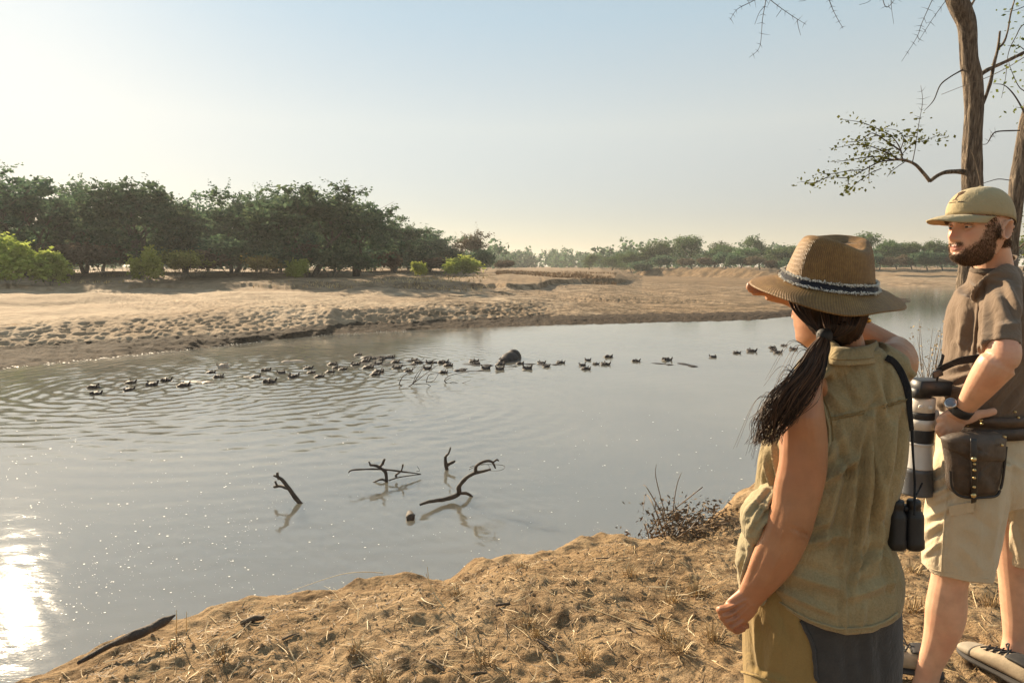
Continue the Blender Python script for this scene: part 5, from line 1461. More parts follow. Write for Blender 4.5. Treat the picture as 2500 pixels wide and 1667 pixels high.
attr(bw, 'lip', np.zeros(len(Vb))); attr(bw, 'dark_tone', .28 * np.exp(-((bx_ - 1968) / 26) ** 2 - ((by_ - 1306) / 22) ** 2) + .10 * np.clip(fbm(bx_ * .03, by_ * .02, 3, 2), 0, 1))  # darker skin colour at the elbow, plus faint random mottling
attr(bw, 'flush', np.clip(.5 * np.exp(-((bx_ - 1800) / 60) ** 2 - ((by_ - 1500) / 60) ** 2) + .5 * np.exp(-((bx_ - 1940) / 40) ** 2 - ((by_ - 960) / 40) ** 2), 0, 1))
obj('body', bw, W)
# --- shoes (below the picture)
for xx in (1928, 2118):
    p0 = S(xx, YW + .03, gw + .05)
    mbx = MB(); mbx.add(*loft([((p0.x, p0.y - .08, gw + .05), .035, .04), ((p0.x, p0.y - .03, gw + .06), .042, .055), ((p0.x - .01, p0.y + .07, gw + .045), .045, .042), ((p0.x - .02, p0.y + .16, gw + .035), .04, .028), ((p0.x - .02, p0.y + .19, gw + .03), .02, .018)], n=16))
    obj('shoe', mbx.mesh('shoe', plain('brown leather shoe', (.10, .06, .035), .6)), W)
# --- trousers
tb = MB()
tb.add(*pl([(2005, 1380, YW + .02, 170, .120), (2006, 1450, YW + .02, 192, .132), (2008, 1540, YW + .025, 196, .138), (2008, 1640, YW + .03, 195, .140), (2008, 1700, YW + .03, 190, .13)], n=32))
tb.add(*pl([(1912, 1640, YW + .03, 98, .12), (1915, 1760, YW + .03, 94, .105), (1922, 1900, YW + .03, 80, .09), (1926, 2080, YW + .03, 72, .08), (1930, 2205, YW + .03, 68, .075)], n=24))
tb.add(*pl([(2104, 1640, YW + .03, 98, .12), (2106, 1760, YW + .03, 94, .105), (2110, 1900, YW + .03, 80, .09), (2112, 2080, YW + .03, 72, .08), (2116, 2205, YW + .03, 68, .075)], n=24))
tm = remesh(tb, .0055, 4, .5, 'trousers')
fold(tm, [(1842, 1500, 1850, 1640, 6, .006), (1905, 1520, 1870, 1660, 14, .006), (1890, 1470, 1930, 1560, 16, -.006), (2120, 1540, 2125, 1667, 14, .006), (2060, 1560, 2070, 1667, 12, -.005), (1835, 1640, 1920, 1667, 8, .008)], .004, 14, 3)
tm.materials.append(PANT)
tr_o = obj('trousers', tm, W)
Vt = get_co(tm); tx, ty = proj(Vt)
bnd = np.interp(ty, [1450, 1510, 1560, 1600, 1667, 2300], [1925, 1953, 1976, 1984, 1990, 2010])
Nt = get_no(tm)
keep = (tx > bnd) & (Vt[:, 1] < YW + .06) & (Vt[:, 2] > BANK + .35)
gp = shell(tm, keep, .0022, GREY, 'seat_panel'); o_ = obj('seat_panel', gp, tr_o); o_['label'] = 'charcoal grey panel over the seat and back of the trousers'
SEAMS_LATER = True
piece(tr_o, 'side_seam', pl([(2137, 1540, YW - .098, 2.2, .002), (2140, 1667, YW - .10, 2.2, .002), (2140, 1800, YW - .09, 2, .002)], n=8), GREY)
piece(tr_o, 'pocket_hem', pl([(1812, 1640, YW - .02, 5, .003), (1845, 1650, YW - .075, 5, .003), (1880, 1668, YW - .098, 5, .003)], n=8, ex=3), PANT)
# --- sleeveless shirt
sb_ = MB()
sb_.add(*pl([(2082, 852, YW, 62, .065), (2084, 872, YW, 88, .072), (2085, 895, YW, 116, .082), (2084, 925, YW, 136, .095), (2078, 970, YW, 148, .108), (2058, 1030, YW, 166, .118), (2042, 1090, YW, 176, .124), (2028, 1150, YW, 178, .124),
             (2016, 1210, YW, 172, .120), (2007, 1265, YW, 168, .118), (2003, 1310, YW, 166, .120), (2012, 1355, YW, 176, .128), (2024, 1400, YW, 184, .134), (2028, 1440, YW, 182, .138), (2030, 1480, YW, 178, .140), (2034, 1520, YW, 170, .138), (2040, 1545, YW, 160, .134)], n=56, m=5, ex=2.3))
# shoulder caps round the armholes
sb_.add(*pl([(2040, 885, YW - .02, 60, .055), (1995, 905, YW - .03, 44, .058), (1972, 925, YW - .045, 34, .064), (1962, 940, YW - .05, 26, .066)], n=24))
sb_.add(*pl([(2130, 880, YW, 50, .06), (2170, 893, YW, 44, .062), (2198, 912, YW, 36, .062)], n=24))
sm = remesh(sb_, .0042, 3, .5, 'shirt')
# scooped hem: the tail hangs lowest behind, rising to the sides
Vs_ = get_co(sm); sx, sy = proj(Vs_)
hemx = np.interp(sx, [1830, 1883, 1955, 2010, 2061, 2125, 2165, 2195, 2215], [1425, 1464, 1510, 1531, 1543, 1537, 1522, 1503, 1480])
frac = np.clip((sy - 1385) / (1546 - 1385), 0, 1)
newy = np.where(sy > 1385, 1385 + frac * (hemx - 1385), sy)
depth_ = Vs_[:, 1] * cp - (Vs_[:, 2] - CZ) * sp
Vs_[:, 2] += (sy - newy) * depth_ / F
set_co(sm, Vs_)
F_ = [ # yoke seam, pleats, drag lines
 (2025, 1022, 2100, 1002, 4, .0022), (2100, 1002, 2222, 968, 4, .0022), (2105, 1020, 2150, 965, 9, -.004), (2132, 900, 2160, 1000, 10, .006), (2160, 880, 2172, 1010, 7, -.005), (2120, 1010, 2095, 1110, 12, .008), (2150, 1000, 2155, 1180, 12, -.007),
 (2100, 1110, 1990, 1190, 12, .010), (2060, 1060, 1990, 1160, 16, .006), (2130, 1020, 2108, 1330, 9, .012), (2092, 1120, 2052, 1380, 7, .011), (2072, 1150, 2030, 1330, 12, -.009), (2110, 1200, 2092, 1390, 7, .010), (2136, 1060, 2132, 1300, 10, -.011),
 (2180, 1040, 2150, 1260, 14, .009), (2205, 1000, 2190, 1150, 9, -.007), (2150, 1280, 2130, 1400, 8, .009), (2165, 1330, 2180, 1440, 8, .008), (2100, 1360, 2085, 1440, 8, .007), (2020, 1270, 1960, 1300, 12, .006), (2140, 1330, 2080, 1410, 9, -.007),
 (1960, 1330, 2070, 1300, 14, .006), (1930, 1400, 2060, 1440, 16, .007), (2060, 1460, 2180, 1420, 14, .006), (1900, 1440, 2040, 1500, 10, .005), (2110, 1470, 2100, 1530, 9, .005), (2000, 930, 2060, 1000, 14, .005), (2040, 905, 2090, 990, 12, -.004),
 (1870, 1100, 1885, 1200, 6, .008), (1862, 1090, 1852, 1190, 5, -.006), (1885, 1060, 1900, 1180, 6, .006), (2062, 1380, 2064, 1540, 6, .005), (2030, 1040, 2080, 1180, 12, -.005)]
F_ = [(a, b, c, d, w * .85, h * 1.7) for a, b, c, d, w, h in F_]
fold(sm, F_, .007, 17, 5, (1.0, .5))
sm.materials.append(KHAKI)
sh_o = obj('shirt', sm, W)
# stitched edges that follow the cloth
_oc = {}
def on_cloth(me, px, py, out=.002):
    if me.name not in _oc:
        V = get_co(me); N = get_no(me); x_, y_ = proj(V); _oc[me.name] = (V, N, x_, y_, (N * (V - np.array([0, 0, CZ]))).sum(1) < 0)
    V, N, x_, y_, f_ = _oc[me.name]
    d_ = np.where(f_, (x_ - px) ** 2 + (y_ - py) ** 2, 1e9); i = int(np.argmin(d_))
    return V[i] + N[i] * out
def seam(me, parent, pts, r, mat, name='seam', n=14):
    P = np.array(crom([np.array(p, float) for p in pts], max(2, n // len(pts))))
    W_ = np.array([on_cloth(me, a, b) for a, b in P])
    for _ in range(2): W_[1:-1] = .25 * W_[:-2] + .5 * W_[1:-1] + .25 * W_[2:]
    return piece(parent, name, tube_np(W_, np.full(len(W_), r), 6), mat)
STITCH = cloth('ochre stitched seam', (.23, .155, .06), .25, 900, None, 40, .4)
EDGE_K = cloth('thick olive hem', (.30, .24, .13), .2, 900, None, 30, .5)
seam(sm, sh_o, [(2030, 1019), (2080, 1009), (2110, 1003)], .0012, STITCH, 'seam', 40); seam(sm, sh_o, [(2030, 1025), (2080, 1015), (2110, 1009)], .0010, STITCH, 'seam', 40)
seam(sm, sh_o, [(2156, 990), (2190, 980), (2218, 970)], .0012, STITCH, 'seam', 40); seam(sm, sh_o, [(2156, 996), (2190, 986), (2218, 976)], .0010, STITCH, 'seam', 40)
seam(sm, sh_o, [(1960, 916), (1990, 945), (2008, 985), (2020, 1030), (2024, 1080), (2016, 1120)], .0032, EDGE_K, 'armhole_hem', 40)
seam(sm, sh_o, [(1975, 915), (2000, 945), (2017, 985), (2030, 1030), (2033, 1078)], .0010, STITCH, 'seam', 40)
seam(sm, sh_o, [(1888, 1456), (1955, 1500), (2010, 1522), (2061, 1533), (2125, 1527), (2165, 1513), (2190, 1496)], .0028, EDGE_K, 'bottom_hem', 60)
# collar, folded over
cr = [[U(2139, 852, YW), U(2118, 862, YW - .055), U(2075, 866, YW - .078), U(2035, 862, YW - .06), U(2014, 852, YW), U(2030, 848, YW + .05), U(2075, 846, YW + .07), U(2120, 846, YW + .05)],
      [U(2138, 832, YW), U(2120, 842, YW - .05), U(2080, 848, YW - .066), U(2042, 846, YW - .052), U(2022, 840, YW), U(2036, 836, YW + .045), U(2078, 832, YW + .06), U(2120, 830, YW + .045)],
      [U(2145, 838, YW), U(2126, 848, YW - .064), U(2080, 854, YW - .084), U(2036, 852, YW - .070), U(2014, 846, YW), U(2033, 842, YW + .05), U(2078, 838, YW + .065), U(2124, 836, YW + .05)],
      [U(2156, 874, YW), U(2134, 886, YW - .080), U(2080, 891, YW - .104), U(2028, 888, YW - .088), U(1998, 874, YW), U(2022, 866, YW + .06), U(2078, 862, YW + .08), U(2130, 864, YW + .06)]]
rr_ = ring_rows(cr, 64, 4)
co = piece(sh_o, 'collar', (np.concatenate(rr_), grid_faces(len(rr_), 64, True).tolist()), KHAKI)
sol = co.modifiers.new('thick', 'SOLIDIFY'); sol.thickness = .003
seam(gp, tr_o, [(1956, 1512), (1979, 1560), (1987, 1600), (1993, 1660)], .0045, GREY, 'panel_edge', 30)
piece(co, 'collar_stitch', tube_np(rr_[-2][8:26] + np.array([0, -.0035, .003]), np.full(18, .0010), 5), STITCH)
# knotted front and hanging tail on her left side
kb = MB()
kb.add(*pl([(1880, 1180, YW - .02, 22, .03), (1862, 1215, YW - .04, 34, .04), (1848, 1250, YW - .05, 40, .045), (1840, 1285, YW - .05, 32, .04), (1832, 1305, YW - .04, 18, .03)], n=28))
kb.add(*pl([(1850, 1300, YW - .03, 34, .04), (1838, 1345, YW - .03, 38, .045), (1836, 1400, YW - .02, 38, .05), (1838, 1445, YW - .01, 36, .05)], n=28))
km = remesh(kb, .004, 2, .5, 'shirt_knot')
fold(km, [(1895, 1200, 1830, 1290, 6, .009), (1880, 1195, 1825, 1260, 5, -.009), (1890, 1240, 1850, 1295, 5, .010), (1870, 1225, 1840, 1280, 4, -.008), (1845, 1225, 1890, 1250, 5, .007), (1830, 1330, 1812, 1440, 7, .010), (1850, 1330, 1838, 1440, 5, -.012), (1868, 1320, 1862, 1430, 6, .010), (1820, 1350, 1800, 1440, 5, -.008)], .006, 40, 2)
km.materials.append(cloth('faded olive cotton front', (.33, .275, .165), .16, 900, None, 9, .45))
obj('shirt_knot', km, sh_o)
# --- hat
ST_A = ('hat', )
def straw_hat_material():
    m, n, l, p = nt('woven brown straw')
    uv = n.new('ShaderNodeAttribute'); uv.attribute_name = 'ang'
    vv = n.new('ShaderNodeAttribute'); vv.attribute_name = 'rad'
    rib = math_n(n, l, 'SINE', math_n(n, l, 'MULTIPLY', uv.outputs['Fac'], 150.0))
    cr_ = math_n(n, l, 'SINE', math_n(n, l, 'MULTIPLY', vv.outputs['Fac'], 620.0))
    v = coords(n, l)
    jit = noise(n, l, 120, 4, .7, v); big = noise(n, l, 14, 4, .6, v)
    h = math_n(n, l, 'ADD', math_n(n, l, 'MULTIPLY', rib, .30), math_n(n, l, 'MULTIPLY', math_n(n, l, 'MULTIPLY', cr_, rib), .22))
    h = math_n(n, l, 'ADD', math_n(n, l, 'MULTIPLY', h, .5), math_n(n, l, 'MULTIPLY', jit, .9))
    t = math_n(n, l, 'ADD', math_n(n, l, 'MULTIPLY', h, .42), math_n(n, l, 'MULTIPLY', big, .35))
    l.new(ramp(n, l, t, [(.05, (.045, .019, .006)), (.32, (.155, .080, .022)), (.6, (.32, .185, .055))]), p.inputs['Base Color'])
    p.inputs['Roughness'].default_value = .6; p.inputs['Specular IOR Level'].default_value = .35
    bump(n, l, p, h, .75, .003)
    return m
def ring(pts): return [U(a, b, YW + c) for a, b, c in pts]
# controls go: right, near right, near, near left, left, far left, far, far right
Hc = ring([(2092, 596, 0), (2085, 612, -.035), (2050, 606, -.05), (2010, 592, -.03), (1995, 588, .01), (2010, 588, .04), (2045, 592, .05), (2080, 592, .035)])
Ht0 = ring([(2108, 590, 0), (2094, 612, -.050), (2050, 598, -.068), (2002, 581, -.048), (1983, 581, .01), (2002, 581, .055), (2045, 580, .068), (2092, 584, .05)])
Ht = ring([(2121, 592, 0), (2106, 611, -.062), (2052, 591, -.083), (1990, 576, -.06), (1968, 576, .01), (1995, 576, .07), (2046, 573, .084), (2104, 580, .06)])
Hs = ring([(2131, 610, 0), (2116, 622, -.070), (2050, 606, -.094), (1975, 592, -.068), (1950, 594, .01), (1984, 590, .082), (2046, 588, .095), (2112, 596, .07)])
Hm = ring([(2136, 650, 0), (2120, 660, -.078), (2046, 652, -.103), (1958, 636, -.076), (1931, 630, .01), (1968, 630, .09), (2044, 640, .105), (2116, 646, .078)])
Hb = ring([(2139, 700, 0), (2126, 713, -.084), (2050, 709, -.110), (1950, 692, -.084), (1913, 668, .01), (1955, 664, .10), (2040, 676, .112), (2120, 690, .085)])
H1 = ring([(2146, 706, 0), (2132, 722, -.09), (2052, 718, -.118), (1942, 700, -.092), (1903, 674, .01), (1948, 667, .108), (2040, 680, .12), (2126, 696, .092)])
H2 = ring([(2180, 722, .01), (2148, 744, -.13), (2056, 746, -.160), (1925, 714, -.125), (1866, 680, .01), (1922, 671, .15), (2040, 690, .17), (2146, 706, .13)])
H3 = ring([(2214, 750, .01), (2162, 760, -.16), (2060, 769, -.195), (1925, 733, -.150), (1829, 690, .01), (1896, 672, .19), (2040, 700, .21), (2166, 716, .16)])
def hat_rows(rg, m): return ring_rows(rg, 160, m)
rows = hat_rows([Hc, Ht0, Ht, Hs, Hm, Hb, H1, H2, H3], 7)
cen = np.mean([np.asarray(q) for q in Hc], 0) + np.array([0, 0, -.004])
Vh = np.concatenate(rows + [cen[None]])
Fh = grid_faces(len(rows), 160, True).tolist() + [[len(Vh) - 1, j, (j + 1) % 160] for j in range(160)]
hm_ = mesh_np('hat', Vh, Fh, straw_hat_material())
attr(hm_, 'ang', np.append(np.tile(np.arange(160) / 160 * 2 * math.pi, len(rows)), 0))
rad = np.cumsum([0] + [float(np.linalg.norm(rows[i + 1] - rows[i], axis=1).mean()) for i in range(len(rows) - 1)])
attr(hm_, 'rad', np.append(np.repeat(rad, 160), 0))
hat = obj('hat', hm_, W)
sol = hat.modifiers.new('thick', 'SOLIDIFY'); sol.thickness = .0028; sol.offset = -1
bt = ring([(2138, 690, 0), (2125, 697, -.084), (2050, 695, -.110), (1955, 677, -.082), (1916, 656, .01), (1957, 652, .098), (2040, 664, .111), (2120, 680, .084)])
bo = ring([(2141, 708, 0), (2128, 716, -.088), (2050, 713, -.114), (1948, 694, -.088), (1909, 670, .01), (1952, 665, .103), (2040, 678, .115), (2122, 692, .088)])
cb = np.mean([np.asarray(q) for q in bt], 0)
def outw(P, d):
    P = np.asarray(P); q = P - cb; q[..., 2] = 0; return P + q / (np.linalg.norm(q, axis=-1, keepdims=True) + 1e-9) * d
br0 = ring_rows([bt, bo], 160, 4)
V_ = np.concatenate([outw(q, .0035) for q in br0])
NAVY = cloth('dark navy ribbon', (.018, .019, .026), .3, 800, None, 30, .4)
band = piece(hat, 'band', (V_, grid_faces(len(br0), 160, True).tolist()), NAVY)
fr_rng = np.random.default_rng(6)
for edge_, nm in ((br0[0], 'upper_fringe'), (br0[-1], 'lower_fringe')):
    Pe = outw(edge_, .0055); n_ = 1100
    u_ = fr_rng.random(n_) * 160; i_ = np.floor(u_).astype(int); t_ = (u_ - i_)[:, None]
    C_ = Pe[i_ % 160] * (1 - t_) + Pe[(i_ + 1) % 160] * t_ + fr_rng.normal(0, .0012, (n_, 3))
    V_, F_2, s_ = leaf_cloud(C_, .0021, fr_rng, 3, .0009, 1.0, 1.4)
    fo = mesh_np(nm, V_, F_2, plain('frayed white cotton', (.72, .70, .64), .9, .3, 200, 0), False); fo_ = obj(nm, fo, hat)
    fo_['kind'] = 'stuff'
# --- hair: cap of hair under the brim, tie, ponytail
HAIR = hair_material('dark brown hair', (.012, .008, .006), (.12, .062, .034))
hb = MB()
hb.add(*pl([(2046, 655, YW, 60, .07), (2044, 690, YW + .0, 84, .092), (2046, 735, YW - .005, 86, .100), (2050, 775, YW - .01, 70, .092), (2052, 805, YW - .018, 56, .074), (2050, 828, YW - .024, 44, .052), (2046, 842, YW - .03, 24, .03)], n=36))
hb.add(*pl([(1990, 690, YW - .03, 52, .05), (1986, 740, YW - .045, 44, .045), (2004, 780, YW - .06, 36, .034), (2014, 815, YW - .08, 20, .02)], n=24))
hcap = remesh(hb, .004, 5, .5, 'hair')
Vc = get_co(hcap); N_ = get_no(hcap)
ang = np.arctan2(Vc[:, 0] - wh.x - .02, -(Vc[:, 1] - YW))
set_co(hcap, Vc + N_ * (.0022 * np.sin(ang * 70 + 6 * fbm(Vc[:, 2] * 30, ang * 3, 2)) + .003 * fbm(ang * 9, Vc[:, 2] * 12, 2, 3))[:, None])
hcap.materials.append(HAIR); attr(hcap, 'tone', np.clip(.25 + .6 * fbm(ang * 25, Vc[:, 2] * 9, 2, 7), 0, 1))
ho_ = obj('hair', hcap, W)
hr2 = np.random.default_rng(15)
paths, radii, tones = [], [], []
tie = np.asarray(U(2012, 822, YW - .115))
spine = [(2012, 822, -.115), (1998, 858, -.145), (1968, 915, -.165), (1925, 975, -.175), (1890, 1030, -.175), (1868, 1080, -.17)]
wid = [12, 26, 40, 50, 46, 30]
for i in range(620):
    a_ = hr2.random() * 2 * math.pi; q_ = math.sqrt(hr2.random()); ln = .55 + .45 * hr2.random()
    st = []
    ph = hr2.random() * 6; wv = 4 + hr2.random() * 14
    for j, (sx_, sy_, sd_) in enumerate(spine):
        t_ = j / 5
        if t_ > ln + .15: break
        st.append(np.asarray(U(sx_ + math.cos(a_) * q_ * wid[j] + math.sin(ph + j * 2.6) * wv * t_ + 10 * hr2.normal() * t_ * (q_ > .8), sy_ + math.sin(a_) * q_ * wid[j] * .35, YW + sd_ + math.sin(a_) * q_ * wid[j] * .55 * 1.6 / F)))
    if len(st) < 3: continue
    P = np.array(crom(st, 5)); paths.append(P); radii.append(np.linspace(.0014, .0004, len(P)) * (.7 + .7 * hr2.random())); tones.append(hr2.random() ** 1.5)
for i in range(26):                                            # wind-blown wisps
    j0 = 1 + int(hr2.random() * 3); s0 = spine[j0]; b_ = np.asarray(U(s0[0] - wid[j0] * .6, s0[1], YW + s0[2]))
    d_ = np.array([-.03 - .06 * hr2.random(), hr2.normal(0, .02), -.03 + .03 * hr2.normal()]); P = np.array(crom([b_, b_ + d_ * .5 + np.array([0, 0, .014]), b_ + d_ + np.array([0, 0, -.03 - .05 * hr2.random()])], 6))
    paths.append(P); radii.append(np.linspace(.0008, .0003, len(P))); tones.append(.3 + .5 * hr2.random())
for i in range(40):                                            # strands along the cheek and temple
    a_ = hr2.random()
    st = [np.asarray(U(1916 + 60 * a_, 716 + 12 * a_, YW - .035 - .04 * a_)), np.asarray(U(1934 + 44 * a_, 756, YW - .06 - .03 * a_)), np.asarray(U(1966 + 28 * a_, 790, YW - .085 - .02 * a_)), tie + hr2.normal(0, .004, 3)]
    P = np.array(crom(st, 6)); paths.append(P); radii.append(np.full(len(P), .0011)); tones.append(hr2.random() * .6)
for i in range(110):                                           # combed back over the head to the tie
    u_ = hr2.random()
    st = [np.asarray(U(2000 + 108 * u_, 752, YW - .085 - .02 * math.sin(u_ * 3.1))), np.asarray(U(2010 + 78 * u_, 790 + 10 * u_, YW - .105 - .012 * math.sin(u_ * 3.1))), np.asarray(U(2020 + 26 * u_, 815 + 8 * u_, YW - .11)), tie + hr2.normal(0, .005, 3)]
    P = np.array(crom(st, 6)); paths.append(P); radii.append(np.full(len(P), .0014)); tones.append(hr2.random() ** 2 * .8)
obj('ponytail', strands(HAIR, paths, radii, tones, 'ponytail'), ho_)
piece(ho_, 'hair_tie', lathe_np(tie + np.array([.003, .004, .016]), tie + np.array([-.002, -.004, -.012]), [(0, .011), (.25, .016), (.5, .017), (.75, .016), (1, .011)], 20), plain('black elastic', (.012, .011, .011), .7))
piece(W, 'earring', lathe_np(np.asarray(U(2119, 776, YW - .02)), np.asarray(U(2121, 788, YW - .02)), [(0, .003), (.3, .006), (.7, .006), (1, .003)], 12), plain('gold', (.75, .48, .15), .3, .1, 40, 0, metal=1.0))
# --- binoculars on a neck strap
BLK = plain('black rubber armour', (.009, .009, .010), .5, .3, 60, .3, .002, 200)
STRAPB = cloth('black webbing', (.014, .014, .015), .3, 700, None, 60, .5)
bi = empty('binoculars', U(2212, 1336, YW - .03))
def bn(x, y, dy=0): return np.asarray(U(2160 + x / 4.7, 1217 + y / 4.7, YW - .03 + dy))
for nm, xa, xb, rpx, d_ in (('barrel', 2231, 2231, 22, -.05), ('barrel', 2191, 2188, 21, -.05)):
    A = np.asarray(U(xa, 1220, YW - .03 + d_)); B = np.asarray(U(xb, 1336, YW - .03 + d_)); r_ = rpx * YW / F
    ba = piece(bi, nm, lathe_np(A, B, [(0, r_ * .62), (.02, r_ * .7), (.12, r_ * .72), (.14, r_ * .66), (.22, r_ * .7), (.3, r_ * .95), (.36, r_), (.8, r_ * .98), (.84, r_ * 1.05), (.98, r_ * 1.06), (1, r_ * .96)], 30), BLK)
    piece(ba, 'lens_ring', lathe_np(A + (B - A) * 1.001, A + (B - A) * 1.02, [(0, r_ * .9), (1, r_ * .85)], 24), plain('dark glass', (.02, .03, .04), .08, .1, 10, 0))
piece(bi, 'hinge', lathe_np(np.asarray(U(2211, 1245, YW - .07)), np.asarray(U(2210, 1318, YW - .07)), [(0, .007), (.1, .009), (.4, .008), (.9, .009), (1, .007)], 14), BLK)
piece(bi, 'focus_wheel', lathe_np(np.asarray(U(2211, 1232, YW - .07)), np.asarray(U(2211, 1246, YW - .07)), [(0, .010), (.2, .012), (.8, .012), (1, .010)], 18), BLK)
sp_ = [np.asarray(on_cloth(sm, a, b, .004)) for a, b in ((2160, 872), (2176, 884), (2192, 902), (2204, 925), (2212, 955))]
sp_ = [(proj(q[None])[0][0], proj(q[None])[1][0], q[1] - .003) for q in sp_]
ribbon(bi, sp_ + [(2221, 1000, sp_[-1][2] - .002), (2226, 1050, YW - .085)], [8, 9, 9, 9, 9, 7, 6], STRAPB)
ribbon(bi, [(2226, 1045, YW - .085), (2229, 1110, YW - .086), (2233, 1170, YW - .08), (2233, 1215, YW - .10), (2232, 1258, YW - .12)], [4.5, 3.2, 3.2, 3.6, 3.2], STRAPB, 'cord')
ribbon(bi, [(2252, 1178, YW - .07), (2244, 1195, YW - .07), (2236, 1210, YW - .09), (2234, 1222, YW - .10)], 2.4, STRAPB, 'cord_end')
tag(bi, 'black binoculars hanging on a strap at the hip of the woman in the hat', 'binoculars')
tag(W, 'person from behind in straw hat, ponytail and sleeveless olive shirt, hand shading the eyes', 'person')
# ================================================================== man in the cap
YM = 2.34
gm = gz(*S(2330, YM, BANK)[:2])
Mn = empty('person', S(2370, YM, gm))
SKM = skin('sunburnt fair skin', (.62, .36, .235), (.60, .24, .15))
TEE = cloth('washed brown cotton', (.165, .118, .082), .14, 1000, None, 8, .4)
SHORTS = cloth('stone cotton drill', (.52, .425, .29), .10, 800, None, 8, .35)
LEATH = plain('worn dark leather', (.055, .035, .022), .55, .5, 22, .45, .004, 120)
BELT_M = plain('brown belt leather', (.075, .045, .026), .5, .35, 40, .3, .002, 200)
BRASS = plain('brass', (.62, .47, .22), .32, .15, 60, 0, metal=1.0)
BLACKW = cloth('black strap webbing', (.016, .016, .017), .3, 700, None, 50, .5)
def c1(x, y): return (2220 + x / 5.6, 440 + y / 5.6)
def c2(x, y): return (2160 + x / 4.612, 900 + y / 4.612)
def c3(x, y): return (2160 + x / 4.794, 1340 + y / 4.794)
mb_ = MB()
HYAW, HPIT, HROL, HS = 190, -2, 0, 1.0
mhC = aim_head((0, .118, -.038), 2314, 581, YM - .01, HYAW, HPIT, HROL, HS)
Mm, xm = head_piece(mb_, mhC, HYAW, HPIT, HROL, HS)
# neck and torso
mb_.add(*pl([(2416, 590, YM + .02, 50, .06), (2424, 630, YM + .03, 50, .060), (2426, 665, YM + .04, 54, .062), (2430, 700, YM + .05, 60, .07)], n=24))
mb_.add(*pl([(2430, 660, YM + .05, 55, .07), (2434, 700, YM + .06, 70, .09), (2428, 780, YM + .07, 92, .12), (2422, 880, YM + .08, 94, .12), (2408, 980, YM + .08, 104, .12), (2408, 1080, YM + .08, 106, .14)], n=28))
# left upper arm to elbow, forearm to wrist
mb_.add(*pl([(2448, 715, YM - .03, 32, .04), (2445, 770, YM - .12, 40, .046), (2446, 830, YM - .19, 44, .050), (2452, 868, YM - .22, 44, .05), (2450, 892, YM - .22, 34, .04)], n=22))
mb_.add(*pl([(2456, 872, YM - .21, 40, .045), (2437, 888, YM - .21, 47, .05), (2413, 918, YM - .18, 44, .046), (2388, 953, YM - .14, 37, .038), (2362, 988, YM - .09, 27, .028), (2347, 1005, YM - .065, 24.5, .022), (2334, 1020, YM - .055, 27, .02)], n=22))
# left hand on the hip: palm, four fingers curling down, thumb pointing back
YHM = YM - .05
mb_.add(*pl([(*c2(850, 500), YHM, 26, .021), (*c2(780, 570), YHM + .005, 31, .018), (*c2(715, 625), YHM + .012, 31, .016), (*c2(665, 660), YHM + .018, 26, .014)], n=20))
for k_, m1, t1, r in (((650, 560), (612, 580), (632, 560), 8.5), ((640, 620), (600, 690), (625, 760), 9), ((672, 668), (636, 738), (660, 800), 9), ((712, 700), (690, 752), (770, 785), 8.5)):
    mb_.add(*pl([(*c2((k_[0] + 740) / 2, (k_[1] + 600) / 2), YHM + .01, r * 1.1, .011), (*c2(*k_), YHM + .006, r * 1.08, .011), (*c2(*m1), YHM + .012, r, .010), (*c2(*t1), YHM + .022, r * .82, .008)], n=12))
mb_.add(*pl([(*c2(870, 550), YHM, 19, .015), (*c2(960, 545), YHM - .012, 15.5, .013), (*c2(1060, 512), YHM - .02, 11.5, .011), (*c2(1150, 500), YHM - .026, 10, .0105), (*c2(1225, 480), YHM - .03, 9.5, .010), (*c2(1258, 468), YHM - .031, 6, .006)], n=14))
# legs
mb_.add(*pl([(2345, 1250, YM + .0, 78, .085), (2330, 1340, YM - .0, 62, .075), (2321, 1400, YM + .0, 48, .062), (2315, 1440, YM + .0, 48, .060), (2311, 1480, YM + .005, 52, .062), (2307, 1515, YM + .01, 50, .060), (2298, 1550, YM + .015, 43.5, .052), (2284, 1590, YM + .02, 36, .042), (2271, 1622, YM + .025, 32, .036), (2264, 1648, YM + .03, 31, .036), (2258, 1680, YM + .03, 33, .04)], n=22))
YF_ = YM + .16
mb_.add(*pl([(2470, 1240, YF_, 60, .08), (2476, 1340, YF_, 52, .07), (2478, 1400, YF_, 44, .058), (2484, 1450, YF_, 46, .06), (2489, 1500, YF_, 46, .06), (2488, 1550, YF_ + .0, 41, .05), (2477, 1590, YF_ - .01, 36, .042), (2475, 1620, YF_ - .015, 36, .042), (2478, 1650, YF_ - .02, 40, .05)], n=22))
# right arm, on the far side
mb_.add(*pl([(2415, 775, YM + .17, 24, .04), (2388, 830, YM + .25, 32, .042), (2375, 880, YM + .28, 34, .045), (2345, 960, YM + .25, 28, .035), (2318, 1010, YM + .20, 22, .028), (2305, 1035, YM + .18, 22, .02)], n=18))
bm = remesh(mb_, .0034, 4, .45, 'body', .35)
bm.materials.append(SKM)
Vb = get_co(bm); bx_, by_ = proj(Vb); hid_ = (bx_ > 2325) & (bx_ < 2392) & (by_ > 688) & (by_ < 790)
set_co(bm, Vb - get_no(bm) * (hid_ * .03)[:, None])            # sits well inside the shirt
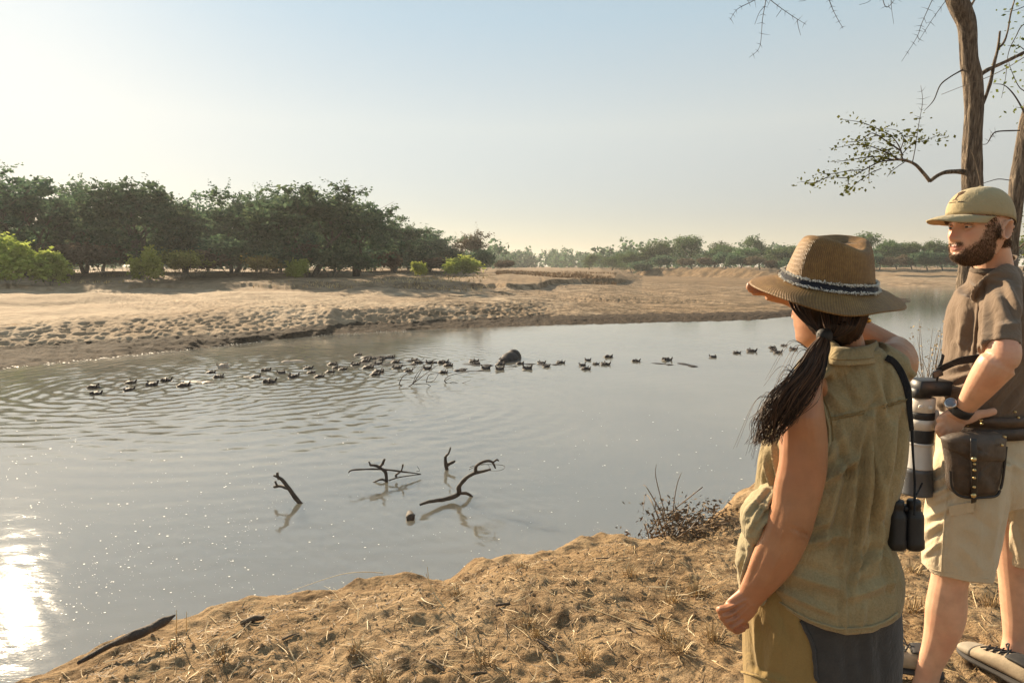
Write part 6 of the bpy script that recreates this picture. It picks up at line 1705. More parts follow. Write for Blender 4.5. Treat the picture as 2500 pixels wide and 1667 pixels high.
# colour of lips, flushed cheeks and nose, shaded stubble from face coordinates
Vb = get_co(bm)
Mi = np.array(Mm.inverted())
L = Vb @ Mi[:3, :3].T + Mi[:3, 3]
gg = lambda u, m_, s_: np.exp(-((u - m_) / s_) ** 2)
frn = (L[:, 1] > .055) * (np.abs(L[:, 0]) < .07) * (L[:, 2] > -.13) * (L[:, 2] < .1)
lip = frn * np.clip(1.5 * gg(L[:, 0], 0, .023) * (gg(L[:, 2], -.0665, .0045) + gg(L[:, 2], -.077, .0045)), 0, 1)
flush = np.clip(frn * (.75 * gg(L[:, 0], 0, .016) * gg(L[:, 2], -.03, .02) + .5 * gg(np.abs(L[:, 0]), .042, .018) * gg(L[:, 2], -.03, .018)), 0, .8)
jaw = (L[:, 2] < np.interp(np.abs(L[:, 0]), [0, .016, .028, .045, .058, .066, .072, .08], [-.086, -.086, -.074, -.062, -.045, -.018, .012, .02])) & (L[:, 2] > -.135) & (L[:, 1] > -.005 - .25 * np.clip(-.06 - L[:, 2], 0, .1)) & (np.abs(L[:, 0]) < .085)
must = (L[:, 1] > .07) & (np.abs(L[:, 0]) < .030) & (L[:, 2] < -.053) & (L[:, 2] > -.0635) & (np.abs(L[:, 0]) > .004)
near_head = (np.linalg.norm(L, axis=1) < .17)
beard = (jaw | must) & near_head
bnd_ = np.interp(np.abs(L[:, 0]), [0, .016, .028, .045, .058, .066, .072, .08], [-.086, -.086, -.074, -.062, -.045, -.018, .012, .02])
bw_ = np.clip((bnd_ - L[:, 2]) / .016, .04, 1) + must * .6
attr(bm, 'lip', lip); attr(bm, 'flush', flush); attr(bm, 'dark_tone', beard * np.clip(bw_, 0, 1) * .6)
obj('body', bm, Mn)
# eyes, lids, brows
EYE = plain('eye white', (.55, .50, .46), .25, .05, 5, 0)
IRIS = plain('dark iris', (.03, .022, .016), .15, .1, 5, 0)
SKL = skin('eyelid skin', (.50, .27, .18), (.5, .22, .15)); 
BROWN = hair_material('brown beard hair', (.050, .028, .015), (.26, .15, .072), .6)
for sd in (-1, 1):
    c_ = xm([[sd * .032, .068, -.003]])[0]
    f_ = np.array(Mm.to_3x3() @ Vector((sd * .10, 1, -.02))); f_ /= np.linalg.norm(f_)
    ey = piece(Mn, 'eye', lathe_np(c_ - f_ * .0125, c_ + f_ * .0125, [(0, .001), (.1, .0075), (.3, .0115), (.5, .0125), (.7, .0115), (.9, .0075), (1, .001)], 18), EYE)
    piece(ey, 'iris', lathe_np(c_ + f_ * .0112, c_ + f_ * .0131, [(0, .0058), (.6, .0052), (1, .002)], 16), IRIS)
    for dz, y0 in ((.0045, .0795), (-.0085, .0785)):
        P = xm([[sd * (.032 + t * .016), y0 - .010 * t * t, -.003 + dz - np.sign(dz) * .0035 * t * t + (0.001 if dz < 0 else 0)] for t in np.linspace(-1.05, 1.05, 9)])
        piece(ey, 'eyelid', tube_np(P, .0029 * 1.08 * np.array([.4, .8, 1, 1, 1, 1, 1, .8, .4]), 8), SKM)
# beard, moustache, temple and nape hair, brows as short hairs
Nb = get_no(bm); rb = np.random.default_rng(23)
def short_hair(mask, n, length, down, name, rad=.0008, wgt=None, out_=.5):
    ids = np.nonzero(mask)[0]
    if len(ids) == 0: return None
    pk = rb.choice(ids, n, p=None if wgt is None else wgt[ids] / wgt[ids].sum()); P0 = Vb[pk] + (lambda q, m: q - m * (q * m).sum(1)[:, None])(rb.normal(0, .0034, (n, 3)), Nb[pk]); N0 = Nb[pk]
    d_ = N0 * out_ + np.array(down) + rb.normal(0, .28, (n, 3)); d_ /= np.linalg.norm(d_, axis=1)[:, None]
    ln = length * (.5 + .8 * rb.random(n))
    pa, ra, to = [], [], []
    for p_, q_, l_, n_, t_ in zip(P0, d_, ln, N0, rb.random(n)):
        pa.append(np.array([p_ - n_ * .001, p_ + q_ * l_ * .6, p_ + q_ * l_ + np.array([0, 0, -.15 * l_])])); ra.append([rad, rad * .9, rad * .3]); to.append(t_ ** 1.6)
    return strands(BROWN, pa, ra, to, name)
fw = np.array(Mm.to_3x3() @ Vector((0, 1, 0)))
obj('beard', short_hair(beard, 9000, .0060, (fw * .3 + np.array([0, 0, -.8])), 'beard', .00045, bw_, .35), Mn)
temple = near_head & (np.abs(L[:, 0]) > .052) & (L[:, 2] > -.012) & (L[:, 2] < .05) & (L[:, 1] > .012) & (L[:, 1] < .044)
nape = near_head & (L[:, 1] < -.045) & (L[:, 2] < .03) & (L[:, 2] > -.07)
obj('hair', short_hair((temple | nape) & (np.linalg.norm(L, axis=1) < .15), 3200, .009, (-fw * .5 + np.array([0, 0, -.8])), 'hair', .0010), Mn)
brow = near_head & (L[:, 1] > .06) & (np.abs(np.abs(L[:, 0]) - .034) < .019) & (np.abs(L[:, 2] - .0165 + .10 * np.clip(np.abs(L[:, 0]) - .035, 0, 1)) < .0036)
obj('eyebrows', short_hair(brow, 380, .007, (0, 0, .1), 'eyebrows', .0007), Mn)
# --- cap
CAPM = cloth('pale khaki brushed cotton', (.36, .29, .165), .10, 900, None, 10, .35)
def hx(p): return xm(np.asarray(p, float))
zz = np.linspace(0, 1, 16); aa = np.linspace(0, 2 * math.pi, 96, endpoint=False)
rows = []
for t in zz:
    e = math.cos(t * math.pi / 2) ** .78; h_ = math.sin(t * math.pi / 2) ** .92
    ca, sa = np.cos(aa), np.sin(aa)
    yb_ = -.113; yf_ = .104
    rim = .026 + .014 * np.clip(sa, 0, 1) - .030 * np.clip(-sa, 0, 1) ** 1.5            # rises over the brow, dips to the nape
    ry = np.where(sa >= 0, yf_, -yb_)
    x_ = .086 * e * ca; y_ = ry * e * sa * (1 - .03 * t)
    z_ = rim * (1 - h_) + (.126) * h_
    seamr = 1 + .006 * np.maximum(0, np.cos(aa * 6 + math.pi / 2 * 2)) ** 8 * (1 - t)
    rows.append(np.stack([x_ * seamr, y_ * seamr, z_], 1))
V = np.concatenate([np.concatenate(rows), [[0, 0, .127]]])
V += (.0016 * fbm(V[:, 0] * 30 + 5, V[:, 1] * 30 + V[:, 2] * 25, 3, 4))[:, None] * np.array([1, 1, .6])
Fc = grid_faces(16, 96, True).tolist() + [[15 * 96 + j, 15 * 96 + (j + 1) % 96, 16 * 96] for j in range(96)]
cap = piece(Mn, 'cap', (hx(V), Fc), CAPM); sl = cap.modifiers.new('t', 'SOLIDIFY'); sl.thickness = .002
# peak
rows = []
for j, q in enumerate(np.linspace(0, 1, 12)):
    th = np.linspace(R(8), R(172), 40)
    ww = .086 - .006 * q; yy = .098 * np.sin(th) ** .9 * (1) + q * .088 * np.sin(th) ** .55
    xx = ww * np.cos(th) * (1 + .02 * q); z_ = .040 + .0 * q - .34 * np.abs(xx) ** 2 / .086 * (.5 + .9 * q) - .16 * np.clip(yy - .09, 0, 1) + .004 * math.sin(q * 3.1)
    rows.append(np.stack([xx, yy, z_], 1))
V = np.concatenate(rows)
pk = piece(cap, 'peak', (hx(V), grid_faces(12, 40).tolist()), CAPM); sl = pk.modifiers.new('t', 'SOLIDIFY'); sl.thickness = .0035
piece(cap, 'button', lathe_np(hx([[0, 0, .124]])[0], hx([[0, 0, .132]])[0], [(0, .008), (.6, .007), (1, .002)], 14), CAPM)
for a_ in (45, 135, 225, 315, 0, 180):                                                 # panel seams
    P = []
    for t in np.linspace(.06, .97, 12):
        e = math.cos(t * math.pi / 2) ** .78; h_ = math.sin(t * math.pi / 2) ** .92; sa = math.sin(R(a_)); ca = math.cos(R(a_))
        rim = .026 + .014 * max(sa, 0) - .030 * max(-sa, 0) ** 1.5
        P.append([.0868 * e * ca, (.105 if sa >= 0 else .114) * e * sa * (1 - .03 * t), rim * (1 - h_) + (.1265) * h_])
    piece(cap, 'panel_seam', tube_np(hx(P), np.full(12, .0013), 6), CAPM)
# embroidered tree and lettering on the front panel
THREAD = plain('brown embroidery thread', (.16, .075, .035), .8, .3, 200, .4, .001, 900)
DTHREAD = plain('dark embroidery thread', (.045, .035, .022), .8, .3, 200, .4, .001, 900)
def on_cap(u, h_):
    """u: sideways along the front in metres, h_: height fraction"""
    a_ = math.pi / 2 - u / .098; t = h_
    e = math.cos(t * math.pi / 2) ** .78; hh = math.sin(t * math.pi / 2) ** .92; sa = math.sin(a_); ca = math.cos(a_)
    rim = .026 + .014 * max(sa, 0)
    return [.0878 * e * ca, .1062 * e * sa * (1 - .03 * t), rim * (1 - hh) + (.1275) * hh]
def thread(pts, r=.0016, mat=THREAD):
    P = hx([on_cap(*q) for q in pts]); piece(cap, 'embroidery', tube_np(np.array(crom(list(P), 3)), np.full((len(P) - 1) * 3 + 1, r), 5), mat)
# (tree emblem: trunk, spreading limbs)
uo = -.006
for pts in ([(0, .50), (.001, .56), (0, .62)], [(.003, .50), (.004, .57), (.006, .63)], [(0, .60), (-.008, .66), (-.014, .68)], [(.002, .60), (.002, .68), (-.002, .73)], [(.004, .61), (.010, .67), (.016, .70)], [(.005, .60), (.014, .64), (.022, .66)], [(-.008, .66), (-.010, .71)], [(.010, .67), (.009, .73)], [(-.004, .50), (-.010, .49)], [(.004, .50), (.012, .49)], [(.016, .69), (.020, .72)]):
    thread([(a * 1.1 + uo, (b - .5) * 1.25 + .34) for a, b in pts])
for i in range(7): thread([(uo - .030 + i * .006, .265), (uo - .028 + i * .006, .280), (uo - .0265 + i * .006, .264)], .0011)
for i in range(4): thread([(uo + .022 + i * .0055, .26), (uo + .0235 + i * .0055, .285), (uo + .0255 + i * .0055, .262)], .0013, DTHREAD)
# --- t-shirt
tb_ = MB()
tb_.add(*pl([(2432, 655, YM + .04, 57, .064), (2432, 676, YM + .045, 74, .09), (2442, 702, YM + .06, 98, .125), (2438, 735, YM + .07, 112, .15), (2428, 785, YM + .08, 122, .168), (2424, 840, YM + .08, 122, .168), (2420, 900, YM + .08, 122, .162), (2410, 960, YM + .08, 132, .158), (2405, 1005, YM + .08, 130, .15), (2408, 1040, YM + .08, 120, .145)], n=48, m=5))
tb_.add(*pl([(2420, 690, YM + .0, 62, .07), (2440, 705, YM - .03, 58, .072), (2444, 740, YM - .09, 56, .07), (2441, 790, YM - .14, 56, .07), (2440, 830, YM - .18, 57, .066), (2440, 852, YM - .20, 58, .062)], n=32))
tb_.add(*pl([(2415, 690, YM + .12, 46, .08), (2398, 740, YM + .20, 48, .075), (2386, 830, YM + .25, 46, .065)], n=24))
ts = remesh(tb_, .0048, 3, .5, 'tshirt')
fold(ts, [(2402, 690, 2388, 860, 5, -.012), (2396, 720, 2374, 890, 7, .007), (2412, 682, 2470, 690, 5, .006), (2440, 700, 2480, 780, 9, -.008), (2460, 690, 2492, 770, 7, .008), (2405, 740, 2400, 850, 8, .006), (2430, 800, 2490, 790, 9, .007), (2425, 760, 2420, 850, 10, -.006),
          (2360, 730, 2340, 840, 12, .006), (2372, 760, 2366, 860, 6, -.007), (2352, 790, 2342, 870, 6, .007), (2330, 830, 2372, 850, 8, .005), (2310, 905, 2360, 890, 7, .009), (2300, 930, 2372, 915, 7, .008), (2320, 945, 2365, 925, 5, -.007), (2300, 960, 2355, 950, 9, .006), (2295, 985, 2330, 960, 7, .007),
          (2285, 975, 2300, 1005, 5, .008), (2400, 950, 2440, 900, 8, .008), (2420, 985, 2490, 900, 7, .009), (2440, 1000, 2500, 930, 6, -.009), (2460, 1005, 2500, 960, 6, .008), (2385, 690, 2340, 745, 10, .004), (2330, 760, 2325, 830, 8, -.004)], .0045, 16, 8)
ts.materials.append(TEE)
to_ = obj('t_shirt', ts, Mn)
COLL = cloth('ribbed brown collar', (.115, .083, .058), .15, 1000, None, 20, .5)
rr_ = ring_rows([[U(2484, 640, YM + .06), U(2470, 655, YM + .0), U(2425, 668, YM - .035), U(2382, 668, YM - .01), U(2368, 660, YM + .05), U(2385, 652, YM + .10), U(2430, 642, YM + .125), U(2472, 634, YM + .11)],
                 [U(2482, 628, YM + .06), U(2466, 643, YM + .008), U(2425, 656, YM - .024), U(2386, 657, YM + .0), U(2373, 652, YM + .05), U(2388, 644, YM + .09), U(2430, 634, YM + .115), U(2470, 624, YM + .10)]], 64, 4)
cc = piece(to_, 'collar', (np.concatenate(rr_), grid_faces(len(rr_), 64, True).tolist()), COLL); sl = cc.modifiers.new('t', 'SOLIDIFY'); sl.thickness = .004
seam(ts, to_, [(2386, 862), (2410, 866), (2440, 858), (2470, 846), (2490, 836)], .0030, COLL, 'sleeve_hem', 16)
# --- shorts
shb = MB()
shb.add(*pl([(2404, 1000, YM + .08, 112, .135), (2404, 1050, YM + .08, 116, .150), (2402, 1110, YM + .08, 120, .165), (2400, 1170, YM + .08, 122, .165), (2400, 1215, YM + .08, 112, .14)], n=40))
shb.add(*pl([(2385, 1120, YM + .02, 100, .12), (2366, 1200, YM + .0, 102, .115), (2354, 1280, YM - .0, 102, .112), (2342, 1350, YM + .0, 96, .108), (2331, 1405, YM + .0, 84, .100)], n=40))
shb.add(*pl([(2440, 1120, YM + .15, 90, .12), (2466, 1220, YM + .16, 72, .11), (2474, 1300, YM + .16, 60, .10), (2474, 1368, YM + .16, 46, .085)], n=32))
sho = remesh(shb, .005, 3, .5, 'shorts')
Vs_ = get_co(sho); sx, sy = proj(Vs_)
near_leg = (sx < 2430) & (sy > 1330) & (Vs_[:, 1] < YM + .14)
hem = np.interp(sx, [2240, 2272, 2306, 2364, 2415], [1384, 1400, 1407, 1419, 1424]); fr_ = np.clip((sy - 1330) / (1407 - 1330), 0, 1)
ny = np.where(near_leg, 1330 + fr_ * (hem - 1330), sy); dd_ = Vs_[:, 1] * cp - (Vs_[:, 2] - CZ) * sp
Vs_[:, 2] += (sy - ny) * dd_ / F; set_co(sho, Vs_)
fold(sho, [(2290, 1100, 2262, 1180, 8, .009), (2270, 1180, 2330, 1160, 7, .008), (2262, 1215, 2325, 1185, 6, .009), (2262, 1240, 2330, 1215, 6, -.008), (2258, 1265, 2320, 1240, 6, .008), (2255, 1300, 2310, 1270, 7, .008), (2250, 1330, 2300, 1290, 6, -.008), (2250, 1360, 2305, 1315, 6, .008), (2310, 1230, 2300, 1395, 6, .006), (2400, 1230, 2380, 1400, 18, .008),
           (2440, 1200, 2420, 1360, 14, .008), (2460, 1240, 2440, 1360, 10, -.009), (2350, 1240, 2430, 1300, 16, -.006), (2470, 1280, 2490, 1360, 8, .007), (2300, 1120, 2316, 1240, 5, .007), (2450, 1120, 2500, 1150, 10, .007), (2340, 1330, 2400, 1390, 14, .006)], .004, 15, 6)
sho.materials.append(SHORTS)
so = obj('shorts', sho, Mn)
seam(sho, so, [(2249, 1372), (2275, 1389), (2306, 1395), (2364, 1407), (2412, 1412)], .0014, SHORTS, 'hem_seam', 16)
seam(sho, so, [(2318, 1085), (2312, 1200), (2304, 1300), (2300, 1395)], .0018, SHORTS, 'side_seam', 18)
# cargo pocket flap
P4 = [on_cloth(sho, a, b, .004) for a, b in ((2317, 1236), (2378, 1224), (2380, 1246), (2318, 1260))]
cg = np.array(P4); nrm = np.cross(cg[1] - cg[0], cg[3] - cg[0]); nrm /= np.linalg.norm(nrm)
if nrm[1] > 0: nrm = -nrm
piece(so, 'pocket_flap', (np.concatenate([cg + nrm * .005, cg - nrm * .008]), [[0, 1, 2, 3], [7, 6, 5, 4], [0, 4, 5, 1], [1, 5, 6, 2], [2, 6, 7, 3], [3, 7, 4, 0]]), SHORTS, False)
# --- belt and leather pouch
def hoop(pts_top, pts_bot, out, mat, name, parent, me):
    """band round the waist: picture rows for the top and bottom edge, drawn round the body centre"""
    cx, cy = U(2404, 1030, YM + .08).x, YM + .08
    n_ = 72; rows_ = []
    for tb2 in (pts_top, pts_bot):
        row = []
        for j in range(n_):
            a_ = 2 * math.pi * j / n_
            z_ = tb2[0] + tb2[1] * math.cos(a_)
            row.append((cx + (.166 + out) * math.cos(a_), cy + (.160 + out) * math.sin(a_), z_))
        rows_.append(np.array(row))
    rows_ = [rows_[0], rows_[0] * .5 + rows_[1] * .5, rows_[1]]
    o2 = piece(parent, name, (np.concatenate(rows_), grid_faces(3, n_, True).tolist()), mat)
    m2 = o2.modifiers.new('t', 'SOLIDIFY'); m2.thickness = .004
    return o2
zt = U(2404, 1018, YM - .08).z; zb2 = U(2404, 1042, YM - .08).z
belt = hoop((zt, .010), (zb2, .010), .004, BELT_M, 'belt', Mn, None)
belt2 = hoop((U(2404, 1046, YM - .08).z, .012), (U(2404, 1074, YM - .08).z, .012), .006, LEATH, 'pouch_belt', Mn, None)
def front(px, py, out=.0):
    """point on the front of the hip band at a picture position"""
    Yc = YM + .08; a_ = U(px, py, YM - .07).x - U(2404, 1030, Yc).x
    yy = Yc - .178 * math.sqrt(max(.08, 1 - (a_ / .19) ** 2)) - out
    return np.asarray(U(px, py, yy))
studs(belt, [front(2364, 1037, .006), front(2396, 1025, .006), front(2397, 1034, .006), front(2478, 1005, .006), front(2486, 1019, .006)], .0042, BRASS)
# pouch: a bulging bag with a flap
outl = [(2312, 1076), (2316, 1106), (2320, 1150), (2322, 1182), (2330, 1200), (2346, 1211), (2370, 1215), (2405, 1214), (2432, 1210), (2443, 1192), (2449, 1165), (2454, 1120), (2457, 1090), (2452, 1066), (2400, 1062), (2345, 1064)]
def pillow(outl, bulge, base_out, k=9, thick=.0):
    O = np.array([front(a, b, base_out) for a, b in crom([np.array(q, float) for q in outl + outl[:1]], 4)[:-1]])
    c_ = front(np.mean([q[0] for q in outl]), np.mean([q[1] for q in outl]), base_out)
    rows_ = [O + np.array([0, .03, 0]), O + np.array([0, .006, 0])]
    for t in np.linspace(0, 1, k)[1:]:
        r_ = c_ + (O - c_) * (1 - t * .985); r_ = r_ + np.array([0, -1, 0]) * bulge * (1 - (1 - t) ** 2.6) ** .6 + np.array([0, .004, 0]) * (1 - t); rows_.append(r_)
    Vp = np.concatenate(rows_ + [rows_[-1].mean(0)[None]]); n_ = len(O)
    Vp[:, 1] += .006 * fbm(Vp[:, 0] * 26, Vp[:, 2] * 26, 3, 5)
    Fp = grid_faces(len(rows_), n_, True).tolist() + [[(len(rows_) - 1) * n_ + j, (len(rows_) - 1) * n_ + (j + 1) % n_, len(Vp) - 1] for j in range(n_)]
    return Vp, Fp
def front(px, py, out=.0):
    return np.asarray(U(px, py, YM - .128 - out + .035 * ((px - 2378) / 85.0) ** 2))
pouch = empty('leather_pouch', U(2385, 1215, YM - .08))
piece(pouch, 'bag', pillow(outl, .022, .012), LEATH)
fl_ = [(2308, 1072), (2318, 1098), (2345, 1112), (2372, 1130), (2392, 1130), (2425, 1128), (2455, 1124), (2459, 1090), (2453, 1062), (2400, 1058), (2345, 1060)]
piece(pouch, 'flap', pillow(fl_, .028, .018), plain('worn brown leather flap', (.072, .050, .034), .6, .45, 18, .4, .004, 100))
piece(pouch, 'rim', tube_np(np.array([front(a, b, .024) for a, b in crom([np.array(q, float) for q in outl[2:13]], 4)]), np.full(41, .0042), 8), plain('black edge leather', (.02, .015, .012), .5))
piece(pouch, 'lash_strap', pl([(2377, 1070, YM - .176, 8, .002), (2378, 1110, YM - .184, 8, .002), (2379, 1160, YM - .178, 8, .002), (2379, 1205, YM - .158, 8, .002), (2377, 1226, YM - .142, 7, .002)], n=12, m=5, ex=4), plain('black strap leather', (.022, .017, .014), .45, .3, 40, .2, .002))
for (a, b, y_, r_) in ((2378, 1121, YM - .188, .0085), (2379, 1132, YM - .188, .004), (2379, 1147, YM - .186, .0055), (2378.5, 1166, YM - .182, .0048), (2378, 1188, YM - .172, .005), (2377, 1209, YM - .162, .0085)):
    studs(pouch, [np.asarray(U(a, b, y_))], r_, BRASS)
studs(pouch, [np.asarray(U(2453, 1066, YM - .155)), np.asarray(U(2446, 1086, YM - .165))], .005, BRASS)
tag(pouch, 'dark brown leather pouch with studded strap on the belt of the man in the cap', 'pouch')
# --- watch
wt_ = empty('wristwatch', U(2343, 1002, YM - .07))
wa_, wb3 = np.asarray(U(2352, 994, YM - .075)), np.asarray(U(2340, 1009, YM - .062))
piece(wt_, 'band', lathe_np(wa_ + (wb3 - wa_) * -.1, wb3, [(0, .0345), (.1, .0365), (.9, .0355), (1, .0335)], 36), plain('black rubber band', (.014, .014, .015), .5))
fc = np.asarray(U(2322, 985, YM - .082)); fd = np.array([-.62, -.55, .55]); fd /= np.linalg.norm(fd)
piece(wt_, 'case', lathe_np(fc - fd * .006, fc + fd * .008, [(0, .017), (.2, .0195), (.8, .0195), (1, .017)], 28), plain('brushed steel', (.55, .55, .56), .3, .1, 40, 0, metal=1.0))
piece(wt_, 'dial', lathe_np(fc + fd * .0082, fc + fd * .0092, [(0, .0155), (1, .015)], 24), plain('blue grey dial', (.12, .15, .20), .12, .1, 20, 0))
tag(wt_, 'steel wristwatch with black band on the wrist resting on the hip', 'watch')
# --- shoes
SHOE = plain('grey beige suede', (.36, .29, .20), .9, .18, 30, .4, .002, 160)
TOE = plain('grey rubber toe', (.27, .235, .18), .8, .15, 30, .2, .002)
SOLE = plain('dark rubber sole', (.045, .04, .036), .8, .3, 30, .3, .003)
LACE = plain('black laces', (.018, .017, .017), .8, .3, 60, .3, .001)
def shoe(heel, toe, ankle):
    """low hiking shoe from heel to toe on the ground"""
    e = empty('shoe', heel); e.parent = Mn; e.matrix_parent_inverse = Matrix.Translation(-Vector(Mn.location))
    h_, t_ = np.asarray(heel, float), np.asarray(toe, float); f_ = t_ - h_; Ls = np.linalg.norm(f_[:2]); f_ /= np.linalg.norm(f_); s_ = np.cross(f_, [0, 0, 1.0]); s_ /= np.linalg.norm(s_); u_ = np.cross(s_, f_)
    def ringp(d, w, z0, z1, n_=24, ex=2.6, bend=0):
        a = np.linspace(0, 2 * math.pi, n_, endpoint=False); c, q = np.cos(a), np.sin(a)
        c = np.sign(c) * np.abs(c) ** (2 / ex); q = np.sign(q) * np.abs(q) ** (2 / ex)
        return h_ + f_ * d + np.outer(w * c + bend, s_) + np.outer((z0 + z1) / 2 + (z1 - z0) / 2 * q, u_)
    up = [(0.0, .018, .03, .055), (.004, .03, .022, .085), (.03, .037, .02, .098), (.07, .039, .02, .098), (.11, .041, .02, .092), (.15, .045, .02, .082), (.20, .049, .02, .068), (.245, .047, .02, .056), (.275, .038, .02, .045), (.292, .022, .02, .036), (.297, .006, .022, .028)]
    k_ = Ls / .297
    def build(name, st, mat):
        R_ = [ringp(a * k_, b, c, d) for a, b, c, d in st]; R2 = [q.reshape(24, 3) for q in crom([r.ravel() for r in R_], 3)]
        Vv = np.concatenate(R2 + [R2[0].mean(0)[None], R2[-1].mean(0)[None]]); Ff = grid_faces(len(R2), 24, True).tolist(); n0 = len(R2) * 24
        for j in range(24): Ff.append([n0, (j + 1) % 24, j]); Ff.append([n0 + 1, n0 - 24 + j, n0 - 24 + (j + 1) % 24])
        o = piece(Mn, name, (Vv, Ff), mat); o.parent = e; o.matrix_parent_inverse = Matrix.Translation(-Vector(e.location)) @ Matrix.Identity(4)
        return o
    build('upper', up, SHOE)
    build('sole', [(-.006, .02, 0, .02), (0, .036, 0, .026), (.05, .043, 0, .026), (.12, .043, .002, .025), (.20, .052, 0, .026), (.25, .050, 0, .026), (.285, .036, .002, .028), (.302, .012, .008, .026)], SOLE)
    build('toe_cap', [(.225, .0495, .019, .062), (.25, .0475, .018, .056), (.278, .0385, .018, .047), (.294, .023, .018, .038), (.3005, .006, .020, .030)], TOE)
    build('collar_pad', [(.01, .028, .078, .100), (.03, .038, .085, .106), (.07, .0395, .088, .106), (.105, .036, .086, .100)], LACE)
    for i, d in enumerate((.115, .140, .165, .19)):
        zt_ = .095 - .022 * i / 3
        for sg in (-1, 1):
            P = np.array([h_ + f_ * (d * k_ + .012 * sg * q / .03) + s_ * q + u_ * (zt_ + .004 - 4 * q * q) for q in np.linspace(-.026, .026, 7)])
            o = piece(Mn, 'lace', tube_np(P, np.full(7, .0032), 6), LACE); o.parent = e; o.matrix_parent_inverse = Matrix.Translation(-Vector(e.location))
    P = np.array(crom([h_ + f_ * .12 * k_ + u_ * .10, h_ + f_ * .13 * k_ + s_ * .02 + u_ * .118, h_ + f_ * .15 * k_ + s_ * .035 + u_ * .10, h_ + f_ * .135 * k_ + s_ * .028 + u_ * .09], 4))
    o = piece(Mn, 'lace', tube_np(P, np.full(len(P), .003), 6), LACE); o.parent = e; o.matrix_parent_inverse = Matrix.Translation(-Vector(e.location))
    return e
def gp(px, py):
    g = G(px, py, gm); g = G(px, py, gz(g.x, g.y) + .0); return g
th_ = gp(2525, 1690); tt_ = gp(2343, 1604)
d_ = (tt_ - th_); d_.z = 0; th_ = tt_ - d_.normalized() * .30; th_.z = tt_.z = max(gz(th_.x, th_.y), gz(tt_.x, tt_.y)) + .004
shoe(th_, tt_, None)
a_ = U(2266, 1660, YM + .03); hz_ = gz(a_.x, a_.y)
shoe(Vector((a_.x + .055, a_.y + .015, hz_ + .004)), Vector((a_.x - .215, a_.y + .115, hz_ + .004)), None)
# --- chest strap with buckle, and the camera hanging in front
ribbon(Mn, [(2290, 905, YM + .0), (2315, 892, YM - .03), (2345, 881, YM - .07), (2375, 876, YM - .085), (2400, 872, YM - .09)], [8, 9, 9.5, 9.5, 9], BLACKW, 'chest_strap')
ribbon(Mn, [(2303, 866, YM + .05), (2298, 885, YM + .02), (2290, 903, YM + .0), (2284, 918, YM - .0)], 5, BLACKW, 'strap_web')
piece(Mn, 'buckle', box_np(np.asarray(U(2288, 912, YM - .012)), np.array([.016, 0, .006]), np.array([-.004, 0, .011]), np.array([0, -.005, 0])), plain('black plastic buckle', (.02, .02, .022), .35))
cm = empty('camera_with_telephoto_lens', U(2236, 1203, YM + .03))
WHL = plain('off-white enamel', (.60, .55, .48), .35, .06, 30, .05, .001)
BLP = plain('black camera body', (.014, .014, .015), .45, .2, 60, .25, .001, 400)
RUB = plain('ribbed black rubber', (.02, .02, .021), .6, .2, 60, .3, .001)
SIL = plain('silver grey enamel', (.55, .52, .47), .3, .05, 30, 0)
HOOD = plain('dark lens hood', (.075, .078, .085), .42, .15, 30, .1, .001)
YC = YM + .03
ax0, ax1 = np.asarray(U(2256, 940, YC)), np.asarray(U(2236, 1204, YC)); K = YC / F
def tt(py): return (py - 940) / (1204 - 940)
def barrel(name, mat, prof_):
    V_, F_2 = lathe_np(ax0, ax1, [(tt(a), r * K) for a, r in prof_], 40); return piece(cm, name, (V_, F_2), mat)
barrel('mount_collar', WHL, [(968, 25), (970, 27.5), (1002, 28), (1003, 26)])
barrel('zoom_ring', RUB, [(1003, 27), (1004, 28.5), (1011, 28.5), (1012, 28), (1019, 28.5), (1020, 27)])
barrel('barrel', WHL, [(1020, 28), (1032, 28.5), (1033, 27.8), (1045, 28.5)])
barrel('focus_ring', RUB, [(1045, 29)] + [(1046 + i * 1.4, 29.6 + .5 * (i % 2)) for i in range(21)] + [(1076, 29)])
barrel('front_barrel', SIL, [(1076, 30), (1078, 31), (1081, 31), (1082, 29.8), (1085, 30), (1134, 32), (1136, 33), (1139, 33)])
barrel('lens_hood', HOOD, [(1139, 32), (1140, 34), (1150, 34.5), (1151, 34), (1198, 38), (1203, 38.5), (1204, 36), (1196, 33)])
barrel('front_glass', plain('coated glass', (.02, .02, .03), .05, .1, 10, 0), [(1190, 20), (1192, 31), (1193, 12)])
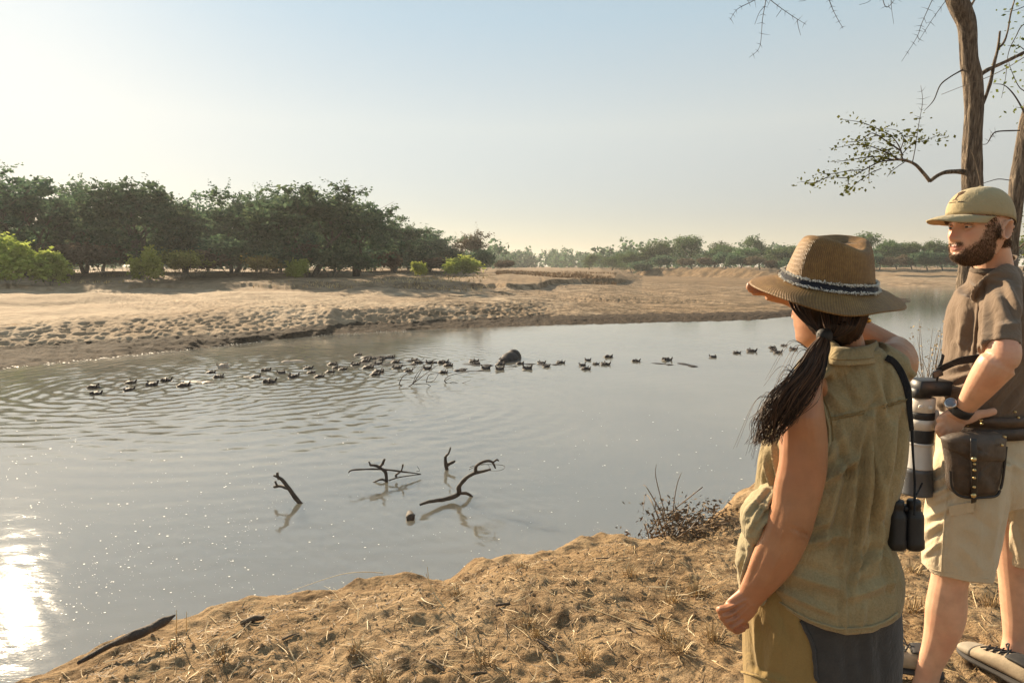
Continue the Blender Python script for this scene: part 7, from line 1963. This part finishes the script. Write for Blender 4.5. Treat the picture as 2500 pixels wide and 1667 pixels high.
piece(cm, 'camera_body', box_np(np.asarray(U(2268, 944, YC)), np.array([.062, .01, -.002]), np.array([0, .045, 0]), np.array([.002, 0, .027]), .1), BLP)
piece(cm, 'grip', box_np(np.asarray(U(2243, 957, YC - .01)), np.array([.030, 0, 0]), np.array([0, .038, 0]), np.array([0, 0, .020]), .3), BLP)
piece(cm, 'tripod_foot', box_np(np.asarray(U(2280, 1022, YC - .01)), np.array([.007, 0, 0]), np.array([0, .018, 0]), np.array([.001, 0, .032]), .2), SIL)
piece(cm, 'lock_knob', lathe_np(np.asarray(U(2248, 993, YC - .040)), np.asarray(U(2247.9, 993, YC - .052)), [(0, .008), (.8, .0075), (1, .006)], 16), WHL)
piece(cm, 'foot_knob', lathe_np(np.asarray(U(2272, 996, YC - .030)), np.asarray(U(2271.9, 996, YC - .048)), [(0, .008), (.8, .0085), (1, .006)], 16), SIL)
ribbon(cm, [(2292, 905, YM - .005), (2288, 925, YC - .03), (2284, 945, YC - .045)], 3.2, BLACKW, 'strap')
tag(cm, 'camera with long white telephoto lens hanging at the belly of the man in the cap', 'camera')
tag(Mn, 'bearded person in khaki cap, brown t-shirt and stone shorts, left hand on hip, looking back', 'person')
# ------------------------------------------------------------------ dusty air
hz = MB()
x0, x1, y0, y1, z0, z1 = -3800, 3900, -60, 2700, -3.0, 26.0
hv = [(x, y, z) for x in (x0, x1) for y in (y0, y1) for z in (z0, z1)]
hz.add(hv, [(0, 1, 3, 2), (4, 6, 7, 5), (0, 4, 5, 1), (2, 3, 7, 6), (0, 2, 6, 4), (1, 5, 7, 3)])
hm = bpy.data.materials.new('dusty air'); hm.use_nodes = True
hn, hl = hm.node_tree.nodes, hm.node_tree.links
hn.clear()
ho = hn.new('ShaderNodeOutputMaterial'); hp = hn.new('ShaderNodeVolumePrincipled')
hp.inputs['Color'].default_value = (.93, .94, .93, 1); hp.inputs['Density'].default_value = 0.00035; hp.inputs['Anisotropy'].default_value = .25
hl.new(hp.outputs[0], ho.inputs['Volume'])
tag(obj('haze', hz.mesh('haze', hm, False)), 'thin dusty air hanging over the valley', 'haze', None, 'stuff')
